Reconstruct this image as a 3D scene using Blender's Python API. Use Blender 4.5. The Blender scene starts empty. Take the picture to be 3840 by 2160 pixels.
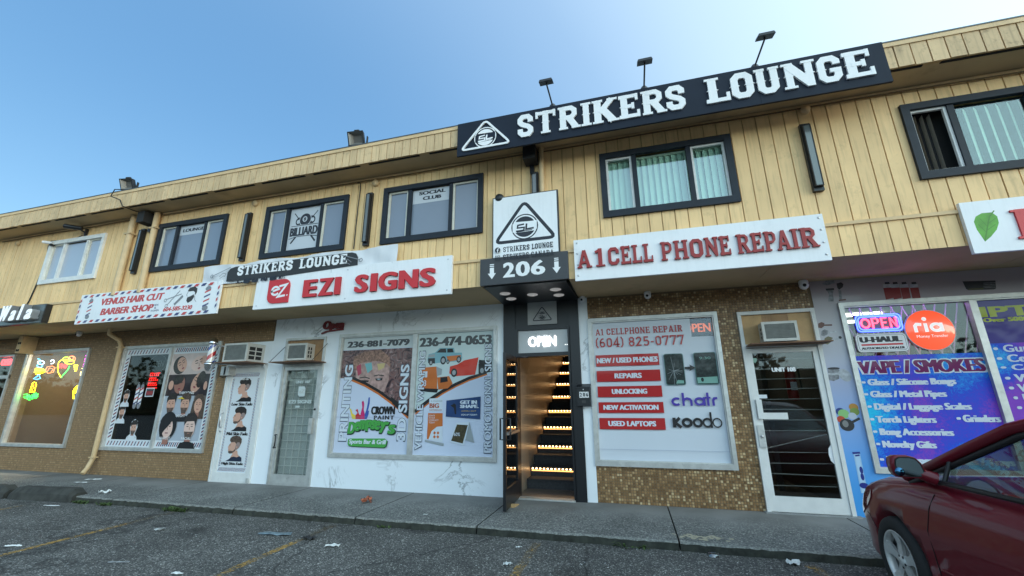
import bpy, bmesh, math, random
from mathutils import Vector, Matrix
from mathutils.geometry import tessellate_polygon
R = math.radians
random.seed(7)
SC = bpy.context.scene
COL = SC.collection

# ------------------------------------------------------------------ camera, sky, sun, exposure
CAM = Vector((0.0, -6.891, 1.4316))
AX = Vector((0.96256319, 0.27098979, -0.00605283))
AY = Vector((0.07839661, -0.25695198, 0.96323915))
AF = Vector((-0.25947269, 0.92765307, 0.2685772))
FPX = 1551.43
cam = bpy.data.cameras.new('camera'); camo = bpy.data.objects.new('camera', cam); COL.objects.link(camo)
mw = Matrix((AX, AY, -AF)).transposed().to_4x4(); mw.translation = CAM
camo.matrix_world = mw
cam.sensor_width = 36.0; cam.lens = FPX / 3840 * 36.0; cam.clip_start = 0.05; cam.clip_end = 2000
SC.camera = camo
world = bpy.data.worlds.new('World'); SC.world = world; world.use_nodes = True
wn = world.node_tree; wn.nodes.clear()
wo = wn.nodes.new('ShaderNodeOutputWorld'); wb = wn.nodes.new('ShaderNodeBackground'); ws = wn.nodes.new('ShaderNodeTexSky')
ws.sky_type = 'NISHITA'; ws.sun_disc = False
SUN_EL, SUN_AZ = R(8.0), R(118)       # azimuth from +Y towards +X: low sun to the right and behind the camera, the facade looks away from it at a slant
ws.sun_elevation = SUN_EL; ws.sun_rotation = SUN_AZ
ws.altitude = 50; ws.air_density = 1.0; ws.dust_density = 0.6; ws.ozone_density = 3.0
# gradient added to the sky, brightest behind the camera to light the facade: one smooth glow from blue (away from the sun) to pale cyan (towards it)
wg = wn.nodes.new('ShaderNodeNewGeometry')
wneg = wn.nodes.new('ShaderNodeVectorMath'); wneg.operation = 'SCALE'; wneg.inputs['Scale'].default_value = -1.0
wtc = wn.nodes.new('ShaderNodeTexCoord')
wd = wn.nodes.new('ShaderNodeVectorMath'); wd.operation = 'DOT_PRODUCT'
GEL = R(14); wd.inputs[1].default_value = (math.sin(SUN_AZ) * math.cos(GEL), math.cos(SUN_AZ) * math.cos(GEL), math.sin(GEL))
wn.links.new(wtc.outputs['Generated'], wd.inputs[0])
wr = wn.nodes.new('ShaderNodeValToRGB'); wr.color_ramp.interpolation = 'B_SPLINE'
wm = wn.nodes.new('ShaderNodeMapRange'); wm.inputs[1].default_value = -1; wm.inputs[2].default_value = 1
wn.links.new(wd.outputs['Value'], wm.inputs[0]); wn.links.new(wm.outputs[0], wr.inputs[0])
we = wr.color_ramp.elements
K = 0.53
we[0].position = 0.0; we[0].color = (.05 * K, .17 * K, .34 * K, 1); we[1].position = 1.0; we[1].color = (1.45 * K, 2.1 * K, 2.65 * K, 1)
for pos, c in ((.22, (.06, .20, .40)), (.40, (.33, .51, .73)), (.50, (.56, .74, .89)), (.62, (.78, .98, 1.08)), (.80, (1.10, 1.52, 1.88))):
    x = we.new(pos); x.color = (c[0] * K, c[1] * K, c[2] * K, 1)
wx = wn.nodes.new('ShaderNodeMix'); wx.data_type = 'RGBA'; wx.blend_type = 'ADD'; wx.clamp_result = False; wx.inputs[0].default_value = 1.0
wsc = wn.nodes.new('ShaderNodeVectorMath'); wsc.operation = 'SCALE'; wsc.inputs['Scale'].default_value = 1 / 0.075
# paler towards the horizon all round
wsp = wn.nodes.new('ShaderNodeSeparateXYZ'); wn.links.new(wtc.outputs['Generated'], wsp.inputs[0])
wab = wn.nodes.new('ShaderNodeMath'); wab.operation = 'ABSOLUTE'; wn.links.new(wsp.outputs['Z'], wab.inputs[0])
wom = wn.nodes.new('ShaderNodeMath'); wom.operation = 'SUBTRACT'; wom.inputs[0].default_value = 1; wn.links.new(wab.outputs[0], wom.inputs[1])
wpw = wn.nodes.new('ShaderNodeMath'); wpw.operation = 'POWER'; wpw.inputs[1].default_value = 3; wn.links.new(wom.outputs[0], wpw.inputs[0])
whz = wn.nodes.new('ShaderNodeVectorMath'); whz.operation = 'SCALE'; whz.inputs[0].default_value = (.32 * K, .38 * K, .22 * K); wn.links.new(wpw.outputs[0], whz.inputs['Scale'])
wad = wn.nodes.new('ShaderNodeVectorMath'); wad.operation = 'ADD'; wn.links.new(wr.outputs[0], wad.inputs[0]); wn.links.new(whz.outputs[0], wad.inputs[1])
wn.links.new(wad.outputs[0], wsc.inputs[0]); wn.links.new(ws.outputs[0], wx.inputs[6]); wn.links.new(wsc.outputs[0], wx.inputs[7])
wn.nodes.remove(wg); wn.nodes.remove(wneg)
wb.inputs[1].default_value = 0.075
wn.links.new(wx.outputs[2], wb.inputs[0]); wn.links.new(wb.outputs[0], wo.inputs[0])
sl = bpy.data.lights.new('sun', 'SUN'); sl.energy = 0.5; sl.angle = R(40); sl.color = (1.0, 0.98, 0.96)
so = bpy.data.objects.new('sun', sl); COL.objects.link(so)
sd = Vector((math.sin(SUN_AZ) * math.cos(SUN_EL), math.cos(SUN_AZ) * math.cos(SUN_EL), math.sin(SUN_EL)))
so.rotation_euler = (-sd).to_track_quat('-Z', 'Y').to_euler(); so.location = (30, 5, 20)
SC.view_settings.view_transform = 'Standard'; SC.view_settings.look = 'None'; SC.view_settings.gamma = 1
SC.view_settings.exposure = 0.93
SC.cycles.max_bounces = 6; SC.cycles.transparent_max_bounces = 12
SC.cycles.use_denoising = True

# ------------------------------------------------------------------ helpers
def ray(u, v):
    return AF + AX * ((u - 1920) / FPX) + AY * ((1080 - v) / FPX)
def on_wall(u, v, y=0.0):            # point of the photograph carried onto a plane parallel to the facade
    d = ray(u, v); t = (y - CAM.y) / d.y; p = CAM + d * t
    return (p.x, p.z)
def on_floor(u, v, z=0.0):
    d = ray(u, v); t = (z - CAM.z) / d.z; p = CAM + d * t
    return (p.x, p.y)
def region(x0, y0, s):
    return lambda a, b, y=0.0: on_wall(x0 + a * s, y0 + b * s, y)
zA = region(0, 600, .4554); zB = region(0, 1200, .6625); zC = region(760, 600, .4554); zD = region(760, 1160, .5106)
zE = region(1200, 1160, .5106); zF = region(1680, 560, .483); zG = region(1780, 1200, .5247); zH = region(2160, 1060, .6211)
zI = region(2700, 960, .8279); zJ = region(1680, 80, .41925); zK = region(2760, 60, .6486); zM = region(360, 1240, .3451)
zN = region(2980, 1060, .33385); zQ = region(3140, 1500, .4554); zS = region(0, 1080, .2208); zV = region(1280, 440, .1794)
zW = region(0, 1280, .28986); zX = region(840, 1360, .31746); zY = region(3480, 1040, .35892); zR = region(2640, 1560, .4142)
fL = lambda a, b, z=0.0: on_floor(a * .7453, 1700 + b * .7453, z)          # lower left strip
fR = lambda a, b, z=0.0: on_floor(1440 + a * .6988, 1880 + b * .6988, z)   # lower middle strip
fP = lambda a, b, z=0.0: on_floor(a * .31746, 1700 + b * .31746, z)

def lin(c):
    c = c / 255.0
    return c / 12.92 if c <= 0.04045 else ((c + 0.055) / 1.055) ** 2.4
def S(r, g, b):
    return (lin(r), lin(g), lin(b))
_m = {}
def nd(t, k, x=0, y=0):
    n = t.nodes.new(k); n.location = (x, y); return n
def M(name, rgb=(.5, .5, .5), rough=.6, metal=0, spec=.5, var=0, vscale=8, bump=0, bscale=60, coat=0, emit=None, estr=0,
      objvar=0, dirt=0, dscale=3, streak=0):
    if name in _m: return _m[name]
    m = bpy.data.materials.new(name); m.use_nodes = True; t = m.node_tree
    p = t.nodes['Principled BSDF']; L = t.links.new
    p.inputs['Base Color'].default_value = (*rgb, 1); p.inputs['Roughness'].default_value = rough
    p.inputs['Metallic'].default_value = metal; p.inputs['Specular IOR Level'].default_value = spec
    p.inputs['Coat Weight'].default_value = coat; p.inputs['Coat Roughness'].default_value = .04
    if emit:
        p.inputs['Emission Color'].default_value = (*emit, 1); p.inputs['Emission Strength'].default_value = estr
    geo = None; cur = None
    if var or bump or objvar or dirt or streak:
        geo = nd(t, 'ShaderNodeNewGeometry', -1400)
        rgbn = nd(t, 'ShaderNodeRGB', -900, 200); rgbn.outputs[0].default_value = (*rgb, 1); cur = rgbn.outputs[0]
    def mul(fac_out, lo, hi, a, b):
        nonlocal cur
        mr = nd(t, 'ShaderNodeMapRange', -700); mr.inputs[1].default_value = a; mr.inputs[2].default_value = b
        mr.inputs[3].default_value = lo; mr.inputs[4].default_value = hi; L(fac_out, mr.inputs[0])
        hs = nd(t, 'ShaderNodeVectorMath', -500); hs.operation = 'SCALE'; L(cur, hs.inputs[0]); L(mr.outputs[0], hs.inputs['Scale']); cur = hs.outputs[0]
    if var:
        n = nd(t, 'ShaderNodeTexNoise', -1000); n.inputs['Scale'].default_value = vscale; n.inputs['Detail'].default_value = 6
        L(geo.outputs['Position'], n.inputs['Vector']); mul(n.outputs[0], 1 - var, 1 + var, .3, .7)
    if objvar:
        oi = nd(t, 'ShaderNodeObjectInfo', -1200); mul(oi.outputs['Random'], 1 - objvar, 1 + objvar * .6, 0, 1)
    if streak:
        vm = nd(t, 'ShaderNodeVectorMath', -1200); vm.operation = 'MULTIPLY'; vm.inputs[1].default_value = (30, 30, 2.2)
        L(geo.outputs['Position'], vm.inputs[0])
        n = nd(t, 'ShaderNodeTexNoise', -1000); n.inputs['Scale'].default_value = 1; n.inputs['Detail'].default_value = 5
        L(vm.outputs[0], n.inputs['Vector']); mul(n.outputs[0], 1, 1 - streak, .5, .75)
    if dirt:
        n = nd(t, 'ShaderNodeTexNoise', -1000); n.inputs['Scale'].default_value = dscale; n.inputs['Detail'].default_value = 9; n.inputs['Roughness'].default_value = .7
        L(geo.outputs['Position'], n.inputs['Vector']); mul(n.outputs[0], 1, 1 - dirt, .56, .72)
    if cur: L(cur, p.inputs['Base Color'])
    if bump:
        n = nd(t, 'ShaderNodeTexNoise', -1000, -400); n.inputs['Scale'].default_value = bscale; n.inputs['Detail'].default_value = 4
        L(geo.outputs['Position'], n.inputs['Vector'])
        bu = nd(t, 'ShaderNodeBump', -500, -400); bu.inputs['Strength'].default_value = bump; bu.inputs['Distance'].default_value = .004
        L(n.outputs[0], bu.inputs['Height']); L(bu.outputs[0], p.inputs['Normal'])
    _m[name] = m; return m
def film(name, rgb, **k):            # vinyl print behind window glass: matt print, glass on top
    return M(name, rgb, rough=.6, coat=.4, spec=.3, **k)
def glass(name, tint=(.8, .9, .9), transp=.8, rough=.02):
    if name in _m: return _m[name]
    m = bpy.data.materials.new(name); m.use_nodes = True; t = m.node_tree; t.nodes.clear()
    o = nd(t, 'ShaderNodeOutputMaterial'); tr = nd(t, 'ShaderNodeBsdfTransparent'); gl = nd(t, 'ShaderNodeBsdfGlossy'); mx = nd(t, 'ShaderNodeMixShader')
    lw = nd(t, 'ShaderNodeLayerWeight'); lw.inputs[0].default_value = .5
    fr = nd(t, 'ShaderNodeMath'); fr.operation = 'POWER'; fr.inputs[1].default_value = 5; t.links.new(lw.outputs['Facing'], fr.inputs[0])
    ma = nd(t, 'ShaderNodeMath'); ma.operation = 'MULTIPLY_ADD'; ma.inputs[1].default_value = .9; ma.inputs[2].default_value = .04 + (1 - transp) * .6; ma.use_clamp = True
    tr.inputs[0].default_value = (*tint, 1); gl.inputs['Roughness'].default_value = rough
    gl.inputs[0].default_value = (.9, .95, 1, 1)
    t.links.new(fr.outputs[0], ma.inputs[0]); t.links.new(ma.outputs[0], mx.inputs[0])
    t.links.new(tr.outputs[0], mx.inputs[1]); t.links.new(gl.outputs[0], mx.inputs[2]); t.links.new(mx.outputs[0], o.inputs[0])
    _m[name] = m; return m

class MB:
    def __init__(s): s.v = []; s.f = []; s.mi = []; s.mats = []; s.sm = []
    def m(s, mat):
        if mat not in s.mats: s.mats.append(mat)
        return s.mats.index(mat)
    def add(s, vs, fs, mat, smooth=False):
        b = len(s.v); s.v += [tuple(p) for p in vs]; k = s.m(mat)
        for f in fs: s.f.append([b + i for i in f]); s.mi.append(k); s.sm.append(smooth)
        return s
    def box(s, x0, x1, y0, y1, z0, z1, mat):
        if x0 > x1: x0, x1 = x1, x0
        if y0 > y1: y0, y1 = y1, y0
        if z0 > z1: z0, z1 = z1, z0
        vs = [(x0, y0, z0), (x1, y0, z0), (x1, y1, z0), (x0, y1, z0), (x0, y0, z1), (x1, y0, z1), (x1, y1, z1), (x0, y1, z1)]
        return s.add(vs, [(0, 3, 2, 1), (4, 5, 6, 7), (0, 1, 5, 4), (1, 2, 6, 5), (2, 3, 7, 6), (3, 0, 4, 7)], mat)
    def hexa(s, vs, mat):
        return s.add(vs, [(0, 3, 2, 1), (4, 5, 6, 7), (0, 1, 5, 4), (1, 2, 6, 5), (2, 3, 7, 6), (3, 0, 4, 7)], mat)
    def tube(s, pts, r, mat, n=10, cap=True):
        pts = [Vector(p) for p in pts]; rs = r if isinstance(r, (list, tuple)) else [r] * len(pts)
        vs = []; up = None
        for i, p in enumerate(pts):
            d = (pts[min(i + 1, len(pts) - 1)] - pts[max(i - 1, 0)]).normalized()
            if up is None: up = d.orthogonal().normalized()
            a = (up - d * up.dot(d)).normalized(); b = d.cross(a); up = a
            for k in range(n):
                t = 2 * math.pi * k / n; vs.append(p + (a * math.cos(t) + b * math.sin(t)) * rs[i])
        fs = []
        for i in range(len(pts) - 1):
            for k in range(n):
                k2 = (k + 1) % n; fs.append((i * n + k, i * n + k2, (i + 1) * n + k2, (i + 1) * n + k))
        s.add(vs, fs, mat, True)
        if cap: s.add(vs[:n], [tuple(range(n))[::-1]], mat); s.add(vs[-n:], [tuple(range(n))], mat)
        return s
    def lathe(s, prof, c, mat, n=20, axis='Z'):
        vs = []; fs = []
        for (r, h) in prof:
            for k in range(n):
                t = 2 * math.pi * k / n; a, b = r * math.cos(t), r * math.sin(t)
                vs.append((c[0] + a, c[1] + b, c[2] + h) if axis == 'Z' else (c[0] + a, c[1] + h, c[2] + b) if axis == 'Y' else (c[0] + h, c[1] + a, c[2] + b))
        for i in range(len(prof) - 1):
            for k in range(n):
                k2 = (k + 1) % n; fs.append((i * n + k, i * n + k2, (i + 1) * n + k2, (i + 1) * n + k))
        s.add(vs, fs, mat, True)
        return s
    def prism(s, pts, y, d, mat, side=None):        # polygon in x,z ; front face at y, thickness d (towards +y)
        tri = tessellate_polygon([[Vector((p[0], p[1], 0)) for p in pts]])
        n = len(pts)
        fr = [(p[0], y, p[1]) for p in pts]
        s.add(fr, [tuple(t) for t in tri], mat)
        if d > 0:
            bk = [(p[0], y + d, p[1]) for p in pts]
            s.add(fr + bk, [(i, (i + 1) % n, n + (i + 1) % n, n + i) for i in range(n)], side or mat)
            s.add(bk, [tuple(t) for t in tri], side or mat)
        return s
    def build(s, name, parent=None, mats=None):
        me = bpy.data.meshes.new(name); me.from_pydata(s.v, [], s.f)
        for m in s.mats: me.materials.append(m)
        me.polygons.foreach_set('material_index', s.mi); me.polygons.foreach_set('use_smooth', s.sm); me.update()
        o = bpy.data.objects.new(name, me); COL.objects.link(o)
        if parent is not None: put(o, parent)
        return o
def put(o, parent):
    o.parent = parent
    if parent.type == 'EMPTY' and not parent.get('local'): o.location = -Vector(parent.location)
    return o
def tag(o, label=None, cat=None, group=None, kind=None):
    if label: o['label'] = label
    if cat: o['category'] = cat
    if group: o['group'] = group
    if kind: o['kind'] = kind
    return o
def thing(name, loc, label, cat, group=None):
    o = bpy.data.objects.new(name, None); COL.objects.link(o); o.location = loc; o.empty_display_size = .2
    return tag(o, label, cat, group)
def part(fn, name, parent):
    m = MB(); fn(m); return m.build(name, parent)

_tc = {}
def text_tris(s, off=0.0, spacing=1.0, res=3):
    key = (s, off, spacing)
    if key in _tc: return _tc[key]
    cu = bpy.data.curves.new('tmp', 'FONT'); cu.body = s; cu.size = 1; cu.offset = off; cu.resolution_u = res; cu.space_character = spacing
    o = bpy.data.objects.new('tmp', cu); COL.objects.link(o); bpy.context.view_layer.update()
    me = bpy.data.meshes.new_from_object(o.evaluated_get(bpy.context.evaluated_depsgraph_get()))
    vs = [(v.co.x, v.co.y) for v in me.vertices]; fs = [tuple(p.vertices) for p in me.polygons]
    ec = {}
    for f in fs:
        for i in range(len(f)):
            e = (f[i], f[(i + 1) % len(f)]); k = (min(e), max(e)); ec.setdefault(k, []).append(e)
    bd = [v[0] for v in ec.values() if len(v) == 1]
    xs = [v[0] for v in vs]; ys = [v[1] for v in vs]
    bb = (min(xs), max(xs), min(ys), max(ys))
    bpy.data.objects.remove(o); bpy.data.curves.remove(cu); bpy.data.meshes.remove(me)
    _tc[key] = (vs, fs, bd, bb); return _tc[key]

class Art(MB):
    """flat print on a plane parallel to the facade, each layer a fraction of a millimetre in front of the one below"""
    def __init__(s, y, step=.00018): super().__init__(); s.y = y; s.step = step; s.n = 0; s.held = False
    def lay(s):
        if not s.held: s.n += 1
        return s.y - s.n * s.step
    def hold(s, on=True):            # pieces that do not overlap share one layer
        if on: s.n += 1
        s.held = on
    def poly(s, pts, mat): s.prism(pts, s.lay(), 0, mat); return s
    def rect(s, x0, z0, x1, z1, mat): return s.poly([(x0, z0), (x1, z0), (x1, z1), (x0, z1)], mat)
    def disc(s, x, z, rx, rz, mat, n=24, a0=0, a1=360):
        return s.poly([(x + rx * math.cos(R(a0 + (a1 - a0) * k / n)), z + rz * math.sin(R(a0 + (a1 - a0) * k / n))) for k in range(n + (a1 - a0 < 360))], mat)
    def ring(s, x, z, rx, rz, w, mat, n=28):
        return s.line([(x + rx * math.cos(2 * math.pi * k / n), z + rz * math.sin(2 * math.pi * k / n)) for k in range(n)], w, mat, True)
    def line(s, pts, w, mat, closed=False, y=None, d=0):
        y = s.lay() if y is None else y
        q = ribbon(pts, w, closed); n = len(q) // 2
        vs = [(p[0], y, p[1]) for p in q]
        fs = [(i, (i + 1) % n, n + (i + 1) % n, n + i) for i in range(n if closed else n - 1)]
        s.add(vs, fs, mat)
        if d:
            vb = [(p[0], y + d, p[1]) for p in q]
            f2 = []
            for i in range(n if closed else n - 1):
                j = (i + 1) % n; f2 += [(i, j, 2 * n + j, 2 * n + i), (n + i, n + j, 3 * n + j, 3 * n + i)]
            if not closed: f2 += [(0, n, 3 * n, 2 * n), (n - 1, 2 * n - 1, 4 * n - 1, 3 * n - 1)]
            s.add(vs + vb, f2, mat)
        return s
    def text(s, body, a, b, mat, bold=.0, heavy=0, shear=0, rot=0, spacing=1.0, d=0, side=None, grow=0):
        """fit the string into the box a=(x0,z0) b=(x1,z1); rot=90 reads upwards"""
        fat = 0
        if bold and any(c in body for c in 'gefy') and len(body) > 4: heavy = heavy + .004; bold = .006
        if 'M' in body and bold: fat, bold = bold, 0.0
        vs, fs, bd, bb = text_tris(body, bold, spacing)
        x0, z0 = a; x1, z1 = b
        x0 -= grow; z0 -= grow; x1 += grow; z1 += grow
        W, H = bb[1] - bb[0], bb[3] - bb[2]
        if fat: heavy = heavy + fat * .8 * ((z1 - z0) if rot != 90 else (x1 - x0)) / H
        reps = [0] if not heavy else [-heavy, 0, heavy]
        if fat: reps = [-heavy, -heavy * .5, 0, heavy * .5, heavy]
        for rr in reps:
            y = s.lay(); P = []
            for (px, py) in vs:
                a_ = (px - bb[0]) / W; b_ = (py - bb[2]) / H
                if rot == 90: P.append((x0 + (1 - b_) * (x1 - x0), z0 + a_ * (z1 - z0) + rr))
                else: P.append((x0 + a_ * (x1 - x0) + rr + shear * b_, z0 + b_ * (z1 - z0)))
            vv = []; ff = []
            for i, f in enumerate(fs):
                k = len(vv); jj = y - (i % 7) * 1.5e-5
                vv += [(P[q][0], jj, P[q][1]) for q in f]; ff.append(tuple(range(k, k + len(f))))
            s.add(vv, ff, mat)
            if d:
                sv = [(p[0], y, p[1]) for p in P] + [(p[0], y + d, p[1]) for p in P]; n = len(P)
                s.add(sv, [(e[0], e[1], n + e[1], n + e[0]) for e in bd], side or mat)
        return s
def ribbon(pts, w, closed=False):
    n = len(pts); A = []; B = []
    for i in range(n):
        p = Vector(pts[i]); a = Vector(pts[(i - 1) % n]); b = Vector(pts[(i + 1) % n])
        if not closed and i == 0: d1 = d2 = (b - p).normalized()
        elif not closed and i == n - 1: d1 = d2 = (p - a).normalized()
        else: d1 = (p - a).normalized(); d2 = (b - p).normalized()
        n1 = Vector((-d1.y, d1.x)); n2 = Vector((-d2.y, d2.x)); nn = n1 + n2
        if nn.length < 1e-6: nn = n1
        nn.normalize(); k = (w / 2) / max(.35, nn.dot(n1))
        A.append(p + nn * k); B.append(p - nn * k)
    return [tuple(q) for q in A] + [tuple(q) for q in B]

# slab-serif letters: strokes on a grid of height 1
def slab_glyph(ch):
    """returns width, list of (points, weight 'v'|'h', closed)"""
    G = {
     'S': (.72, [([(.60, .64), (.60, .79), (.49, .90), (.23, .90), (.12, .79), (.12, .66), (.22, .56), (.50, .44), (.60, .34), (.60, .21), (.49, .10), (.23, .10), (.12, .21), (.12, .36)], 'v', 0)]),
     'T': (.78, [([(.39, 0), (.39, 1)], 'v', 0), ([(0, .91), (.78, .91)], 'h', 0), ([(.04, 1), (.04, .70)], 's', 0), ([(.74, 1), (.74, .70)], 's', 0), ([(.2, .045), (.58, .045)], 'f', 0)]),
     'R': (.80, [([(.18, 0), (.18, 1)], 'v', 0), ([(0, .955), (.3, .955)], 'f', 0), ([(.02, .045), (.36, .045)], 'f', 0), ([(.18, .91), (.50, .91), (.62, .80), (.62, .62), (.50, .50), (.18, .50)], 'm', 0), ([(.40, .5), (.66, .05)], 'v', 0), ([(.5, .045), (.84, .045)], 'f', 0)]),
     'I': (.40, [([(.20, 0), (.20, 1)], 'v', 0), ([(0, .955), (.4, .955)], 'f', 0), ([(0, .045), (.4, .045)], 'f', 0)]),
     'K': (.84, [([(.18, 0), (.18, 1)], 'v', 0), ([(0, .955), (.36, .955)], 'f', 0), ([(0, .045), (.36, .045)], 'f', 0), ([(.66, .97), (.24, .45)], 'm', 0), ([(.36, .56), (.68, .03)], 'v', 0), ([(.5, .955), (.84, .955)], 'f', 0), ([(.5, .045), (.88, .045)], 'f', 0)]),
     'E': (.70, [([(.18, 0), (.18, 1)], 'v', 0), ([(0, .92), (.66, .92)], 'h', 0), ([(0, .08), (.70, .08)], 'h', 0), ([(.18, .5), (.48, .5)], 'h', 0), ([(.62, 1), (.62, .72)], 's', 0), ([(.66, 0), (.66, .30)], 's', 0), ([(.48, .37), (.48, .63)], 's', 0)]),
     'L': (.66, [([(.20, 0), (.20, 1)], 'v', 0), ([(0, .955), (.4, .955)], 'f', 0), ([(0, .08), (.66, .08)], 'h', 0), ([(.61, 0), (.61, .34)], 's', 0)]),
     'O': (.72, [([(.12, .22), (.24, .10), (.48, .10), (.60, .22), (.60, .78), (.48, .90), (.24, .90), (.12, .78)], 'v', 1)]),
     'U': (.80, [([(.18, 1), (.18, .22), (.30, .10), (.50, .10), (.62, .22), (.62, 1)], 'v', 0), ([(0, .955), (.34, .955)], 'f', 0), ([(.46, .955), (.8, .955)], 'f', 0)]),
     'N': (.86, [([(.17, 0), (.17, 1)], 'm', 0), ([(.69, 0), (.69, 1)], 'm', 0), ([(.17, .93), (.69, .07)], 'v', 0), ([(0, .955), (.30, .955)], 'f', 0), ([(0, .045), (.34, .045)], 'f', 0), ([(.52, .955), (.86, .955)], 'f', 0)]),
     'G': (.76, [([(.62, .66), (.62, .78), (.50, .90), (.24, .90), (.12, .78), (.12, .22), (.24, .10), (.50, .10), (.62, .22), (.62, .46)], 'v', 0), ([(.38, .44), (.74, .44)], 'h', 0)]),
     'C': (.72, [([(.60, .64), (.60, .78), (.48, .90), (.24, .90), (.12, .78), (.12, .22), (.24, .10), (.48, .10), (.60, .22), (.60, .34)], 'v', 0)]),
     'A': (.86, [([(.14, 0), (.41, .98)], 'm', 0), ([(.43, .98), (.70, 0)], 'v', 0), ([(.22, .30), (.62, .30)], 'h', 0), ([(0, .045), (.30, .045)], 'f', 0), ([(.54, .045), (.88, .045)], 'f', 0)]),
     'P': (.72, [([(.18, 0), (.18, 1)], 'v', 0), ([(0, .955), (.3, .955)], 'f', 0), ([(0, .045), (.38, .045)], 'f', 0), ([(.18, .91), (.48, .91), (.60, .80), (.60, .56), (.48, .45), (.18, .45)], 'm', 0)]),
     'H': (.86, [([(.18, 0), (.18, 1)], 'v', 0), ([(.68, 0), (.68, 1)], 'v', 0), ([(.18, .5), (.68, .5)], 'h', 0), ([(0, .955), (.36, .955)], 'f', 0), ([(0, .045), (.36, .045)], 'f', 0), ([(.5, .955), (.86, .955)], 'f', 0), ([(.5, .045), (.86, .045)], 'f', 0)]),
     '1': (.46, [([(.25, 0), (.25, 1)], 'v', 0), ([(.03, .045), (.47, .045)], 'f', 0), ([(.02, .80), (.26, .95)], 'h', 0)]),
     '(': (.34, [([(.30, 1.05), (.12, .75), (.12, .25), (.30, -.05)], 'h', 0)]), ')': (.34, [([(.04, 1.05), (.22, .75), (.22, .25), (.04, -.05)], 'h', 0)]),
     '-': (.4, [([(.04, .40), (.36, .40)], 'h', 0)]),
     'D': (.8, [([(.18, 0), (.18, 1)], 'v', 0), ([(0, .93), (.46, .93), (.64, .76), (.64, .24), (.46, .07), (0, .07)], 'h', 0)]),
     '0': (.7, [([(.12, .24), (.24, .10), (.46, .10), (.58, .24), (.58, .76), (.46, .90), (.24, .90), (.12, .76)], 'm', 1)]),
     '2': (.7, [([(.10, .70), (.12, .80), (.24, .91), (.44, .91), (.56, .78), (.54, .62), (.10, .09), (.62, .09)], 'm', 0)]),
     '4': (.74, [([(.70, .28), (.06, .28), (.48, .95), (.48, 0)], 'm', 0), ([(.3, .045), (.66, .045)], 'f', 0)]),
     '5': (.7, [([(.58, .91), (.16, .91), (.14, .54), (.44, .58), (.58, .44), (.56, .20), (.42, .09), (.22, .09), (.10, .20)], 'm', 0)]),
     '6': (.7, [([(.52, .92), (.30, .88), (.14, .66), (.12, .26), (.24, .09), (.46, .09), (.58, .22), (.58, .40), (.46, .54), (.24, .54), (.13, .44)], 'm', 0)]),
     '7': (.7, [([(.06, .72), (.06, .91), (.60, .91), (.28, 0)], 'm', 0)]),
     '8': (.7, [([(.25, .52), (.45, .52), (.56, .62), (.56, .80), (.45, .91), (.25, .91), (.14, .80), (.14, .62)], 'm', 1), ([(.24, .09), (.46, .09), (.58, .22), (.58, .38), (.46, .51), (.24, .51), (.12, .38), (.12, .22)], 'm', 1)]),
    }
    return G.get(ch, (.45, []))
def slab_letter(ch, x0, x1, z0, z1, y, d, mat, wt=1.0, spur=False, side=None, out=None):
    w, st = slab_glyph(ch); a = out or Art(y, .0005)
    sx = (x1 - x0) / w; sz = (z1 - z0)
    W = {'v': .24 * wt, 'm': .19 * wt, 'h': .15 * wt, 's': .10 * wt, 'f': .09 * max(.8, wt)}
    for pts, k, cl in st:
        q = [(x0 + p[0] * sx, z0 + p[1] * sz) for p in pts]
        yy = a.lay(); ww = W[k] * (sx if k in 'vms' else sz)
        a.line(q, ww, mat, bool(cl), y=yy, d=d)
        if spur and k in 'vm' and len(pts) == 2 and abs(pts[0][0] - pts[1][0]) < .01:
            cx = q[0][0]; cz = z0 + .5 * sz; e = ww / 2 + .05 * sx
            a.prism([(cx - e, cz), (cx, cz - .07 * sz), (cx + e, cz), (cx, cz + .07 * sz)], a.lay(), d, mat)
        if spur and ch in 'OUG' and k == 'v':
            for cx in ((q[0][0] if ch != 'G' else x0 + .12 * sx), x0 + (.62 if ch != 'O' else .6) * sx):
                if ch == 'G' and cx > x0 + .3 * sx: continue
                cz = z0 + .5 * sz; e = ww / 2 + .05 * sx
                a.prism([(cx - e, cz), (cx, cz - .07 * sz), (cx + e, cz), (cx, cz + .07 * sz)], a.lay(), d, mat)
    return a
def slab_string(art, s, a, b, mat, wt=.8, spur=False, gap=.12, word=.42, shear=0):
    tot = 0
    for c in s: tot += (word if c == ' ' else slab_glyph(c)[0] + gap)
    tot -= gap; k = (b[0] - a[0]) / tot; x = a[0]
    for c in s:
        if c == ' ': x += word * k; continue
        w = slab_glyph(c)[0] * k
        slab_letter(c, x, x + w, a[1], b[1], 0, 0, mat, wt, spur, out=art); x += w + gap * k
    return art

# ------------------------------------------------------------------ materials
YEL = S(206, 172, 108)
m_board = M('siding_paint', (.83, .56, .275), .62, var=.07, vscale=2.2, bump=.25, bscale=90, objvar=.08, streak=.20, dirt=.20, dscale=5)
m_fasc = M('fascia_paint_weathered', (.64, .45, .25), .7, var=.10, vscale=3, bump=.4, bscale=60, objvar=.10, streak=.26, dirt=.42, dscale=9)
m_back = M('groove_paint', (.50, .335, .16), .8, var=.1)
m_trim = M('trim_paint', (.66, .46, .25), .6, var=.1, vscale=4, dirt=.25, dscale=8)
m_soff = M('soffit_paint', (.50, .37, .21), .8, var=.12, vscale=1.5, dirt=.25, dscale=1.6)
m_flash = M('roof_flashing', (.10, .11, .12), .5, metal=.6)
m_navy = M('navy_window_trim', (.014, .020, .030), .55, spec=.3, var=.15)
m_navysign = M('navy_sign_panel', (.010, .016, .030), .6, spec=.2, var=.1, vscale=3)
m_cream = M('vinyl_sash', (.62, .60, .52), .5, var=.08)
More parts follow.
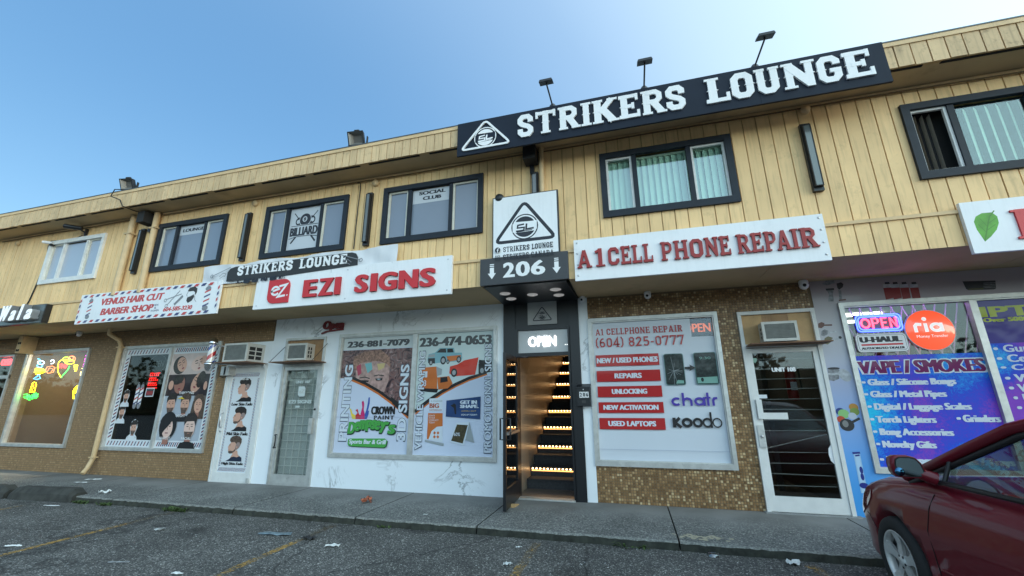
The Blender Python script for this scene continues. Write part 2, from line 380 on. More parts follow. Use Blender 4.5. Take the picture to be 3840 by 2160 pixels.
m_white = M('white_panel', (.80, .81, .83), .45, var=.035, vscale=2, dirt=.07, dscale=3, streak=.05)
m_wletter = M('white_letter', (.80, .80, .81), .4)
m_alu = M('aluminium_frame', (.58, .58, .56), .42, metal=.55, var=.12, vscale=9, dirt=.25, dscale=12)
m_aluw = M('white_door_paint', (.68, .69, .68), .5, var=.06, dirt=.18, dscale=8)
m_black = M('black_powder_coat', (.010, .011, .014), .35)
m_blackm = M('black_matt', (.014, .014, .015), .7)
m_dark = M('dark_interior', (.01, .01, .012), .9)
m_red = M('red_letter', (.56, .02, .028), .4)
m_redside = M('red_letter_side', (.36, .014, .02), .5)
m_maroon = M('maroon_letter', (.30, .014, .014), .45)
m_maroons = M('maroon_letter_side', (.12, .006, .006), .5)
m_steel = M('steel', (.55, .55, .56), .3, metal=.9)
m_tanpipe = M('tan_pipe_paint', (.60, .43, .24), .5, var=.08, dirt=.2, dscale=10)
m_cable = M('cable_black', (.012, .011, .01), .6)

def marble():
    m = M('marble_panel', (.76, .78, .80), .3, var=.01); t = m.node_tree; L = t.links.new; p = t.nodes['Principled BSDF']
    geo = nd(t, 'ShaderNodeNewGeometry', -1600, 600)
    n1 = nd(t, 'ShaderNodeTexNoise', -1400, 600); n1.inputs['Scale'].default_value = 1.1; n1.inputs['Detail'].default_value = 9; n1.inputs['Roughness'].default_value = .62
    n1.inputs['Distortion'].default_value = .9
    L(geo.outputs['Position'], n1.inputs['Vector'])
    s1 = nd(t, 'ShaderNodeMath', -1200, 600); s1.operation = 'SUBTRACT'; s1.inputs[1].default_value = .5; L(n1.outputs[0], s1.inputs[0])
    s2 = nd(t, 'ShaderNodeMath', -1100, 600); s2.operation = 'ABSOLUTE'; L(s1.outputs[0], s2.inputs[0])
    mr = nd(t, 'ShaderNodeMapRange', -1000, 600); mr.inputs[2].default_value = .022; mr.inputs[3].default_value = 1; mr.inputs[4].default_value = 0; L(s2.outputs[0], mr.inputs[0])
    n2 = nd(t, 'ShaderNodeTexNoise', -1400, 900); n2.inputs['Scale'].default_value = .9; n2.inputs['Detail'].default_value = 3; L(geo.outputs['Position'], n2.inputs['Vector'])
    m2 = nd(t, 'ShaderNodeMapRange', -1000, 900); m2.inputs[1].default_value = .53; m2.inputs[2].default_value = .70; L(n2.outputs[0], m2.inputs[0])
    mu = nd(t, 'ShaderNodeMath', -800, 700); mu.operation = 'MULTIPLY'; L(mr.outputs[0], mu.inputs[0]); L(m2.outputs[0], mu.inputs[1])
    mx = nd(t, 'ShaderNodeMix', -500, 600); mx.data_type = 'RGBA'; mx.inputs[6].default_value = (.80, .85, .90, 1); mx.inputs[7].default_value = (.16, .18, .20, 1)
    L(mu.outputs[0], mx.inputs[0]); L(mx.outputs[2], p.inputs['Base Color'])
    return m
m_marble = marble()
def mosaic(name, cols, rough=.3):
    m = bpy.data.materials.new(name); m.use_nodes = True; t = m.node_tree; L = t.links.new; p = t.nodes['Principled BSDF']
    g = nd(t, 'ShaderNodeNewGeometry', -900); r = nd(t, 'ShaderNodeValToRGB', -600); r.color_ramp.interpolation = 'CONSTANT'
    e = r.color_ramp.elements
    for i, (pos, c) in enumerate(cols):
        x = e[i] if i < 2 else e.new(pos)
        x.position = pos; x.color = (*c, 1)
    L(g.outputs['Random Per Island'], r.inputs[0]); L(r.outputs[0], p.inputs['Base Color']); p.inputs['Roughness'].default_value = rough
    return m
m_mosR = mosaic('mosaic_tile_brown_mix', [(0, (.18, .098, .042)), (.20, (.24, .135, .058)), (.45, (.30, .175, .078)), (.66, (.37, .23, .108)), (.82, (.48, .33, .17)), (.93, (.60, .46, .27))])
m_mosL = mosaic('mosaic_tile_brown', [(0, (.235, .145, .068)), (.25, (.26, .16, .076)), (.6, (.285, .176, .084)), (.8, (.31, .195, .096)), (.94, (.35, .23, .12))], .45)
m_grout = M('tile_grout', (.19, .135, .08), .9, var=.15)

def asphalt():
    m = M('asphalt', (.1, .1, .1), .85, var=.01); t = m.node_tree; L = t.links.new; p = t.nodes['Principled BSDF']
    geo = nd(t, 'ShaderNodeNewGeometry', -1600, 600)
    def noise(sc, det, y, rough=.6):
        n = nd(t, 'ShaderNodeTexNoise', -1300, y); n.inputs['Scale'].default_value = sc; n.inputs['Detail'].default_value = det; n.inputs['Roughness'].default_value = rough
        L(geo.outputs['Position'], n.inputs['Vector']); return n
    vo = nd(t, 'ShaderNodeTexVoronoi', -1300, 900); vo.inputs['Scale'].default_value = 95; L(geo.outputs['Position'], vo.inputs['Vector'])
    cr = nd(t, 'ShaderNodeValToRGB', -1000, 900); e = cr.color_ramp.elements
    sep = nd(t, 'ShaderNodeSeparateColor', -1150, 900); L(vo.outputs['Color'], sep.inputs[0]); L(sep.outputs[0], cr.inputs[0])
    e[0].color = (.034, .034, .033, 1); e[1].color = (.42, .41, .38, 1); e[1].position = .985
    for pos, c in ((.35, (.062, .061, .058)), (.70, (.105, .102, .096)), (.90, (.18, .175, .162))):
        x = e.new(pos); x.color = (*c, 1)
    big = noise(.9, 6, 600); mid = noise(5, 5, 300)
    a = nd(t, 'ShaderNodeMapRange', -1000, 600); a.inputs[1].default_value = .3; a.inputs[2].default_value = .7; a.inputs[3].default_value = .70; a.inputs[4].default_value = 1.25; L(big.outputs[0], a.inputs[0])
    b = nd(t, 'ShaderNodeMapRange', -1000, 300); b.inputs[1].default_value = .3; b.inputs[2].default_value = .7; b.inputs[3].default_value = .85; b.inputs[4].default_value = 1.15; L(mid.outputs[0], b.inputs[0])
    mm = nd(t, 'ShaderNodeMath', -800, 400); mm.operation = 'MULTIPLY'; L(a.outputs[0], mm.inputs[0]); L(b.outputs[0], mm.inputs[1])
    # oil stains where cars stand
    st = nd(t, 'ShaderNodeTexVoronoi', -1300, 0); st.inputs['Scale'].default_value = .85
    wob = noise(3, 4, -200); ad = nd(t, 'ShaderNodeVectorMath', -1150, -100); ad.operation = 'MULTIPLY_ADD'; ad.inputs[1].default_value = (.35, .35, .35)
    L(wob.outputs['Color'], ad.inputs[0]); L(geo.outputs['Position'], ad.inputs[2]); L(ad.outputs[0], st.inputs['Vector'])
    sm = nd(t, 'ShaderNodeMapRange', -1000, 0); sm.inputs[1].default_value = .07; sm.inputs[2].default_value = .24; sm.inputs[3].default_value = .38; sm.inputs[4].default_value = 1; L(st.outputs['Distance'], sm.inputs[0])
    m3 = nd(t, 'ShaderNodeMath', -700, 300); m3.operation = 'MULTIPLY'; L(mm.outputs[0], m3.inputs[0]); L(sm.outputs[0], m3.inputs[1])
    # a few hairline cracks
    ck = nd(t, 'ShaderNodeTexVoronoi', -1300, -400); ck.feature = 'DISTANCE_TO_EDGE'; ck.inputs['Scale'].default_value = .42; L(ad.outputs[0], ck.inputs['Vector'])
    cm_ = nd(t, 'ShaderNodeMapRange', -1000, -400); cm_.inputs[1].default_value = .002; cm_.inputs[2].default_value = .010; cm_.inputs[3].default_value = .45; cm_.inputs[4].default_value = 1; L(ck.outputs['Distance'], cm_.inputs[0])
    m4 = nd(t, 'ShaderNodeMath', -650, 200); m4.operation = 'MULTIPLY'; L(m3.outputs[0], m4.inputs[0]); L(cm_.outputs[0], m4.inputs[1]); m3 = m4
    sc = nd(t, 'ShaderNodeVectorMath', -500, 600); sc.operation = 'SCALE'; L(cr.outputs[0], sc.inputs[0]); L(m3.outputs[0], sc.inputs['Scale']); L(sc.outputs[0], p.inputs['Base Color'])
    bu = nd(t, 'ShaderNodeBump', -500, 0); bu.inputs['Strength'].default_value = .8; bu.inputs['Distance'].default_value = .006; L(vo.outputs['Distance'], bu.inputs['Height']); L(bu.outputs[0], p.inputs['Normal'])
    return m
m_asph = asphalt()
def concrete():
    m = M('sidewalk_concrete', (.2, .2, .2), .85, var=.01); t = m.node_tree; L = t.links.new; p = t.nodes['Principled BSDF']
    geo = nd(t, 'ShaderNodeNewGeometry', -1600, 600); sx = nd(t, 'ShaderNodeSeparateXYZ', -1400, 300); L(geo.outputs['Position'], sx.inputs[0])
    vo = nd(t, 'ShaderNodeTexVoronoi', -1300, 900); vo.inputs['Scale'].default_value = 75; L(geo.outputs['Position'], vo.inputs['Vector'])
    sep = nd(t, 'ShaderNodeSeparateColor', -1150, 900); L(vo.outputs['Color'], sep.inputs[0])
    cr = nd(t, 'ShaderNodeValToRGB', -1000, 900); e = cr.color_ramp.elements; L(sep.outputs[0], cr.inputs[0])
    e[0].color = (.07, .073, .07, 1); e[1].color = (.42, .41, .38, 1)
    for pos, c in ((.4, (.12, .125, .12)), (.75, (.19, .19, .18)), (.93, (.30, .30, .28))):
        x = e.new(pos); x.color = (*c, 1)
    n = nd(t, 'ShaderNodeTexNoise', -1300, 500); n.inputs['Scale'].default_value = 1.3; n.inputs['Detail'].default_value = 8; L(geo.outputs['Position'], n.inputs['Vector'])
    # worn to bare aggregate towards the kerb, trowelled finish left by the wall
    ad = nd(t, 'ShaderNodeMath', -1150, 300); ad.operation = 'MULTIPLY_ADD'; ad.inputs[1].default_value = 1.1; L(n.outputs[0], ad.inputs[0]); L(sx.outputs['Y'], ad.inputs[2])
    mr = nd(t, 'ShaderNodeMapRange', -1000, 300); mr.inputs[1].default_value = -.45; mr.inputs[2].default_value = .25; L(ad.outputs[0], mr.inputs[0])
    mx = nd(t, 'ShaderNodeMix', -700, 600); mx.data_type = 'RGBA'; L(mr.outputs[0], mx.inputs[0]); L(cr.outputs[0], mx.inputs[6]); mx.inputs[7].default_value = (.20, .20, .192, 1)
    a = nd(t, 'ShaderNodeMapRange', -1000, 500); a.inputs[1].default_value = .3; a.inputs[2].default_value = .7; a.inputs[3].default_value = .72; a.inputs[4].default_value = 1.2; L(n.outputs[0], a.inputs[0])
    sc = nd(t, 'ShaderNodeVectorMath', -500, 600); sc.operation = 'SCALE'; L(mx.outputs[2], sc.inputs[0]); L(a.outputs[0], sc.inputs['Scale']); L(sc.outputs[0], p.inputs['Base Color'])
    bu = nd(t, 'ShaderNodeBump', -500, 0); bu.inputs['Strength'].default_value = .5; bu.inputs['Distance'].default_value = .004; L(vo.outputs['Distance'], bu.inputs['Height']); L(bu.outputs[0], p.inputs['Normal'])
    return m
m_conc = concrete()
m_kerb = M('kerb_concrete_dark', (.036, .038, .030), .95, var=.45, vscale=12, bump=.8, bscale=60, dirt=.4)
m_pline = M('yellow_road_paint', (.42, .25, .065), .75, var=.1)
def worn(m):      # flaking paint: holes through which the asphalt shows
    t = m.node_tree; L = t.links.new; p = t.nodes['Principled BSDF']; o = [n for n in t.nodes if n.type == 'OUTPUT_MATERIAL'][0]
    geo = nd(t, 'ShaderNodeNewGeometry', -1600, 900); n = nd(t, 'ShaderNodeTexNoise', -1300, 900); n.inputs['Scale'].default_value = 26; n.inputs['Detail'].default_value = 8; n.inputs['Roughness'].default_value = .75
    n2 = nd(t, 'ShaderNodeTexNoise', -1300, 700); n2.inputs['Scale'].default_value = 1.6; n2.inputs['Detail'].default_value = 2
    L(geo.outputs['Position'], n.inputs['Vector']); L(geo.outputs['Position'], n2.inputs['Vector'])
    ad = nd(t, 'ShaderNodeMath', -1100, 900); ad.operation = 'MULTIPLY_ADD'; ad.inputs[1].default_value = .55; L(n2.outputs[0], ad.inputs[0]); L(n.outputs[0], ad.inputs[2])
    mr = nd(t, 'ShaderNodeMapRange', -900, 900); mr.inputs[1].default_value = .76; mr.inputs[2].default_value = .90; L(ad.outputs[0], mr.inputs[0])
    tr = nd(t, 'ShaderNodeBsdfTransparent', -200, 200); mx = nd(t, 'ShaderNodeMixShader', 0, 100)
    mr.inputs[3].default_value = 0.06; mr.inputs[4].default_value = .9
    L(mr.outputs[0], mx.inputs[0]); L(p.outputs[0], mx.inputs[2]); L(tr.outputs[0], mx.inputs[1]); L(mx.outputs[0], o.inputs[0])
worn(m_pline)

# ------------------------------------------------------------------ ground
GZ = -.088
g = MB(); g.add([(-300, -300, GZ), (300, -300, GZ), (300, 300, GZ), (-300, 300, GZ)], [(0, 1, 2, 3)], m_asph)
tag(g.build('parking_lot'), kind='structure', label='grey asphalt parking lot in front of the shops')
sw = thing('sidewalk', (-3, -.8, -.088), 'concrete sidewalk running along the shop fronts', 'sidewalk'); tag(sw, kind='structure')
del sw['category']
JX = [-20.5, -18.4, -16.3, -14.2, -12.2, -10.2, -8.15, -5.67, -3.64, -1.94, .36, 2.5, 4.6, 6.7, 8.9]
m_lip = M('kerb_lip_aggregate', (.19, .19, .175), .85, var=.5, vscale=50, bump=.6, dirt=.65, dscale=7)
def rough_edge(m, x0, x1):
    # slab with a slightly crumbled front arris
    n = max(6, int((x1 - x0) / .06)); top = []; low = []; bot = []
    for i in range(n + 1):
        x = x0 + (x1 - x0) * i / n
        j = random.uniform(-.010, .012)
        top.append((x, -1.595 + j, 0.0)); low.append((x, -1.618 + j * .6, -.018 + random.uniform(-.006, .004))); bot.append((x, -1.63 + random.uniform(-.01, .01), -.12))
    vs = top + low + bot; k = n + 1; fs = []
    for i in range(n):
        fs += [(k + i, k + i + 1, i + 1, i)]
    m.add(vs, fs, m_lip)
    m.add(vs, [(2 * k + i, 2 * k + i + 1, k + i + 1, k + i) for i in range(n)], m_kerb)
    m.add(top + [(x1, .35, 0), (x0, .35, 0)], [tuple(range(n + 1)) + (n + 1, n + 2)], m_conc)
    for x in (x0, x1): m.add([(x, -1.61, -.12), (x, .35, -.12), (x, .35, 0), (x, -1.6, 0)], [(0, 1, 2, 3)], m_kerb)
for i in range(len(JX) - 1):
    part(lambda m: rough_edge(m, JX[i] + .008, JX[i + 1] - .008), 'paving_slab', sw)
# worn bay lines
def bay(x0, y0, x1, y1, w=.10):
    m = MB(); d = Vector((x1 - x0, y1 - y0)).normalized(); n = Vector((-d.y, d.x)) * w / 2
    m.add([(x0 - n.x, y0 - n.y, GZ + .004), (x1 - n.x, y1 - n.y, GZ + .004), (x1 + n.x, y1 + n.y, GZ + .004), (x0 + n.x, y0 + n.y, GZ + .004)], [(0, 1, 2, 3)], m_pline)
    tag(m.build('bay_line'), kind='structure')
bay(-9.45, -2.0, -9.3, -5.2, .08); bay(-6.66, -1.72, -6.47, -5.4, .085); bay(-3.88, -1.74, -3.74, -5.6, .09); bay(-1.16, -1.76, -1.17, -3.0, .095); bay(1.51, -1.76, 1.66, -2.35, .11); bay(4.2, -1.8, 4.3, -6.3)

# ------------------------------------------------------------------ the building
UY, FY, BY = -1.145, -1.605, -1.185        # upper wall, roof fascia, lower belt planes
XL, XR = -19.0, 8.0
Z_S, Z_L, Z_RB, Z_RT = 3.147, 3.544, 5.369, 5.743
bld = thing('strip_mall', (-3, 0, 0), 'two storey strip mall with tan board siding above a row of small shops', 'building')

def fill_rects(x0, x1, z0, z1, holes):
    xs = sorted({x0, x1} | {min(max(h[i], x0), x1) for h in holes for i in (0, 1)}); out = []
    for a, b in zip(xs, xs[1:]):
        if b - a < 1e-5: continue
        mid = (a + b) / 2; hs = sorted([(h[2], h[3]) for h in holes if h[0] < mid < h[1]]); z = z0
        for (c, d) in hs:
            if c > z: out.append((a, b, z, min(c, z1)))
            z = max(z, d)
        if z < z1: out.append((a, b, z, z1))
    return out
# openings (x0,x1,z0,z1)
LOW = dict(store=(-17.2, -15.2, .0, 2.72), cafe=(-14.742, -12.478, .53, 2.774), barber=(-11.32, -8.40, .515, 2.75), bdoor=(-8.10, -7.10, .0, 2.222),
           edoor=(-6.70, -5.74, .0, 2.73), ezi=(-5.418, -2.205, .523, 2.742), portal=(-1.865, -.93, 0, 2.67), a1=(-.612, 1.339, .521, 2.766),
           d108=(1.625, 2.645, 0, 2.745), ria=(2.964, 7.2, .542, 2.785))
UP = dict(left=(-16.6, -14.95, 4.05, 5.09), white=(-12.682, -10.861, 4.063, 5.10), lounge=(-9.267, -7.438, 4.04, 5.098), bill=(-6.49, -4.651, 4.04, 5.098),
          social=(-3.928, -2.079, 4.04, 5.098), w3=(-.203, 1.621, 4.04, 5.098), w4=(3.616, 5.50, 4.043, 5.113))
def wall(name, x0, x1, z0, z1, mat, holes, y0=0.0, y1=.22, label=None):
    m = MB()
    for (a, b, c, d) in fill_rects(x0, x1, z0, z1, [LOW[h] for h in holes]): m.box(a, b, y0, y1, c, d, mat)
    o = m.build(name, bld)
    if label: o['label'] = label
    return o
m_wallb = M('wall_backing', (.12, .09, .06), .9)
wall('shopfront_wall', XL, -8.10, -.1, Z_S, m_grout, ['store', 'cafe', 'barber'], label='brown mosaic tiled wall of the cafe and barber shop')
wall('shopfront_wall', -8.10, -7.04, 2.225, Z_S, m_grout, [], label='brown tiled wall above the barber door')
wall('marble_cladding', -7.04, -2.075, -.02, Z_S, m_marble, ['edoor', 'ezi'], y0=-.012)
wall('marble_cladding', -7.10, -7.04, -.02, 2.7, m_marble, [], y0=-.012)
wall('black_cladding', -2.075, -.765, -.02, Z_S, m_black, ['portal'], y0=-.03)
wall('white_pilaster', -.765, -.615, -.02, Z_S, m_marble, [], y0=-.02)
wall('shopfront_wall', -.615, 2.66, -.1, Z_S, m_grout, ['a1', 'd108'], label='brown mixed mosaic tiled wall of the phone repair shop')

def mural():
    m = M('vape_mural_print', (.4, .4, .5), .45, var=.01, coat=.3); t = m.node_tree; L = t.links.new; p = t.nodes['Principled BSDF']
    geo = nd(t, 'ShaderNodeNewGeometry', -1200); sx = nd(t, 'ShaderNodeSeparateXYZ', -1000); L(geo.outputs['Position'], sx.inputs[0])
    mr = nd(t, 'ShaderNodeMapRange', -800); mr.inputs[1].default_value = .2; mr.inputs[2].default_value = 3.0; L(sx.outputs['Z'], mr.inputs[0])
    cr = nd(t, 'ShaderNodeValToRGB', -500); e = cr.color_ramp.elements; L(mr.outputs[0], cr.inputs[0]); L(cr.outputs[0], p.inputs['Base Color'])
    e[0].color = (.045, .30, .72, 1); e[1].color = (.33, .28, .30, 1)
    for pos, c in ((.15, (.09, .33, .74)), (.35, (.22, .36, .66)), (.55, (.36, .40, .55)), (.75, (.42, .42, .46))):
        x = e.new(pos); x.color = (*c, 1)
    return m
wall('mural_wall', 2.66, XR, -.02, Z_S, mural(), ['ria'], y0=-.008, label='printed wall panel fading from grey to blue around the smoke shop window')

def tiles(name, x0, x1, z0, z1, pitch, mat, holes, label):
    vs = []; fs = []; H = [LOW[h] for h in holes]
    nx = int((x1 - x0) / pitch); nz = int((z1 - z0) / pitch); g = pitch * .10; b = pitch * .10
    for i in range(nx):
        a = x0 + i * pitch; cx = a + pitch / 2
        for k in range(nz):
            c = z0 + k * pitch; cz = c + pitch / 2
            if any(h[0] - pitch * .5 < cx < h[1] + pitch * .5 and h[2] - pitch * .5 < cz < h[3] + pitch * .5 for h in H): continue
            if random.random() < .0015: continue
            n = len(vs); y = -.006 - random.random() * .0012
            A, B, Cc, D = a + g, a + pitch - g, c + g, c + pitch - g
            vs += [(A, 0, Cc), (B, 0, Cc), (B, 0, D), (A, 0, D), (A + b, y, Cc + b), (B - b, y, Cc + b), (B - b, y, D - b), (A + b, y, D - b)]
            fs += [(n + 4, n + 5, n + 6, n + 7), (n, n + 1, n + 5, n + 4), (n + 1, n + 2, n + 6, n + 5), (n + 2, n + 3, n + 7, n + 6), (n + 3, n, n + 4, n + 7)]
    m = MB(); m.add(vs, fs, mat); o = m.build(name, bld); o['kind'] = 'stuff'; o['label'] = label
tiles('mosaic_tiling', -.613, 2.66, 0.0, Z_S, .0372, m_mosR, ['a1', 'd108'], 'small mixed brown and gold mosaic tiles')
tiles('mosaic_tiling', -17.5, -8.10, 0.0, Z_S, .046, m_mosL, ['store', 'cafe', 'barber'], 'small even brown mosaic tiles')
tiles('mosaic_tiling', -8.10, -7.045, 2.74, Z_S, .046, m_mosL, [], 'small brown mosaic tiles above the barber door')

# upper storey: backing wall, boards one by one
m = MB()
for (a, b, c, d) in fill_rects(XL, XR, Z_S + .02, Z_RB + .02, [UP[h] for h in UP]): m.box(a, b, UY + .016, UY + .2, c, d, m_back)
m.build('upper_wall', bld)
m = MB(); m.box(XL, XR, BY + .012, UY + .015, Z_S + .01, Z_L, m_back); m.build('belt_backing', bld)
def boards(name, y, d, z0, z1, mat, holes, lower_jag=0):
    x = XL
    while x < XR:
        p = (.145 if x < -1.3 else .172) * random.uniform(.985, 1.015)
        a, b = x + .005, x + p - .005
        if x >= -1.3: a, b = x + .007, x + p - .007
        yy = y + random.uniform(-.0025, .0015); j = random.uniform(-lower_jag, lower_jag); groups = []
        for r in fill_rects(a, b, z0 + j, z1, holes):          # a board notched or cut by a window
            if r[3] - r[2] <= .02: continue
            near = [q for q in groups if any(abs(t[1] - r[0]) < 1e-4 and min(t[3], r[3]) > max(t[2], r[2]) for t in q)]
            new = [r] + [t for q in near for t in q]; groups = [q for q in groups if q not in near] + [new]
        for q in groups:
            m = MB()
            for r in q: m.box(r[0], r[1], yy, yy + d, r[2], r[3], mat)
            m.build(name, bld)
        x += p
inset = lambda h, k=.03: (h[0] + k, h[1] - k, h[2] + k, h[3] - k)
boards('siding_board', UY, .015, Z_L + .03, Z_RB - .02, m_board, [inset(UP[h]) for h in UP])
boards('belt_board', BY, .011, Z_S, Z_L, m_board, [])
boards('fascia_board', FY, .018, Z_RB, Z_RT - .055, m_fasc, [], .006)
part(lambda m: m.box(XL, XR, BY - .022, UY - .001, Z_L + .001, Z_L + .045, m_trim), 'ledge_trim', bld)
part(lambda m: m.box(XL, XR, UY - .02, UY - .004, Z_RB - .045, Z_RB - .004, m_trim), 'soffit_trim', bld)
# lower soffit: panels with joints
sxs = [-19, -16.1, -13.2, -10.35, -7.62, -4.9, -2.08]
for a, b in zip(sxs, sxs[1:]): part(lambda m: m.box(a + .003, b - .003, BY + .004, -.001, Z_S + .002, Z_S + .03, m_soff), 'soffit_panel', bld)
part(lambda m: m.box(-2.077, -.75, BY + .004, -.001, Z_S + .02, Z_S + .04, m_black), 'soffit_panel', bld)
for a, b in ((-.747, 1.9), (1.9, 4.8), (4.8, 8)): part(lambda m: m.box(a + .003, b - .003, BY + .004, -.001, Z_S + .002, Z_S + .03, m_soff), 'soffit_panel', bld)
# roof overhang: soffit with vent slots, flat roof, fascia cap
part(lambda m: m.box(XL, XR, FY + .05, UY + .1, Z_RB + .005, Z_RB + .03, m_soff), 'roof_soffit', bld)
def vents(m):
    x = XL + .3
    while x < XR - 1.2:
        m.box(x, x + .95, FY + .035, FY + .075, Z_RB - .004, Z_RB + .004, m_dark); x += 1.13
part(vents, 'vent_slot', bld).name = 'soffit_vents'
bpy.data.objects['soffit_vents']['kind'] = 'stuff'
part(lambda m: m.box(XL, XR, FY + .019, FY + .05, Z_RB + .002, Z_RT - .02, m_back), 'fascia_backing', bld)
part(lambda m: m.box(XL, XR, FY - .014, FY + .05, Z_RT - .066, Z_RT - .006, m_trim), 'fascia_cap', bld)
part(lambda m: m.box(XL, XR, FY - .02, FY + .12, Z_RT - .005, Z_RT + .012, m_flash), 'roof_flashing', bld)
part(lambda m: m.box(XL, XR, FY + .12, 11, Z_RB + .04, Z_RT - .01, M('roof_membrane', (.12, .12, .12), .9)), 'flat_roof', bld)
m = MB(); m.box(XL, XR, 10.8, 11, -.1, Z_RB + .04, m_wallb); m.box(XL, XL + .2, UY + .21, 10.8, -.1, Z_RB + .03, m_wallb); m.box(XR - .2, XR, UY + .21, 10.8, -.1, Z_RB + .03, m_wallb)
m.box(XL + .2, XR - .2, UY + .21, 10.8, Z_S + .05, Z_S + .25, m_wallb); m.build('rear_walls', bld)
# partitions that make the shops separate rooms
m = MB()
for x in (-15.0, -12.2, -8.25, -6.9, -2.1, -.66, 1.48, 2.72): m.box(x - .04, x + .04, .23, 4.4, 0, Z_S, m_wallb)
m.build('inner_partitions', bld)
m = MB(); m.box(XL + .2, -1.95, .36, 10.8, -.05, .0, m_wallb); m.box(-.6, XR - .2, .36, 10.8, -.05, .0, m_wallb); m.build('inner_floor', bld)

# ---- upper windows
m_film = M('frosted_pane', (.165, .205, .27), .28, coat=1.0, var=.05, vscale=1.2)
m_filml = M('frosted_pane_pale', (.34, .39, .48), .30, coat=1.0, var=.05, vscale=1.5)
def frame_rects(m, x0, x1, z0, z1, w, y0, y1, mat, wb=None, wt=None):
    wb = wb or w; wt = wt or w
    m.box(x0, x1, y0, y1, z1 - wt, z1, mat); m.box(x0, x1, y0, y1, z0, z0 + wb, mat)
    m.box(x0, x0 + w, y0, y1, z0 + wb, z1 - wt, mat); m.box(x1 - w, x1, y0, y1, z0 + wb, z1 - wt, mat)
def up_window(x0, x1, z0, z1, trim, paneL, paneC, paneR, sashmat=None, label=None):
    W = x1 - x0; sash = sashmat or m_cream
    m = MB(); frame_rects(m, x0, x1, z0, z1, .088, UY - .04, UY + .02, trim, wb=.10)
    # recessed mullions
    a0, a1 = x0 + .088, x1 - .088; c0, c1 = z0 + .10, z1 - .088
    xs = [x0 + .255 * W, x0 + .292 * W, x0 + .672 * W, x0 + .706 * W]
    m.box(xs[0], xs[1], UY - .015, UY + .05, c0, c1, trim); m.box(xs[2], xs[3], UY - .015, UY + .05, c0, c1, trim)
    w = m.build('window', bld)
    if label: w['label'] = label
    s = MB(); frame_rects(s, a0, xs[0], c0, c1, .032, UY + .005, UY + .04, sash, .022, .03); s.build('sash', w)
    s = MB(); frame_rects(s, xs[3], a1, c0, c1, .032, UY + .005, UY + .04, sash, .022, .03); s.build('sash', w)
    for (a, b, mt, nm, yy) in ((a0 + .03, xs[0] - .03, paneL, 'pane', UY + .03), (xs[1], xs[2], paneC, 'pane', UY + .035), (xs[3] + .03, a1 - .03, paneR, 'pane', UY + .03)):
        if mt: part(lambda m: m.box(a, b, yy, yy + .006, c0 + .02, c1 - .02, mt), nm, w)
    m = MB(); m.box(x0, x1, UY + .20, UY + .21, z0, z1, m_dark); m.build('window_backing', w)
    return w, xs, (a0, a1, c0, c1)
m_wtrim = M('white_window_trim', (.70, .70, .68), .5, var=.08, dirt=.25, dscale=7)
up_window(*UP['left'], m_wtrim, m_film, m_film, m_film, label='white framed upstairs window at the far left edge')
up_window(*UP['white'], m_wtrim, m_filml, m_filml, m_filml, label='white framed upstairs window with pale frosted panes')
up_window(*UP['lounge'], m_navy, m_film, m_film, m_film, label='navy framed upstairs window with the LOUNGE sticker')
up_window(*UP['bill'], m_navy, m_film, m_film, m_film, label='navy framed upstairs window with the BILLIARD poster')
up_window(*UP['social'], m_navy, m_film, m_film, m_film, label='navy framed upstairs window with the SOCIAL CLUB sticker')
g_up = glass('window_glass_teal', (.84, .95, .92), .90)
w3, xs3, in3 = up_window(*UP['w3'], m_navy, g_up, g_up, g_up, m_wtrim, label='navy framed upstairs window with closed white vertical blinds')
w4, xs4, in4 = up_window(*UP['w4'], m_navy, None, g_up, g_up, m_wtrim, label='navy framed upstairs window with its left sash slid open')
m_slat = M('blind_fabric', (.66, .69, .62), .7, objvar=.12)
def blinds(w, xa, xb, za, zb, y, tilt=.45, pitch=.085, mat=None):
    x = xa + .01
    while x < xb - .03:
        m = MB(); k = pitch * .56; dy = k * math.sin(tilt); dx = k * math.cos(tilt); c = x + pitch / 2
        z0 = za + random.uniform(0, .01)
        n = 4; vs = []
        for i in range(n + 1):
            t = -1 + 2 * i / n; bow = .006 * (1 - t * t)
            vs += [(c + dx * t, y + dy * t - bow, z0), (c + dx * t, y + dy * t - bow, zb)]
        m.add(vs, [(2 * i, 2 * i + 2, 2 * i + 3, 2 * i + 1) for i in range(n)], mat or m_slat, True)
        m.build('blind_slat', w); x += pitch
blinds(w3, in3[0], in3[1], in3[2] + .015, in3[3] - .04, UY + .10)
part(lambda m: m.box(in3[0], in3[1], UY + .07, UY + .13, in3[3] - .04, in3[3] - .005, m_cream), 'blind_headrail', w3)
blinds(w4, xs4[1], in4[1], in4[2] + .015, in4[3] - .04, UY + .11, tilt=.75, pitch=.11)
blinds(w4, in4[0] + .06, xs4[0] - .08, in4[2] + .03, in4[3] - .04, UY + .11, tilt=1.45, pitch=.075, mat=M('blind_fabric_shaded', (.30, .28, .24), .8))

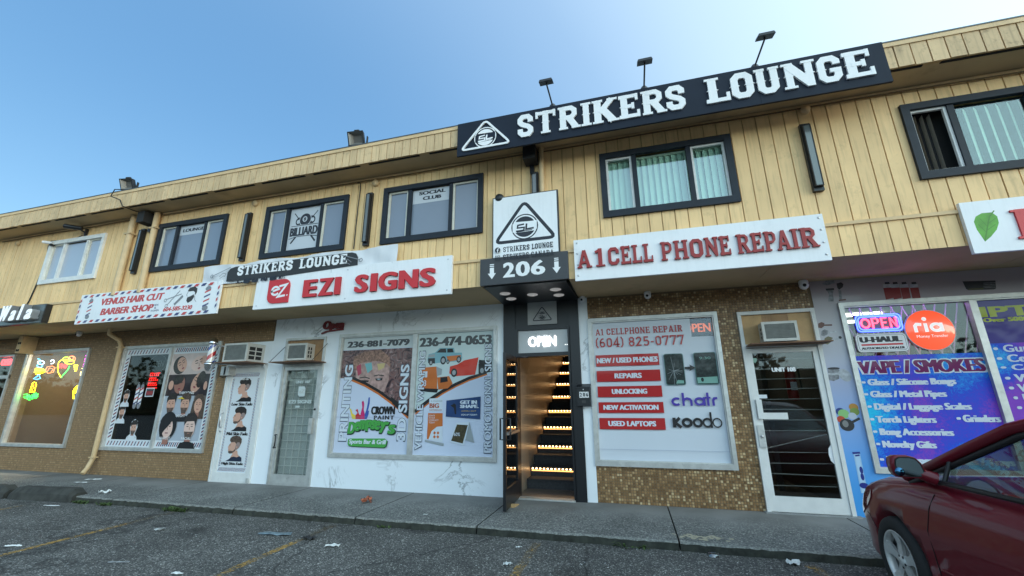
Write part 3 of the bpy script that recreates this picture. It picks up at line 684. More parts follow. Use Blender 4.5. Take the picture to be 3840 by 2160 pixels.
# ---- aluminium shop windows
def shop_window(key, mulls=(), glassmat=None, fw=.055, label=None, sill=.06):
    x0, x1, z0, z1 = LOW[key]; m = MB()
    frame_rects(m, x0 - .01, x1 + .01, z0 - .01, z1 + .01, fw, -.045, .03, m_alu, wb=sill)
    frame_rects(m, x0 + fw * .75, x1 - fw * .75, z0 + sill * .7, z1 - fw * .75, .022, -.02, .05, m_alu)
    for a, b in mulls: m.box(a, b, -.03, .05, z0 + sill - .01, z1 - fw, m_alu)
    w = m.build('window', bld)
    if label: w['label'] = label
    edges = [x0 + fw] + [e for ab in mulls for e in ab] + [x1 - fw]
    for a, b in zip(edges[::2], edges[1::2]):
        part(lambda m: m.box(a, b, .022, .028, z0 + sill, z1 - fw, glassmat), 'pane', w)
    for sx in (x0 + .02, x1 - .02):
        pass
    return w
g_shop = glass('shop_glass', (.94, .96, .95), 1.0)
g_dark = glass('shop_glass_dark', (.66, .68, .68), .98)
w_cafe = shop_window('cafe', (), g_shop, label='cafe window full of neon signs, orange room behind')
w_barb = shop_window('barber', ((-9.87, -9.80),), g_dark, label='barber shop window with striped border film')
w_ezi = shop_window('ezi', ((-3.83, -3.74),), g_shop, label='two part window of the sign shop covered in vinyl prints')
w_a1 = shop_window('a1', (), g_shop, label='phone repair shop window covered in grey vinyl', sill=.075)
w_ria = shop_window('ria', ((4.45, 4.53), (5.9, 5.98)), g_shop, label='smoke shop window with bright blue and purple vinyl')

# cafe room
m_orange = M('cafe_wall_orange', (.44, .23, .13), .7, var=.2, vscale=1.2)
m_cream2 = M('cafe_ceiling', (.55, .5, .36), .8)
m = MB(); m.box(-14.95, -12.25, 2.6, 2.7, 0, Z_S, m_orange); m.box(-14.95, -12.25, .25, 2.6, 2.95, 3.0, m_cream2); m.box(-14.2, -12.6, 1.6, 2.4, .0, 1.05, M('cafe_counter', (.19, .085, .05), .4))
m.box(-14.95, -12.25, 2.45, 2.6, 1.35, 1.5, M('cafe_shelf', (.07, .05, .04), .6)); m.box(-14.95, -12.25, 2.45, 2.6, 2.05, 2.12, M('cafe_shelf', (.07, .05, .04), .6))
m.build('cafe_interior', bld)
m = MB(); m.box(-14.3, -12.8, 1.0, 1.15, 2.93, 2.949, M('added_cafe_light', (.9, .9, .8), .5, emit=(1, .78, .50), estr=60)); m.build('room_light', bld)  # unseen warm lamp added to brighten the orange room
# left neighbour door with transom
x0, x1, z0, z1 = LOW['store']; m = MB(); frame_rects(m, x0, x1, z0, z1, .05, -.04, .03, m_alu); m.box(x0, x1, -.03, .04, 2.12, 2.2, m_alu); m.box(x1 - 1.05, x1 - 1.0, -.03, .04, .05, 2.12, m_alu)
d = m.build('door', bld); d['label'] = 'aluminium framed cafe door at the left edge with OPEN sign above'
part(lambda m: m.box(x0 + .05, x1 - .05, .02, .026, .05, 2.12, g_shop), 'door_glass', d); part(lambda m: m.box(x0 + .05, x1 - .05, .02, .026, 2.2, 2.67, g_shop), 'transom_glass', d)
m = MB(); m.box(-18.8, -15.05, 2.6, 2.7, 0, Z_S, M('cafe_wall_brown', (.14, .085, .055), .8)); m.build('cafe_back_wall', bld)

# ------------------------------------------------------------------ doors
def box_px(f, a, b, c, d, y):        # zoom box -> world rect
    x0, z1 = f(a, b, y); x1, z0 = f(c, d, y); return x0, x1, z0, z1
# barber door
x0, x1, z0, z1 = LOW['bdoor']
part(lambda m: m.box(x0, -7.042, -.014, .0, 2.226, 2.70, m_marble), 'transom_panel', bld)
m = MB(); frame_rects(m, x0, x1, z0, z1, .045, -.05, .04, m_aluw, wb=.012); m.box(x0 - .02, x1 + .03, -.06, -.05, z1 - .01, z1 + .03, m_alu)
m.box(x1 - .09, x1 - .03, -.085, -.05, z1 - .07, z1 + .01, m_steel); m.box(x1 - .05, x1 + .0, -.085, -.05, .02, .10, m_alu)
m.build('door_frame', bld)
m = MB(); frame_rects(m, x0 + .048, x1 - .048, .015, z1 - .048, .085, -.035, .01, m_aluw, wb=.16, wt=.10)
bd = m.build('door', bld); bd['label'] = 'white barber shop door filled by a haircut poster'
part(lambda m: m.box(x0 + .13, x1 - .13, -.012, -.004, .17, z1 - .14, m_white), 'door_glass', bd)
part(lambda m: m.tube([(x0 + .09, -.035, 1.28), (x0 + .09, -.085, 1.26), (x0 + .09, -.085, 1.02), (x0 + .09, -.035, 1.0)], .012, m_steel), 'door_handle', bd)
part(lambda m: m.lathe([(0, -.05), (.02, -.05), (.022, -.03)], (x0 + .09, 0, .93), m_steel, 14, 'Y'), 'lock_cylinder', bd)
# sign shop door
x0, x1, z0, z1 = LOW['edoor']
m = MB(); frame_rects(m, x0, x1, 0, z1, .045, -.045, .04, m_alu, wb=.012); m.box(x0 + .045, x1 - .045, -.04, .04, 2.165, 2.215, m_alu); m.build('door_frame', bld)
m_ply = M('plywood', (.36, .215, .11), .65, var=.18, vscale=6, streak=.2, dirt=.2, dscale=10)
m_plyl = M('plywood_light', (.50, .32, .15), .6, var=.12, vscale=7, dirt=.2, dscale=9)
part(lambda m: m.box(x0 + .046, x1 - .046, .0, .012, 2.216, z1 - .046, m_ply), 'transom_panel', bld)
m = MB(); frame_rects(m, x0 + .048, x1 - .048, .015, 2.16, .065, -.03, .012, m_alu, wb=.17, wt=.07)
ed = m.build('door', bld); ed['label'] = 'aluminium framed glass door with a white square grille inside'
part(lambda m: m.box(x0 + .11, x1 - .11, -.008, -.003, .18, 2.10, glass('door_glass_green', (.88, .90, .89), .95)), 'door_glass', ed)
part(lambda m: m.box(x0 + .11, x1 - .11, .075, .08, .18, 2.10, M('grey_green_backing', (.47, .50, .49), .5)), 'door_backing', ed)
def grid(m):
    a, b, c, d = x0 + .11, x1 - .11, .18, 2.10
    for i in range(1, 5): xx = a + (b - a) * i / 5; m.box(xx - .006, xx + .006, .055, .067, c, d, m_aluw)
    for i in range(1, 13): zz = c + (d - c) * i / 13; m.box(a, b, .04, .052, zz - .006, zz + .006, m_aluw)
part(grid, 'security_grille', ed)
hx, hz1 = zD(563, 922, -.06); hz0 = zD(550, 1015, -.06)[1]
part(lambda m: m.tube([(x0 + .085, -.03, hz1), (x0 + .085, -.085, hz1), (x0 + .115, -.085, hz1 - .03), (x0 + .115, -.085, hz0 + .03), (x0 + .085, -.085, hz0), (x0 + .085, -.03, hz0)], .011, m_black), 'door_handle', ed)
r = box_px(zD, 812, 800, 822, 915, -.06)
part(lambda m: m.box(x1 - .15, x1 - .07, -.075, -.03, r[2], r[3], m_alu), 'push_plate', ed)
part(lambda m: m.lathe([(0, -.05), (.018, -.05), (.02, -.03)], (x1 - .075, 0, r[3] + .16), m_black, 12, 'Y'), 'lock_cylinder', ed)
# unit 108 door
x0, x1, z0, z1 = LOW['d108']
m = MB(); frame_rects(m, x0, x1, 0, z1, .05, -.045, .04, m_aluw, wb=.012); m.box(x0 + .05, x1 - .05, -.04, .04, 2.20, 2.25, m_aluw); m.build('door_frame', bld)
for a, b, mt in ((x0 + .05, x0 + .33, m_plyl), (x0 + .333, x0 + .68, m_ply), (x0 + .683, x1 - .05, m_plyl)):
    part(lambda m: m.box(a, b, .0, .012, 2.25, z1 - .05, mt), 'transom_panel', bld)
m = MB(); frame_rects(m, x0 + .053, x1 - .053, .015, 2.19, .07, -.03, .012, m_aluw, wb=.19, wt=.07)
dd = m.build('door', bld); dd['label'] = 'white framed glass door of unit 108 with horizontal security bars'
part(lambda m: m.box(x0 + .12, x1 - .12, -.008, -.003, .20, 2.12, g_dark), 'door_glass', dd)
for k in range(13):
    zz = .33 + k * .142; tilt = .10 if k == 4 else random.uniform(-.008, .008)
    part(lambda m: m.tube([(x0 + .12, .05, zz - tilt), (x1 - .12, .05, zz + tilt)], .007, m_alu, 6), 'security_bar', dd)
r = box_px(zI, 168, 650, 190, 738, -.06)
part(lambda m: m.box(x0 + .065, x0 + .135, -.075, -.03, r[2], r[3], m_aluw), 'pull_plate', dd)
r = box_px(zI, 200, 710, 312, 740, -.04)
part(lambda m: m.box(x0 + .14, r[1], -.03, -.009, r[2], r[3], m_aluw), 'letter_slot', dd)
r = box_px(zI, 172, 767, 195, 868, -.06)
part(lambda m: m.box(x0 + .03, x0 + .11, -.06, -.03, r[2], r[3], m_alu), 'lock_plate', dd)
part(lambda m: m.lathe([(0, -.075), (.018, -.075), (.02, -.06)], (x0 + .075, 0, (r[2] + r[3]) / 2), m_steel, 14, 'Y'), 'lock_cylinder', dd)
r = box_px(zI, 482, 855, 512, 945, -.03)
part(lambda m: m.prism([(x1 - .12 + .05 * (1 - abs(t) ** 3) * -1, r[2] + (r[3] - r[2]) * (t + 1) / 2) for t in (-1, -.9, -.6, 0, .6, .9, 1)] + [(x1 - .10, r[3]), (x1 - .10, r[2])], -.02, .01, m_white), 'push_plate', dd)
part(lambda m: m.box(x0 - .03, x1 + .05, -.10, .35, -.01, .012, M('concrete_sill', (.26, .27, .27), .85, var=.15, dirt=.3)), 'door_sill', bld)
m = MB(); m.box(1.55, 2.68, 3.2, 3.3, 0, Z_S, M('dim_shop_wall', (.16, .16, .15), .9))
m.box(1.8, 1.95, 2.2, 2.3, 0, 1.9, M('shop_shelf_dark', (.10, .09, .08), .7)); m.box(2.25, 2.33, 1.6, 1.7, 0, 2.3, M('shop_post', (.16, .15, .14), .7)); m.build('shop_interior', bld)
part(lambda m: m.box(1.7, 2.5, 1.6, 1.75, 2.95, 2.98, M('added_shop_light', (.9, 1, .95), .5, emit=(.9, 1, .95), estr=11)), 'room_light', bld)  # unseen panel added to lighten the room behind the dark door glass
m = MB(); m.lathe([(0, 0), (.07, 0), (.075, .03), (.075, .40), (.05, .46), (.02, .48), (.02, .54), (0, .54)], (2.37, .55, 1.45), M('extinguisher_red', (.35, .015, .01), .35)); m.tube([(2.37, .55, 1.98), (2.47, .5, 1.95), (2.48, .5, 1.6)], .012, m_blackm)
m.box(2.33, 2.41, .46, .48, 1.6, 1.72, m_white)
tag(m.build('fire_extinguisher'), 'red fire extinguisher hanging inside the glass door of unit 108', 'fire extinguisher')

# ------------------------------------------------------------------ entrance 206: frame, open door, stairs
x0, x1 = -1.865, -.93
m = MB(); m.box(x0 - .0, x0 + .045, -.05, .12, 0, 2.67, m_black); m.box(x1 - .03, x1 + .01, -.05, .12, 0, 2.67, m_black); m.box(x0 + .045, x1 - .03, -.05, .12, 2.19, 2.25, m_black); m.box(x0 + .045, x1 - .03, -.05, .12, 2.64, 2.69, m_black)
m.box(-.93, -.765, -.05, -.03, 0, Z_S, m_black); m.box(-2.075, -1.865, -.05, -.03, 0, Z_S, m_black)
ef = m.build('entrance_frame', bld)
part(lambda m: m.box(x0 + .045, x1 - .03, .0, .006, 2.25, 2.64, M('transom_film', (.42, .44, .46), .4, coat=1)), 'transom_glass', ef)
def open_door(m):
    frame_rects(m, 0, .86, .015, 2.17, .065, -.02, .02, m_black, wb=.26, wt=.08)
od = MB(); open_door(od); od = od.build('door', bld); od['label'] = 'black framed glass door standing wide open over the sidewalk'
od.location = (-1.835 + 3, -.06, 0); od.rotation_euler = (0, 0, R(-87.5))
gdo = MB(); gdo.box(.065, .795, -.004, .004, .275, 2.09, glass('door_glass_mirror', (.50, .50, .50), .82)); gdo.build('door_glass', od)
for s in (-1, 1):
    hb = MB(); hb.tube([(.80, s * .02, 1.22), (.80, s * .075, 1.22), (.80, s * .075, .93), (.80, s * .02, .93)], .013, m_black); hb.build('door_handle', od)
hb = MB(); hb.box(.06, .80, .02, .05, .99, 1.03, m_steel); hb.build('push_bar', od)
hb = MB(); hb.tube([(.12, .03, 2.05), (.45, .10, 2.14), (.05, .2, 2.17)], .012, m_black); hb.build('door_closer', od)
m_stwall = M('stairwell_wall', (.46, .36, .27), .35, var=.05)
m_tread = M('stair_carpet', (.045, .047, .052), .85, var=.2, vscale=30, bump=.5, bscale=200)
m_nose = M('stair_nosing', (.02, .02, .022), .5)
m_led = M('led_dot', (1, .8, .5), .5, emit=(1, .62, .28), estr=7)
m_glowstrip = M('glow_strip', (1, .7, .35), .5, emit=(1, .42, .10), estr=1.3)
SX0, SX1 = -1.90, -.70
st = thing('staircase', (-1.3, .8, 0), 'dark carpeted staircase lit by warm LED strips behind the open door of 206', 'staircase')
y, z = .77, 0.0
for k in range(20):
    r_, t_ = .162, .297
    m = MB(); m.box(SX0 + .01, SX1, y, y + t_ + .02, max(0, z - .05), z + r_ - .02, m_tread); m.box(SX0 + .01, SX1, y - .022, y + t_ - .003, z + r_ - .02, z + r_, m_tread)
    s_ = m.build('step', st)
    if k % 2 == 1:
        q = MB()
        n = 17
        for i in range(n):
            xx = SX0 + .05 + (SX1 - SX0 - .1) * i / (n - 1); q.box(xx - .013, xx + .013, y - .014, y - .004, z + .118, z + .136, m_led)
        q.build('led_dots', s_); bpy.data.objects[q and s_.children[0].name]['kind'] = 'stuff'
        q = MB(); q.box(SX0 + .03, SX1, y - .007, y - .001, z + .085, z + .104, m_glowstrip); q.build('glow_strip', s_)  # glowing strip added below the LED dots to warm the stairwell wall
    y += t_; z += r_
m = MB(); m.box(SX0 - .08, SX0, .12, 8, -.1, 6, m_stwall); m.box(SX1, SX1 + .08, .12, 8, -.1, 6, m_stwall); m.box(SX0, SX1, 7.0, 7.1, 0, 6, m_dark)
m.box(SX0, SX1, .12, .9, 2.75, 2.8, m_dark); m.box(SX0 - .05, SX1 + .05, .12, 7, 5.4, 5.45, m_dark)
m.box(SX0, SX1, .0, .78, -.06, .004, M('entry_tile', (.16, .12, .10), .35, var=.3, vscale=20)); m.build('stairwell', bld)
part(lambda m: m.box(-1.87, -.94, -.09, .06, -.005, .022, m_alu), 'threshold', bld)
m = MB(); m.hexa([(-1.80, -.62, 0), (-1.74, -.62, 0), (-1.72, -.42, 0), (-1.78, -.42, 0), (-1.80, -.62, .05), (-1.74, -.62, .05), (-1.72, -.42, .012), (-1.78, -.42, .012)], m_plyl)
tag(m.build('door_wedge'), 'small wooden wedge holding the black door open', 'door wedge')

# canopy box with 206
cp = thing('entrance_canopy', (-1.4, -.6, Z_S), 'charcoal box canopy over the entrance with 206 and two arrows', 'canopy')
m_char = M('charcoal_panel', (.035, .037, .042), .42, var=.06)
m = MB(); m.box(-2.075, -.735, -1.262, BY - .025, Z_S - .012, 3.553, m_char); m.build('front_box', cp)
m = MB(); m.hexa([(-2.03, -1.2, Z_S - .03), (-.79, -1.2, Z_S - .03), (-.752, -.052, Z_S - .03), (-2.073, -.052, Z_S - .03), (-2.03, -1.2, Z_S + .018), (-.79, -1.2, Z_S + .018), (-.752, -.052, Z_S + .018), (-2.073, -.052, Z_S + .018)], m_black); m.build('underside', cp)
m_lampw = M('downlight_lens', (.65, .63, .62), .5, emit=(1, .95, .9), estr=.10)
for (u, v) in ((443, 1122), (835, 1090), (655, 1130), (860, 1133), (490, 1162)):
    d = ray(1680 + u * .483, 560 + v * .483); t = (Z_S - .035 - CAM.z) / d.z; p = CAM + d * t
    m = MB(); m.lathe([(0, -.012), (.058, -.012), (.062, -.004), (.085, -.002), (.088, .006)], (p.x, p.y, Z_S - .034), m_lampw, 20); m.build('downlight', cp)
YB = -1.263
def slabnum(y):
    for ch, (a, b, c, d) in (('2', (432, 870, 513, 1000)), ('0', (530, 860, 630, 992)), ('6', (648, 850, 748, 980))):
        A = Art(y); p0 = zF(a, d - 3, y); p1 = zF(c, b + 4, y)
        A.text(ch, p0, p1, m_wletter, bold=.018, heavy=.010); A.build('numeral', cp)
slabnum(YB)
def arrow(a, b, c, d):
    A = Art(YB); xa, zt = zF(a, b, YB); xb, zb = zF(c, d, YB); w = xb - xa; h = zt - zb; mx = (xa + xb) / 2
    A.rect(mx - w * .26, zt - h * .06, mx + w * .26, zt, m_wletter); A.rect(mx - w * .26, zt - h * .18, mx + w * .26, zt - h * .11, m_wletter)
    A.poly([(mx - w * .26, zt - h * .24), (mx + w * .26, zt - h * .24), (mx + w * .26, zb + h * .38), (xb, zb + h * .38), (mx, zb), (xa, zb + h * .38), (mx - w * .26, zb + h * .38)], m_wletter)
    A.build('arrow', cp)
arrow(310, 895, 372, 1005); arrow(808, 845, 877, 958)

def sl_emblem(A, cx, zb, w, h, ink, paper, wt=.09, d=0):
    """rounded triangle with a disc crossed by a band carrying S L"""
    def tri(k):
        P = [(cx - w / 2, zb), (cx + w / 2, zb), (cx, zb + h)]; c = Vector((cx, zb + h / 3)); out = []
        for i in range(3):
            p = Vector(P[i]); a = Vector(P[i - 1]); b = Vector(P[(i + 1) % 3]); r = .10 * w
            q1 = p + (a - p).normalized() * r; q2 = p + (b - p).normalized() * r
            for t in (0, .25, .5, .75, 1): out.append(tuple((q1 * (1 - t) ** 2 + p * 2 * t * (1 - t) + q2 * t * t) * 1.0))
        return out
    A.line(tri(0), wt * w, ink, True, d=d)
    r = .215 * w; cz = zb + h * .345
    A.ring(cx, cz, r, r, .02 * w, ink)
    for s in (1, -1):
        pts = [(cx + r * .84 * math.cos(R(a)), cz + s * r * .84 * math.sin(R(a))) for a in range(28, 153, 8)]
        A.poly(pts if s > 0 else pts[::-1], ink)
    A.poly([(cx - r * .95, cz - r * .40), (cx + r * .95, cz - r * .28), (cx + r * .95, cz + r * .42), (cx - r * .95, cz + r * .30)], paper)
    k = r * .62; y0 = cz - .02 * w
    A.line([(cx - .05 * k, y0 + .48 * k), (cx - .85 * k, y0 + .40 * k), (cx - .9 * k, y0 + .05 * k), (cx - .05 * k, y0 + .05 * k), (cx - .1 * k, y0 - .32 * k), (cx - 1.1 * k, y0 - .36 * k)], .20 * k, ink)
    A.line([(cx + .25 * k, y0 + .52 * k), (cx + .18 * k, y0 - .22 * k), (cx + 1.15 * k, y0 - .14 * k)], .22 * k, ink)
    A.line([(cx - 1.0 * k, y0 - .50 * k), (cx + .95 * k, y0 - .36 * k)], .10 * k, ink)
m_ink = M('navy_ink', (.010, .014, .024), .5)
# logo light box above the canopy
YL = -1.262
lb = thing('logo_sign', (-1.35, -1.2, 3.55), 'white square sign with a black triangle emblem standing on the canopy', 'sign')
m = MB(); m.box(-1.885, -.845, -1.258, BY - .03, 3.556, 4.56, m_black); m.build('sign_box', lb)
m = MB(); m.box(-1.868, -.868, YL, -1.2585, 3.558, 4.545, m_white); m.build('sign_face', lb)
A = Art(YL)
p0 = zF(365, 740, YL); p1 = zF(855, 395, YL); pc = zF(612, 395, YL)
sl_emblem(A, -1.37, p0[1] + .02, .93, pc[1] - p0[1] - .035, m_ink, m_white, .055)
A.build('emblem', lb)
A = Art(YL); a = zF(428, 800, YL); b = zF(815, 727, YL); b = (b[0], a[1] + .085)
slab_string(A, 'STRIKERS LOUNGE', a, b, m_ink, .85)
slab_string(A, 'STRIKERS CANADA', (a[0], a[1] - .125), (b[0] + .01, b[1] - .125), m_ink, .85)
bx = zF(388, 788, YL); A.disc(bx[0], bx[1] + .003, .042, .042, m_ink); A.text('f', (bx[0] - .012, bx[1] - .04), (bx[0] + .02, bx[1] + .03), m_white, .02)
A.line([(bx[0] - .035, bx[1] - .155), (bx[0] + .035, bx[1] - .155), (bx[0] + .035, bx[1] - .09), (bx[0] - .035, bx[1] - .09)], .009, m_ink, True); A.ring(bx[0], bx[1] - .122, .016, .016, .007, m_ink)
A.build('lettering', lb)
m = MB(); m.lathe([(0, -.05), (.06, -.05), (.075, -.02), (.075, .02), (.0, .03)], (-1.78, -1.22, 4.56), m_black, 18, 'Y')
tag(m.build('siren'), 'small round black siren behind the top left corner of the logo sign', 'siren')
# plaque over the transom
pq = box_px(zF, 617, 1185, 847, 1352, -.056)
pl = thing('plaque', (pq[0] + .2, -.05, pq[2]), 'small grey square plaque with a triangle emblem above the doorway', 'sign')
part(lambda m: m.box(pq[0], pq[1], -.058, -.0505, pq[2], pq[3], M('grey_plaque', (.36, .36, .36), .4, var=.1)), 'sign_face', pl)
A = Art(-.058); sl_emblem(A, (pq[0] + pq[1]) / 2, pq[2] + .07, (pq[1] - pq[0]) * .66, (pq[3] - pq[2]) * .58, m_ink, M('grey_plaque', ()), .05); A.build('emblem', pl)

# ------------------------------------------------------------------ roof sign STRIKERS LOUNGE
YS = -1.66
rs = thing('roof_sign', (.5, -1.63, 5.16), 'long navy roof sign reading STRIKERS LOUNGE in raised white letters', 'sign')
a = on_wall(1716.9, 472, YS); b = on_wall(1712.7, 585.2, YS); c = on_wall(3311.3, 167, YS); d = on_wall(3350.2, 306.5, YS)
sx0, sx1, sz0, sz1 = (a[0] + b[0]) / 2, (c[0] + d[0]) / 2, (b[1] + d[1]) / 2, (a[1] + c[1]) / 2
n = 4
for i in range(n):
    xa = sx0 + (sx1 - sx0) * i / n; xb = sx0 + (sx1 - sx0) * (i + 1) / n
    part(lambda m: m.box(xa + .001, xb - .001, YS, FY - .022, sz0, sz1 + .035, m_navysign), 'sign_panel', rs)
def jr(a, b, c, d, f, y): p = f(a, d, y); q = f(c, b, y); return p[0], q[0], p[1], q[1]
LET = [('S', 'J', 622, 760, 815, 1060), ('T', 'J', 785, 960, 800, 1030), ('R', 'J', 985, 1175, 765, 1000), ('I', 'J', 1190, 1282, 740, 970), ('K', 'J', 1290, 1520, 700, 950),
       ('E', 'J', 1530, 1715, 670, 905), ('R', 'J', 1730, 1945, 630, 870), ('S', 'J', 1950, 2125, 590, 825), ('L', 'J', 2305, 2525, 530, 770)]
zlo, zhi = [], []
for ch, f, a, b, t, bt in LET:
    zlo.append(zJ((a + b) / 2, bt, YS)[1]); zhi.append(zJ((a + b) / 2, t, YS)[1])
lz0 = sz0 + .125; lz1 = sz1 - .04
YLt = YS - .024
xl = [zJ(a, (t + bt) / 2, YLt)[0] for ch, f, a, b, t, bt in LET]; xr = [zJ(b, (t + bt) / 2, YLt)[0] for ch, f, a, b, t, bt in LET]
chs = [l[0] for l in LET]
for ch, a, b, mid in (('O', -28, 105, 412), ('U', 112, 262, 385), ('N', 268, 470, 345), ('G', 474, 620, 325), ('E', 625, 798, 293)):
    chs.append(ch); xl.append(zK(a, mid, YLt)[0]); xr.append(zK(b, mid, YLt)[0])
for ch, a, b in zip(chs, xl, xr):
    A = slab_letter(ch, a, b, lz0, lz1, YLt, .024, m_wletter, .98, True); A.build('letter', rs)
A = Art(YS - .02); pa = zJ(335, 885, YS); pb = zJ(335, 1150, YS)
sl_emblem(A, zJ(160, 1160, YS)[0] / 2 + zJ(515, 1095, YS)[0] / 2, lz0 - .045, .80, lz1 - lz0 + .085, m_wletter, m_navysign, .04, d=.018); A.build('emblem', rs)

# three slim arm lights over the sign
for i, (bu, bv, hu, hv, f) in enumerate(((935, 765, 880, 543, zJ), (1755, 605, 1757, 362, zJ), (110, 293, 165, 118, zK))):
    bx, bz = f(bu, bv, -1.6); hx, hz = f(hu, hv, -1.95)
    lab = ['thin arm spotlight above the first letters of the roof sign', 'thin arm spotlight above the middle of the roof sign', 'thin arm spotlight at the right, above LOUNGE on the roof sign'][i]
    t = thing('sign_spotlight', (bx, -1.58, Z_RT), lab, 'spotlight', 'arm spotlights along the top of the roof sign')
    part(lambda m: m.lathe([(0, .05), (.03, .05), (.05, .02), (.06, -.02), (.06, -.05)], (bx, -1.58, Z_RT + .03), m_black, 14), 'base', t)
    part(lambda m: m.tube([(bx, -1.58, Z_RT + .05), (hx, -1.95, hz - .03)], .012, m_black, 8), 'arm', t)
    m = MB(); m.hexa([(hx - .10, -2.03, hz - .045), (hx + .10, -2.03, hz - .045), (hx + .10, -1.90, hz - .01), (hx - .10, -1.90, hz - .01), (hx - .085, -2.03, hz - .01), (hx + .085, -2.03, hz - .01), (hx + .085, -1.9, hz + .03), (hx - .085, -1.9, hz + .03)], m_black)
    m.build('lamp_head', t)

# flood lights on the roof edge
m_fl = M('floodlight_glass', (.16, .15, .14), .2, coat=1)
def flood(x, z, s, lab, yaw):
    t = thing('floodlight', (x, -1.52, Z_RT), lab, 'floodlight', 'floodlights standing on the roof edge'); t['local'] = 1; t.rotation_euler = (0, 0, yaw)
    h = z - Z_RT
    m = MB(); m.box(-.20 * s, -.185 * s, -.02, .02, .02, h + .05, m_blackm); m.box(.185 * s, .20 * s, -.02, .02, .02, h + .05, m_blackm); m.box(-.20 * s, .20 * s, -.03, .03, 0.0, .02, m_blackm); m.build('bracket', t)
    # tilted head: a shallow pan opening downwards-outwards
    mt = Matrix.Translation((0, -.02, h)) @ Matrix.Rotation(R(24), 4, 'X')
    def H(vs): return [tuple(mt @ Vector(v)) for v in vs]
    w, hh, dp = .17 * s, .14 * s, .10 * s
    m = MB(); o = [(-w, -dp, -hh), (w, -dp, -hh), (w, -dp, hh), (-w, -dp, hh)]; k = .86; i_ = [(-w * k, -dp, -hh * k), (w * k, -dp, -hh * k), (w * k, -dp, hh * k), (-w * k, -dp, hh * k)]
    q = .5; r_ = [(-w * q, -dp * .1, -hh * q), (w * q, -dp * .1, -hh * q), (w * q, -dp * .1, hh * q), (-w * q, -dp * .1, hh * q)]
    bk = [(-w * .8, dp * .3, -hh * .8), (w * .8, dp * .3, -hh * .8), (w * .8, dp * .3, hh * .8), (-w * .8, dp * .3, hh * .8)]
    m.add(H(o + i_), [(0, 1, 5, 4), (1, 2, 6, 5), (2, 3, 7, 6), (3, 0, 4, 7)], m_blackm)
    m.add(H(o + bk), [(0, 4, 5, 1), (1, 5, 6, 2), (2, 6, 7, 3), (3, 7, 4, 0), (4, 7, 6, 5)], m_blackm)
    m.add(H([(-.045, -dp * .4, hh), (.045, -dp * .4, hh), (.045, dp * .3, hh), (-.045, dp * .3, hh), (-.04, -dp * .3, hh + .035), (.04, -dp * .3, hh + .035), (.04, dp * .2, hh + .035), (-.04, dp * .2, hh + .035)]), [(0, 1, 5, 4), (1, 2, 6, 5), (2, 3, 7, 6), (3, 0, 4, 7), (4, 5, 6, 7)], m_blackm)
    hd = m.build('lamp_head', t)
    m = MB(); m.add(H(i_ + r_), [(0, 1, 5, 4), (1, 2, 6, 5), (2, 3, 7, 6), (3, 0, 4, 7)], M('reflector', (.22, .22, .21), .4, metal=.5)); m.add(H(r_), [(0, 1, 2, 3)], m_fl); m.build('reflector', hd)
flood(-9.86, 5.93, .82, 'black floodlight on the roof edge at the far left, cable looping down', R(12))
flood(-4.30, 5.93, .86, 'black floodlight on the roof edge left of the navy roof sign', R(8))

# ------------------------------------------------------------------ EZI SIGNS
YE = -1.245
def panel_sign(name, lab, x0, x1, z0, z1, y, thick=.045, loc=None, mat=None):
    t = thing(name, ((x0 + x1) / 2, y, z0), lab, 'sign')
    part(lambda m: m.box(x0, x1, y, y + thick, z0, z1, mat or m_white), 'sign_panel', t)
    return t
ez = panel_sign('shop_sign', 'white shop sign with raised red letters EZI SIGNS', -6.353, -2.55, 3.057, 3.683, YE, .05)
for k, (ch, a, b, t_, bt) in enumerate((('E', 825, 938, 968, 1128), ('Z', 952, 1072, 952, 1118), ('I', 1085, 1130, 945, 1108), ('S', 1250, 1360, 925, 1088), ('I', 1383, 1430, 912, 1076), ('G', 1445, 1598, 895, 1068), ('N', 1618, 1768, 880, 1056), ('S', 1788, 1912, 865, 1040))):
    y = YE - .035; A = Art(y); q = jr(a, t_, b, bt, zC, y)
    zl, zh = 3.193, 3.498
    A.text(ch, (q[0], zl), (q[1], zh), m_red, bold=.02, heavy=.022 if ch in 'EZIN' else .016, d=.034, side=m_redside); A.build('letter', ez)
A = Art(YE - .02); q = jr(520, 960, 728, 1185, zC, YE - .02); X0, X1, Z0, Z1 = q[0], q[1], 3.135, 3.565; w = X1 - X0; h = Z1 - Z0
sq = []
def corner(cx, cz, r, a0): return [(cx + r * math.cos(R(a0 + t)), cz + r * math.sin(R(a0 + t))) for t in (0, 22, 45, 68, 90)]
sq = [(X1, Z0)] + corner(X1 - .28 * w, Z1 - .28 * w, .28 * w, 0) + [(X0, Z1)] + corner(X0 + .28 * w, Z0 + .28 * w, .28 * w, 180)
A.prism(sq, A.lay(), .018, m_red)
cx, cz = X0 + .36 * w, Z0 + .52 * h
A.line([(cx - .20 * w, cz - .03 * h), (cx + .12 * w, cz + .06 * h)] + [(cx + .0 * w + .17 * w * math.cos(R(a)), cz + .17 * h * math.sin(R(a))) for a in range(25, 330, 20)], .085 * w, m_wletter)
A.line([(X0 + .52 * w, Z0 + .70 * h), (X0 + .86 * w, Z0 + .76 * h), (X0 + .50 * w, Z0 + .26 * h), (X0 + .84 * w, Z0 + .30 * h)], .08 * w, m_wletter)
A.disc(X0 + .93 * w, Z0 + .30 * h, .03 * w, .03 * w, m_wletter)
A.build('logo_tile', ez)
for x in (-6.28, -4.45, -2.62):
    for z in (3.12, 3.62):
        part(lambda m: m.lathe([(0, -.006), (.010, -.005), (.013, 0)], (x, YE, z), m_steel, 8, 'Y'), 'screw', ez)

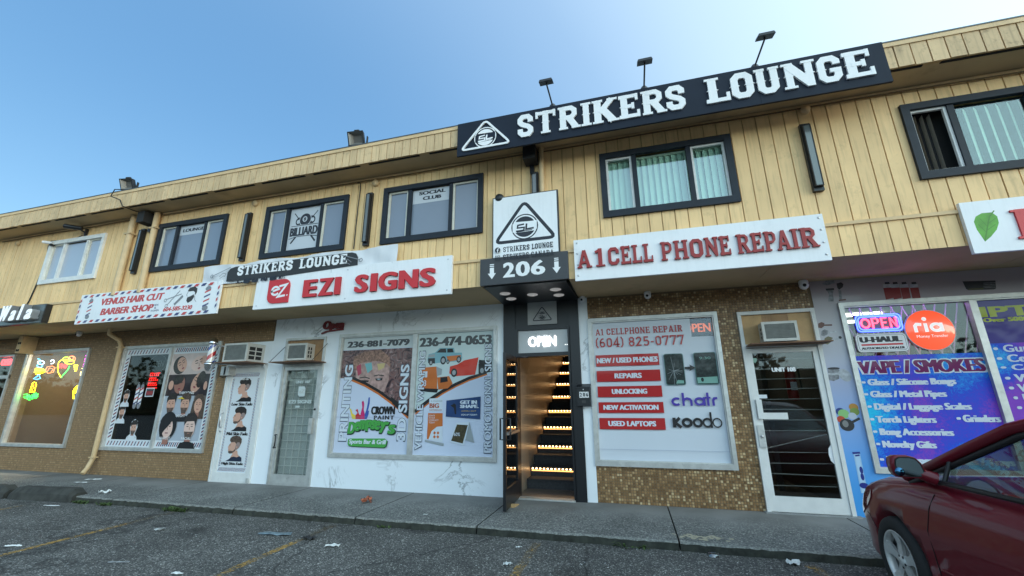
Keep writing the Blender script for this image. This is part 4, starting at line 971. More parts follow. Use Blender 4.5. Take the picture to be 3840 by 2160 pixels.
# ------------------------------------------------------------------ A1 CELL PHONE REPAIR
a1 = panel_sign('shop_sign', 'white shop sign with raised dark red letters A1 CELL PHONE REPAIR', -.647, 2.477, 3.092, 3.708, YE, .04)
y = YE - .03
xa = zF(1003, 900, y)[0]; xend = zK(510, 1290, y)[0]
zb, zt = 3.275, 3.535
words = [('A', 1451, 1487), ('1', 1496, 1520), ('C', 1528, 1558), ('E', 1561, 1586), ('L', 1589, 1614), ('L', 1617, 1642), ('P', 1662, 1692), ('H', 1695, 1732), ('O', 1735, 1770), ('N', 1773, 1809), ('E', 1811, 1838), ('R', 1855, 1889), ('E', 1892, 1921), ('P', 1925, 1956), ('A', 1956, 1992), ('I', 1994, 2013), ('R', 2016, 2068)]
for ch, a, b in words:
    k = (a - 1451) / (2068 - 1451); v = 642 - k * 32 if True else 0
    xa_ = on_wall(a * 1.4907, v * 1.4907, y)[0]; xb_ = on_wall(b * 1.4907, v * 1.4907, y)[0]
    if ch == 'R' and b > 2060: xb_ -= .03
    big = ch in 'A' and a < 1460
    A = slab_letter(ch, xa_, xb_, zb - .005, zt, y, .028, m_maroon, .80); A.build('letter', a1)
for x in (-.60, 2.43):
    for z in (3.17, 3.33, 3.5, 3.66): part(lambda m: m.lathe([(0, -.007), (.012, -.006), (.016, 0)], (x, YE, z), m_steel, 8, 'Y'), 'screw', a1)

# ------------------------------------------------------------------ barber sign
m_bp = M('print_blue', S(62, 72, 118), .5); m_rp = M('print_red', S(196, 72, 72), .5); m_gp = M('print_grey', (.22, .23, .25), .5)
vn = panel_sign('shop_sign', 'white VENUS HAIR CUT BARBER SHOP sign with red and blue dashed border', -10.94, -7.175, 3.047, 3.67, YE, .03)
A = Art(YE); X0, X1, Z0, Z1 = -10.94, -7.175, 3.047, 3.67
def slant(x, z, w, h, s, mt): A.poly([(x, z), (x + w, z), (x + w + s, z + h), (x + s, z + h)], mt)
n = 20
for i in range(n):
    x = X0 + .06 + (X1 - X0 - .2) * i / n
    slant(x, Z0 + .02, .09, .05, .05, m_bp if i % 2 else m_rp); slant(x, Z1 - .07, .09, .05, .05, m_rp if i % 2 else m_bp)
for i in range(4):
    for x in (X0 + .02, X1 - .06):
        z = Z0 + .10 + i * .115; A.poly([(x, z), (x + .035, z + .035), (x + .035, z + .095), (x, z + .06)], m_rp if i % 2 else m_bp)
A.build('border_print', vn)
A = Art(YE)
A.text('VENUS HAIR CUT', (X0 + .62, 3.405), (X0 + 2.33, 3.545), m_rp, .02, .010, shear=.03)
A.text('BARBER SHOP', (X0 + .70, 3.195), (X0 + 2.12, 3.335), m_rp, .02, .010, shear=.03)
A.text('604-585-3230', (X0 + 2.42, 3.16), (X0 + 3.14, 3.245), m_rp, .02, .005, shear=.015)
for s, z in (('MEN', 3.29), ('&', 3.235), ('WOMEN', 3.18)): A.text(s, (X0 + 2.2 - .02 * len(s), z), (X0 + 2.2 + .022 * len(s), z + .035), m_bp, .02)
A.build('lettering', vn)
def pole_art(A, cx, z0, z1, w, mtg):
    h = z1 - z0; A.rect(cx - w / 2, z0 + .12 * h, cx + w / 2, z0 + .82 * h, m_white)
    A.disc(cx, z0 + .12 * h, w / 2, .10 * h, mtg, 16); A.disc(cx, z0 + .84 * h, w * .5, .09 * h, mtg, 16); A.ring(cx, z0 + .95 * h, w * .18, .04 * h, w * .10, mtg, 12)
    for i in range(4):
        z = z0 + (.16 + .17 * i) * h
        A.poly([(cx - w / 2, z), (cx + w / 2, z + .09 * h), (cx + w / 2, z + .15 * h), (cx - w / 2, z + .06 * h)], m_rp if i % 2 else m_bp)
A = Art(YE); pole_art(A, X0 + .33, 3.13, 3.60, .12, m_gp); pole_art(A, X1 - .30, 3.10, 3.62, .14, m_gp)
# scissors, comb, bearded head in profile
sx, sz = X0 + 2.62, 3.42
A.line([(sx - .12, sz - .13), (sx + .14, sz + .13)], .016, m_gp); A.line([(sx - .16, sz - .02), (sx + .20, sz + .06)], .016, m_gp); A.ring(sx - .14, sz - .15, .03, .03, .012, m_gp, 12); A.ring(sx - .19, sz - .04, .03, .03, .012, m_gp, 12)
A.line([(sx + .06, sz - .14), (sx + .24, sz + .02)], .05, m_gp)
hx = X0 + 2.96
m_hair = M('print_hair', (.035, .03, .03), .5)
A.poly([(hx, 3.53), (hx + .04, 3.59), (hx + .16, 3.605), (hx + .23, 3.56), (hx + .235, 3.48), (hx + .20, 3.43), (hx + .19, 3.49), (hx + .14, 3.52), (hx + .04, 3.515)], m_hair)
A.poly([(hx + .02, 3.40), (hx + .10, 3.42), (hx + .17, 3.45), (hx + .19, 3.40), (hx + .15, 3.33), (hx + .06, 3.29), (hx + .01, 3.34)], m_hair)
A.line([(hx + .02, 3.52), (hx - .01, 3.45), (hx + .02, 3.42)], .01, m_gp); A.line([(hx + .20, 3.42), (hx + .22, 3.34), (hx + .26, 3.30)], .01, m_gp)
A.build('picture_print', vn)

# ------------------------------------------------------------------ far left box sign (end of the cafe name)
wl = thing('shop_sign', (-12.6, -1.3, 3.13), 'black cafe sign ending in big raised white script letters Wala', 'sign')
m = MB(); m.box(-14.9, -11.9, -1.29, BY - .002, 3.135, 3.545, m_black); m.build('sign_box', wl)
m = MB(); m.box(-14.9, -11.93, -1.2915, -1.29, 3.15, 3.53, M('sign_face_dark', (.09, .10, .10), .15)); m.build('sign_face', wl)
yW = -1.42
for ch, a, b, t, bt in (('W', -60, 175, 350, 620), ('a', 115, 265, 440, 605), ('l', 262, 400, 300, 600), ('a', 375, 540, 425, 590)):
    q = jr(a, t, b, bt, zS, yW); A = Art(yW)
    A.text(ch, (q[0], 3.20), (q[1] - .04, 3.20 + (.34 if ch in 'Wl' else .22)), M('lit_white_face', (.85, .85, .87), .4, emit=(1, 1, 1), estr=.15), bold=.02, heavy=.022, shear=.05, d=.125, side=M('letter_return_grey', (.25, .26, .28), .35)); A.build('letter', wl)

# ------------------------------------------------------------------ leaf sign at the right edge
lf = panel_sign('shop_sign', 'white shop sign with a green leaf and a red letter at the right edge', 3.847, 7.9, 3.03, 3.655, YE, .045)
A = Art(YE); P = [zK(*p, YE) for p in ((1375, 1190), (1385, 1160), (1420, 1140), (1478, 1135), (1510, 1158), (1520, 1195), (1508, 1235), (1475, 1275), (1440, 1305), (1420, 1275), (1392, 1235))]
m_leaf = M('leaf_print', (.085, .33, .02), .45, var=.2, vscale=10); m_leafd = M('leaf_vein_print', (.05, .20, .015), .5)
A.poly(P, m_leaf); A.line([zK(*p, YE) for p in ((1440, 1300), (1452, 1230), (1465, 1160), (1492, 1125))], .012, m_leafd)
for a, b in (((1448, 1250), (1400, 1205)), ((1452, 1215), (1408, 1170)), ((1450, 1240), (1500, 1205)), ((1458, 1200), (1500, 1170))): A.line([zK(*a, YE), zK(*b, YE)], .006, m_leafd)
A.build('leaf_print', lf)
A = Art(YE - .02); q = jr(1612, 1130, 1700, 1260, zK, YE - .02); slab_letter('P', q[0] + .03, q[0] + .33, 3.15, 3.50, 0, .02, m_red, .8, out=A); A.build('letter', lf)

# ------------------------------------------------------------------ cloth banner
YBn = -1.232
m_cloth = M('banner_cloth', (.66, .67, .70), .6, var=.1, vscale=1.5, bump=.8, bscale=3)
bn = thing('banner', (-5.6, YBn, 3.7), 'creased white STRIKERS LOUNGE banner with black plate, behind the red sign', 'banner')
def cloth(m):
    nx, nz = 60, 6; vs = []; fs = []
    for i in range(nx + 1):
        for k in range(nz + 1):
            x = -7.69 + 4.147 * i / nx; z = 3.60 + (.375 + .02 * math.sin(i * .35)) * k / nz
            vs.append((x, YBn + .010 * math.sin(i * .7 + k * .8) + .006 * math.sin(i * 1.9), z))
    for i in range(nx):
        for k in range(nz): a = i * (nz + 1) + k; fs.append((a, a + nz + 1, a + nz + 2, a + 1))
    m.add(vs, fs, m_cloth, True)
part(cloth, 'cloth', bn)
yb = YBn - .020; A = Art(yb)
A.poly([zC(*p, yb) for p in ((193, 1000), (205, 925), (230, 895), (275, 878), (1230, 760), (1265, 770), (1280, 800), (1275, 865), (640, 960))], M('banner_black', (.025, .027, .03), .6))
a = (zC(278, 965, yb)[0], 3.728); b = (zC(745, 860, yb)[0], 3.908); slab_string(A, 'STRIKERS', a, b, m_wletter, .95, True, .08)
a = (zC(795, 900, yb)[0], 3.728); b = (zC(1195, 800, yb)[0], 3.908); slab_string(A, 'LOUNGE', a, b, m_wletter, .95, True, .08)
a = (zC(275, 1030, yb)[0], 3.575); b = (a[0] + 1.1, 3.63); slab_string(A, 'LOUNGE', a, b, m_ink, .9)
for s, x in ((1, -7.42), (-1, -4.20)):
    A.line([(x, 3.76), (x + s * .42, 3.90)], .014, m_gp); A.ring(x, 3.76, .03, .03, .014, m_gp, 10)
    A.line([(x + s * .18, 3.74), (x + s * .26, 3.80), (x + s * .34, 3.78), (x + s * .30, 3.72)], .010, m_gp); A.line([(x + s * .2, 3.70), (x + s * .3, 3.75)], .010, m_gp)
A.build('banner_print', bn)

# ------------------------------------------------------------------ stickers and posters upstairs
m_stk = M('sticker_paper', (.50, .53, .57), .5, coat=.6)
def pane_x(key):
    x0, x1 = UP[key][:2]; W = x1 - x0; return x0 + .292 * W, x0 + .672 * W
yP = UY + .0335
def sticker(key, lines, zt, zb, lab):
    a, b = pane_x(key); m = Art(yP); m.rect(a + .005, zb, b - .005, zt, m_stk)
    n = len(lines); h = (zt - zb)
    for i, (s, fr) in enumerate(lines):
        zz = zt - h * (.5 if n == 1 else (.26 + .40 * i)) ; hh = h * (.36 if n == 1 else .26)
        w = (b - a) * fr; c = (a + b) / 2 + (b - a) * .02
        m.text(s, (c - w / 2, zz - hh / 2), (c + w / 2, zz + hh / 2), m_ink, .02, .006)
    o = m.build('window_sticker'); tag(o, lab, 'sticker')
sticker('lounge', [('LOUNGE', .80)], 5.0, 4.80, 'grey sticker reading LOUNGE across the top of a navy framed window pane')
sticker('social', [('SOCIAL', .70), ('CLUB', .48)], 4.995, 4.74, 'grey sticker reading SOCIAL CLUB across the top of a window pane')
a, b = pane_x('bill'); A = Art(yP); A.rect(a + .005, 4.15, b - .005, 5.0, m_stk)
c = (a + b) / 2
for s in (-1, 1): A.line([(c + s * .27, 4.30), (c - s * .26, 4.91)], .018, m_ink); A.line([(c + s * .27, 4.30), (c + s * .17, 4.42)], .034, m_ink)
A.disc(c - .13, 4.73, .085, .085, m_ink); A.disc(c + .14, 4.735, .085, .085, m_ink); A.disc(c - .155, 4.725, .035, .04, m_stk); A.disc(c + .165, 4.735, .035, .04, m_stk)
A.disc(c, 4.755, .135, .135, m_stk); A.disc(c, 4.755, .122, .122, m_ink); A.disc(c - .01, 4.765, .052, .056, m_stk); A.text('8', (c - .035, 4.73), (c + .015, 4.80), m_ink, .02, .004)
A.rect(c - .30, 4.42, c + .30, 4.655, m_stk); A.rect(c - .30, 4.635, c + .30, 4.648, m_ink)
A.text('BILLIARD', (c - .30, 4.44), (c + .30, 4.61), m_ink, .02, .008); A.line([(c - .32, 4.39), (c - .15, 4.425), (c + .15, 4.425), (c + .32, 4.39)], .012, m_ink)
tag(A.build('window_poster'), 'white poster with crossed cues, eight ball and the word BILLIARD', 'poster')

# ------------------------------------------------------------------ vertical strip lights and speakers on the upper wall
m_lens = M('strip_light_lens', (.10, .115, .115), .25, coat=1)
def strip(x, z0, z1, lab, cone=True, w=.082):
    t = thing('strip_light', (x, UY, z0), lab, 'wall light', 'dark vertical strip lights between the upstairs windows')
    part(lambda m: m.box(x - w / 2 - .012, x + w / 2 + .012, UY - .055, UY - .004, z0, z1, m_black), 'housing', t)
    m = MB(); frame_rects(m, x - w / 2, x + w / 2, z0 + .05, z1 - .04, .012, UY - .10, UY - .055, m_blackm); m.build('lens_frame', t)
    part(lambda m: m.box(x - w / 2 + .012, x + w / 2 - .012, UY - .095, UY - .06, z0 + .062, z1 - .052, m_lens), 'lens', t)
strip(-9.70, 4.05, 5.04, 'dark strip light between the two tan downpipes at the left')
strip(-6.885, 4.04, 5.03, 'dark strip light between the LOUNGE and BILLIARD windows')
strip(-4.20, 4.05, 5.05, 'dark strip light between the BILLIARD and SOCIAL CLUB windows')
strip(-1.21, 4.10, 4.95, 'dark strip light rising behind the white logo sign')
c = zK(445, 800, UY - .05); strip(c[0] - .02, zK(520, 1005, UY - .05)[1], zK(430, 618, UY - .05)[1], 'dark strip light between blinds window and the open sash window', w=.095)
def speaker(x, z, lab):
    t = thing('speaker', (x, UY - .1, z), lab, 'speaker', 'black horn speakers under the roof soffit')
    part(lambda m: m.box(x - .10, x + .10, UY - .26, UY - .03, z - .12, z + .12, m_blackm), 'housing', t)
    part(lambda m: m.box(x - .03, x + .03, UY - .06, UY - .004, z - .26, z - .12, m_black), 'bracket', t)
speaker(-9.52, 5.21, 'black box speaker under the soffit between the left downpipes')
speaker(-1.25, 5.20, 'black box speaker under the soffit above the logo sign')
# round junction boxes and conduit along the soffit
for x, z, lab in ((-6.80, 5.23, 'small round junction box above the strip light left of the BILLIARD window'), (-4.12, 5.24, 'small round junction box left of the SOCIAL CLUB window'), (2.585, 5.28, 'small round junction box above the strip light right of the blinds window'), (-12.0 - 1.9, 5.2, 'small round junction box above the far left window')):
    m = MB(); m.lathe([(0, -.06), (.055, -.055), (.062, -.03), (.062, -.004)], (x, UY, z), m_tanpipe, 16, 'Y'); tag(m.build('junction_box'), lab, 'junction box')
m = MB(); pts = []
x = -14.5
while x < 7.5:
    pts.append((x, UY - .035, Z_RB - .06 + .006 * math.sin(x * 2.3))); x += .3
m.tube(pts, .011, M('soffit_conduit', (.12, .075, .03), .6), 6); tag(m.build('conduit'), 'thin brown conduit running under the soffit along the upper wall', 'conduit')
def cable(pts, r, lab, mat=None):
    m = MB(); m.tube(pts, r, mat or m_cable, 6); return tag(m.build('cable'), lab, 'cable')
cable([(-9.86, -1.56, 5.80), (-10.05, -1.66, 5.78), (-10.08, -1.68, 5.62), (-9.80, -1.66, 5.50), (-9.72, -1.64, 5.36), (-9.70, -1.4, 5.352), (-9.5, UY - .06, 5.35)], .011, 'black cable looping from the left floodlight over the fascia')
p = [zC(*q, UY - .02) for q in ((1275, 188), (1300, 190), (1298, 250), (1280, 380), (1262, 545), (1243, 730))]
cable([(a, UY - .02, b) for a, b in p], .009, 'thin dark cable running down left of the SOCIAL CLUB window')
p = [zA(*q, UY - .02) for q in ((400, 705), (385, 800), (340, 930), (290, 1050), (240, 1160), (215, 1200))]
cable([(a, UY - .02, b) for a, b in p], .013, 'black cable hanging down beside the white framed window')
p = [zA(*q, UY - .03) for q in ((680, 620), (600, 655), (520, 660), (420, 668))]
cable([(a, UY - .03, b) for a, b in p], .009, 'black cable sagging over the top of the white framed window')

# ------------------------------------------------------------------ downpipes
def downpipe(pts, r, lab, straps=(), grp='tan rain downpipes'):
    t = thing('downpipe', pts[-1], lab, 'downpipe', grp)
    part(lambda m: m.tube(pts, r, m_tanpipe, 14), 'pipe', t)
    for (x, y, z) in straps:
        part(lambda m: m.box(x - r - .03, x + r + .03, y - r - .004, y + r - .0, z - .014, z + .014, m_tanpipe), 'strap', t)
downpipe([(-10.02, UY - .07, 5.36), (-10.02, UY - .07, 3.60)], .062, 'tan downpipe right of the white framed upstairs window', [(-10.02, UY - .07, 4.95)])
downpipe([(-9.34, UY - .07, 5.36), (-9.30, UY - .07, 3.60)], .058, 'tan downpipe left of the LOUNGE window', [(-9.33, UY - .07, 5.0)])
xp = zF(728, 200, UY - .06)[0]
downpipe([(xp, UY - .06, 5.36), (xp, UY - .06, 3.60)], .042, 'slim tan downpipe behind the white logo sign', grp='tan rain downpipes')
pp = [zB(*q, -.09) for q in ((690, 135), (510, 830))]
px = (pp[0][0] + pp[1][0]) / 2
downpipe([(px - .05, -.35, 3.15), (px - .05, -.34, 3.02), (px, -.14, 2.90), (px, -.085, 2.78), (px, -.085, .34), (px - .01, -.10, .27), (px + .0, -.15, .14), (px + .02, -.22, .05)], .047, 'tan downpipe with elbows between cafe and barber shop windows', [(px, -.085, .36), (px, -.085, 2.74)])

# ------------------------------------------------------------------ air conditioners
m_acw = M('ac_casing', (.56, .56, .53), .5, var=.08, dirt=.3, dscale=12)
m_acg = M('ac_grille', (.17, .18, .17), .5, var=.15, vscale=15)
def ac(x0, x1, yf, z0, z1, lab, yb=-.002, coils=True):
    t = thing('air_conditioner', ((x0 + x1) / 2, yf, z0), lab, 'air conditioner', 'window air conditioners above the shop doors')
    m = MB(); m.box(x0 + .02, x1 - .02, yf + .03, yb, z0, z1, m_acw); frame_rects(m, x0, x1, z0, z1, .035, yf, yf + .03, m_acw); m.build('casing', t)
    part(lambda m: m.box(x0 + .035, x1 - .035, yf + .014, yf + .029, z0 + .035, z1 - .035, m_acg), 'grille_back', t)
    n = 9
    for i in range(n):
        zz = z0 + .045 + (z1 - z0 - .09) * (i + .5) / n
        part(lambda m: m.box(x0 + .035, x1 - .035, yf + .003, yf + .013, zz - .007, zz + .004, m_acg if coils else m_acw), 'louvre', t)
    for s, x in ((1, x1 - .0205), (-1, x0 + .0185)):
        for j in range(2):
            for k in range(3):
                ya = yf + .07 + j * (yb - yf - .12) / 2; yc = ya + (yb - yf - .12) / 2 - .03; za = z0 + .05 + k * (z1 - z0 - .1) / 3; zc = za + (z1 - z0 - .1) / 3 - .02
                part(lambda m: m.box(x, x + .002, ya, yc, za, zc, m_blackm), 'side_vent', t)
    return t
ac(-7.80, -7.21, -.45, 2.255, 2.62, 'old white air conditioner jutting out over the barber door, rusty grille')
ac(-6.45, -5.985, -.25, 2.262, 2.585, 'white air conditioner on a brown shelf over the gridded door')
ac(1.87, 2.32, -.25, 2.26, 2.54, 'white air conditioner set in plywood over the door of unit 108')
def shelf(x0, x1, yf, z, lab, wires):
    t = thing('shelf', ((x0 + x1) / 2, yf, z), lab, 'shelf')
    part(lambda m: m.box(x0, x1, yf, -.004, z - .018, z, M('rusty_board', (.16, .085, .05), .8, var=.3)), 'board', t)
    for x in wires: part(lambda m: m.tube([(x, yf + .01, z), (x, -.01, z + .36)], .006, m_black, 5), 'brace', t)
shelf(-6.72, -5.70, -.38, 2.235, 'brown board shelf carrying the air conditioner over the gridded door', (-6.70, -5.72))
shelf(1.68, 2.68, -.34, 2.235, 'brown board shelf carrying the air conditioner over unit 108', ())
shelf(-7.90, -7.12, -.52, 2.252, 'thin board under the air conditioner over the barber door', ())
m = MB(); m.box(-8.11, -7.90, -.18, -.02, 2.02, 2.20, m_alu); m.tube([(-8.1, -.19, 2.0), (-8.0, -.2, 1.98), (-7.92, -.19, 2.0)], .008, m_cable); m.box(-8.02, -7.99, -.19, -.18, 2.03, 2.19, m_blackm)
tag(m.build('power_box'), 'small grey power box beside the barber pole', 'electrical box')

# ------------------------------------------------------------------ barber pole
PX, PY = -8.14, -.42
bp = thing('barber_pole', (PX, PY, 2.10), 'red white and blue barber pole with chrome caps beside the white air conditioner', 'barber pole')
m_chrome = M('chrome', (.75, .75, .77), .12, metal=1)
def stripes():
    m = M('barber_stripes', (.8, .8, .8), .2, var=.01, coat=1); t = m.node_tree; L = t.links.new; p = t.nodes['Principled BSDF']
    tc = nd(t, 'ShaderNodeTexCoord', -1400); sx = nd(t, 'ShaderNodeSeparateXYZ', -1200); L(tc.outputs['Object'], sx.inputs[0])
    at = nd(t, 'ShaderNodeMath', -1000); at.operation = 'ARCTAN2'; L(sx.outputs['Y'], at.inputs[0]); L(sx.outputs['X'], at.inputs[1])
    a1_ = nd(t, 'ShaderNodeMath', -850); a1_.operation = 'MULTIPLY'; a1_.inputs[1].default_value = -1 / (2 * math.pi); L(at.outputs[0], a1_.inputs[0])
    b1 = nd(t, 'ShaderNodeMath', -700); b1.operation = 'MULTIPLY_ADD'; b1.inputs[1].default_value = 2.6; L(sx.outputs['Z'], b1.inputs[0]); L(a1_.outputs[0], b1.inputs[2])
    fr = nd(t, 'ShaderNodeMath', -550); fr.operation = 'FRACT'; L(b1.outputs[0], fr.inputs[0])
    cr = nd(t, 'ShaderNodeValToRGB', -400); cr.color_ramp.interpolation = 'CONSTANT'; e = cr.color_ramp.elements; L(fr.outputs[0], cr.inputs[0]); L(cr.outputs[0], p.inputs['Base Color'])
    e[0].color = (.75, .75, .76, 1); e[1].position = .28; e[1].color = (.03, .075, .35, 1)
    for pos, c in ((.48, (.75, .75, .76, 1)), (.76, (.50, .02, .03, 1))): x = e.new(pos); x.color = c
    return m
m = MB(); m.lathe([(.072, .16), (.072, .52)], (0, 0, 0), stripes(), 24); o = m.build('striped_cylinder'); o.parent = bp
m = MB(); m.lathe([(0, .66), (.04, .65), (.075, .61), (.082, .56), (.082, .52), (.074, .515)], (PX, PY, 2.10), m_chrome, 24); m.build('cap', bp)
m = MB(); m.lathe([(.074, .165), (.098, .15), (.10, .12), (.085, .10), (.075, .04), (.05, .0), (0, -.02)], (PX, PY, 2.10), m_chrome, 24); m.build('cap', bp)
m = MB(); m.box(PX - .02, PX + .02, PY, -.02, 2.24, 2.28, m_steel); m.box(PX - .02, PX + .02, PY + .05, -.02, 2.60, 2.63, m_steel); m.build('bracket', bp)

# ------------------------------------------------------------------ cameras, mailbox, small wall things
def dome(x, y, z, lab, s=1.0):
    t = thing('security_camera', (x, y, z), lab, 'security camera', 'white turret security cameras under the soffit')
    part(lambda m: m.lathe([(0, .0), (.045 * s, .0), (.055 * s, -.02 * s), (.055 * s, -.045 * s)], (x, y, z), m_white, 18), 'base', t)
    part(lambda m: m.lathe([(.05 * s, -.045 * s), (.055 * s, -.07 * s), (.045 * s, -.10 * s), (.02 * s, -.118 * s), (0, -.12 * s)], (x, y, z), m_white, 18), 'ball', t)
    part(lambda m: m.lathe([(0, -.062 * s), (.018 * s, -.06 * s), (.022 * s, -.048 * s)], (x - .01, y, z - .075 * s), m_black, 12, 'Y'), 'lens', t)
def soffit_pt(u, v, z=Z_S - .05):
    d = ray(u, v); t = (z - CAM.z) / d.z; p = CAM + d * t; return p.x, p.y
c = zH(432, 75, -.12); dome(c[0], -.12, Z_S, 'turret camera under the soffit above the phone repair window')
c = zI(378, 125, -.12); dome(c[0], -.12, Z_S, 'turret camera under the soffit above unit 108', 1.15)
c = zF(1043, 1168, -.10); dome(c[0], -.10, c[1] + .06, 'turret camera on the white strip right of the black entrance', .9)
x, y = soffit_pt(455 * .6625, 1200 + 78 * .6625); dome(x, -.25, Z_S, 'turret camera under the soffit left of the barber shop', 1.0)
c = zA(660, 575, UY - .12)
sc_ = thing('security_camera', (c[0], UY - .1, c[1]), 'black bullet camera above the white framed upstairs window', 'security camera')
part(lambda m: m.box(c[0] + .02, c[0] + .07, UY - .05, UY - .004, c[1] - .12, c[1] + .05, m_black), 'mount', sc_)
part(lambda m: m.tube([(c[0] + .10, UY - .14, c[1] + .01), (c[0] - .15, UY - .32, c[1] + .03)], [.045, .05], m_black, 12), 'body', sc_)
part(lambda m: m.tube([(c[0] + .05, UY - .03, c[1] - .05), (c[0] + .04, UY - .16, c[1])], .015, m_black, 8), 'arm', sc_)
c = zA(385, 682, UY - .1)
sc_ = thing('security_camera', (c[0], UY - .1, c[1]), 'white bullet camera at the top left corner of the white window', 'security camera')
part(lambda m: m.tube([(c[0] + .10, UY - .05, c[1]), (c[0] - .04, UY - .15, c[1] + .01)], .032, m_white, 12), 'body', sc_)
part(lambda m: m.box(c[0] + .05, c[0] + .12, UY - .08, UY - .004, c[1] - .06, c[1] - .02, m_blackm), 'mount', sc_)
# mailbox 206
mb_ = thing('mailbox', (-.735, -.13, 1.39), 'black wall mailbox with the white number 206', 'mailbox')
m = MB(); m.box(-.838, -.632, -.135, -.03, 1.385, 1.66, m_black); m.hexa([(-.845, -.145, 1.655), (-.625, -.145, 1.655), (-.625, -.03, 1.70), (-.845, -.03, 1.70), (-.845, -.145, 1.675), (-.625, -.145, 1.675), (-.625, -.03, 1.725), (-.845, -.03, 1.725)], m_black); m.build('box', mb_)
m = Art(-.1355); 
for i, ch in enumerate('206'):
    a = -.80 + i * .049; m.rect(a, 1.51, a + .046, 1.60, m_wletter); m.text(ch, (a + .010, 1.525), (a + .036, 1.588), m_ink, .02, .003)
m.disc(-.735, 1.635, .008, .008, m_wletter, 10); m.rect(-.765, 1.43, -.705, 1.47, M('mail_slot', (.05, .05, .05), .3)); m.build('number_plate', mb_)
# tan junction box on the soffit, far left
c0 = zS(300, 870, -.35); 
vb = thing('vent_box', (c0[0], -.3, 2.7), 'tan metal box with four holes under the soffit at the far left', 'electrical box')
q = jr(245, 880, 385, 1105, zS, -.30)
part(lambda m: m.box(q[0], q[1], -.30, -.01, q[2], Z_S - .02, m_tanpipe), 'box', vb)
for i in (0, 1):
    for k in (0, 1):
        part(lambda m: m.lathe([(0, -.001), (.03, -.001), (.03, .004)], (q[0] + (q[1] - q[0]) * (.3 + .4 * i), -.301, q[2] + (q[3] - q[2]) * (.2 + .55 * k)), m_dark, 14, 'Y'), 'knockout', vb)
# red script Open sign over the marble
q = jr(878, 100, 1030, 160, zD, -.04)
os_ = thing('script_sign', (q[0], -.04, q[2]), 'small unlit red script sign reading Open on the marble', 'sign')
m_scr = M('script_red_shaded', (.16, .006, .010), .5)  # red darkened in the colour for the shade the sign hangs in
A = Art(-.05); zo = zD(950, 155, -.05)[1]; A.text('Open', (q[0] + .0, zo - .02), (q[1], zo + .20), m_scr, .02, .012, shear=.03, d=.03); A.line([(q[0] - .01, zo - .05), (q[0] + .12, zo - .01), (q[1] + .02, zo + .015)], .03, m_scr, d=.03); A.build('letter_shape', os_)
c = (q[0] + q[1]) / 2

# ------------------------------------------------------------------ posters on the doors and windows of the ground floor
m_skin = film('print_skin', S(205, 160, 140)); m_skin2 = film('print_skin_light', S(222, 190, 178)); m_skind = film('print_skin_shade', S(160, 112, 98))
m_bl = film('print_black', (.012, .012, .014)); m_dh = film('print_dark_hair', (.03, .024, .022), var=.5, vscale=40); m_fade = film('print_fade_grey', S(150, 130, 125)); m_navyp = film('print_navy', (.012, .022, .05))
m_fw = film('print_white', (.66, .70, .74)); m_fr = film('print_dark_red', S(120, 40, 60)); m_fb = film('print_dark_blue', S(45, 50, 95)); m_mar = film('print_maroon', S(110, 45, 60))
m_brown = film('print_brown_hair', (.09, .06, .045), var=.5, vscale=35)
m_beard = film('print_beard', (.11, .075, .06), var=.3, vscale=60)
def profile_head(A, x, z, s, hair=m_dh, beard=False, style=0):
    """man in profile facing left, bounding box about s wide and 1.3 s high, neck and dark collar below"""
    P = lambda pts: [(x + a * s * 1.24, z + b * s * .92) for a, b in pts]
    A.poly(P([(.30, -.02), (.86, -.02), (.82, .10), (.72, .20), (.66, .42), (.34, .34), (.40, .18), (.34, .08)]), m_skin)
    A.poly(P([(.22, .92), (.14, .78), (.05, .60), (.10, .57), (.09, .50), (.11, .47), (.09, .42), (.13, .36), (.15, .28), (.26, .25), (.42, .32), (.60, .44), (.74, .60), (.80, .95), (.5, 1.1)]), m_skin)
    A.poly(P([(.50, .50), (.60, .46), (.74, .60), (.80, .78), (.80, .95), (.62, .95), (.52, .78)]), m_fade)
    A.poly(P([(.20, .90), (.12, 1.02), (.14, 1.16), (.26, 1.27), (.46, 1.32), (.68, 1.27), (.82, 1.12), (.84, .92), (.80, .78), (.70, .92), (.58, .90), (.54, .80), (.44, .92)]), hair)
    A.disc(x + .60 * s * 1.24, z + .57 * s, .06 * s, .08 * s, m_skind, 14); A.disc(x + .60 * s * 1.24, z + .57 * s, .036 * s, .052 * s, m_skin, 12)
    if beard: A.poly(P([(.12, .37), (.13, .28), (.24, .22), (.38, .26), (.52, .38), (.56, .56), (.50, .50), (.40, .38), (.24, .40)]), m_beard)
    A.line(P([(.12, .74), (.22, .76)]), .025 * s, hair); A.line(P([(.15, .69), (.21, .69)]), .018 * s, m_bl); A.line(P([(.12, .44), (.20, .45)]), .014 * s, m_skind)
    A.poly(P([(.05, -.22), (.22, -.12), (.36, .02), (.50, .06), (.70, .02), (.84, .10), (.98, .0), (1.0, -.22)]), m_navyp if style else m_bl)
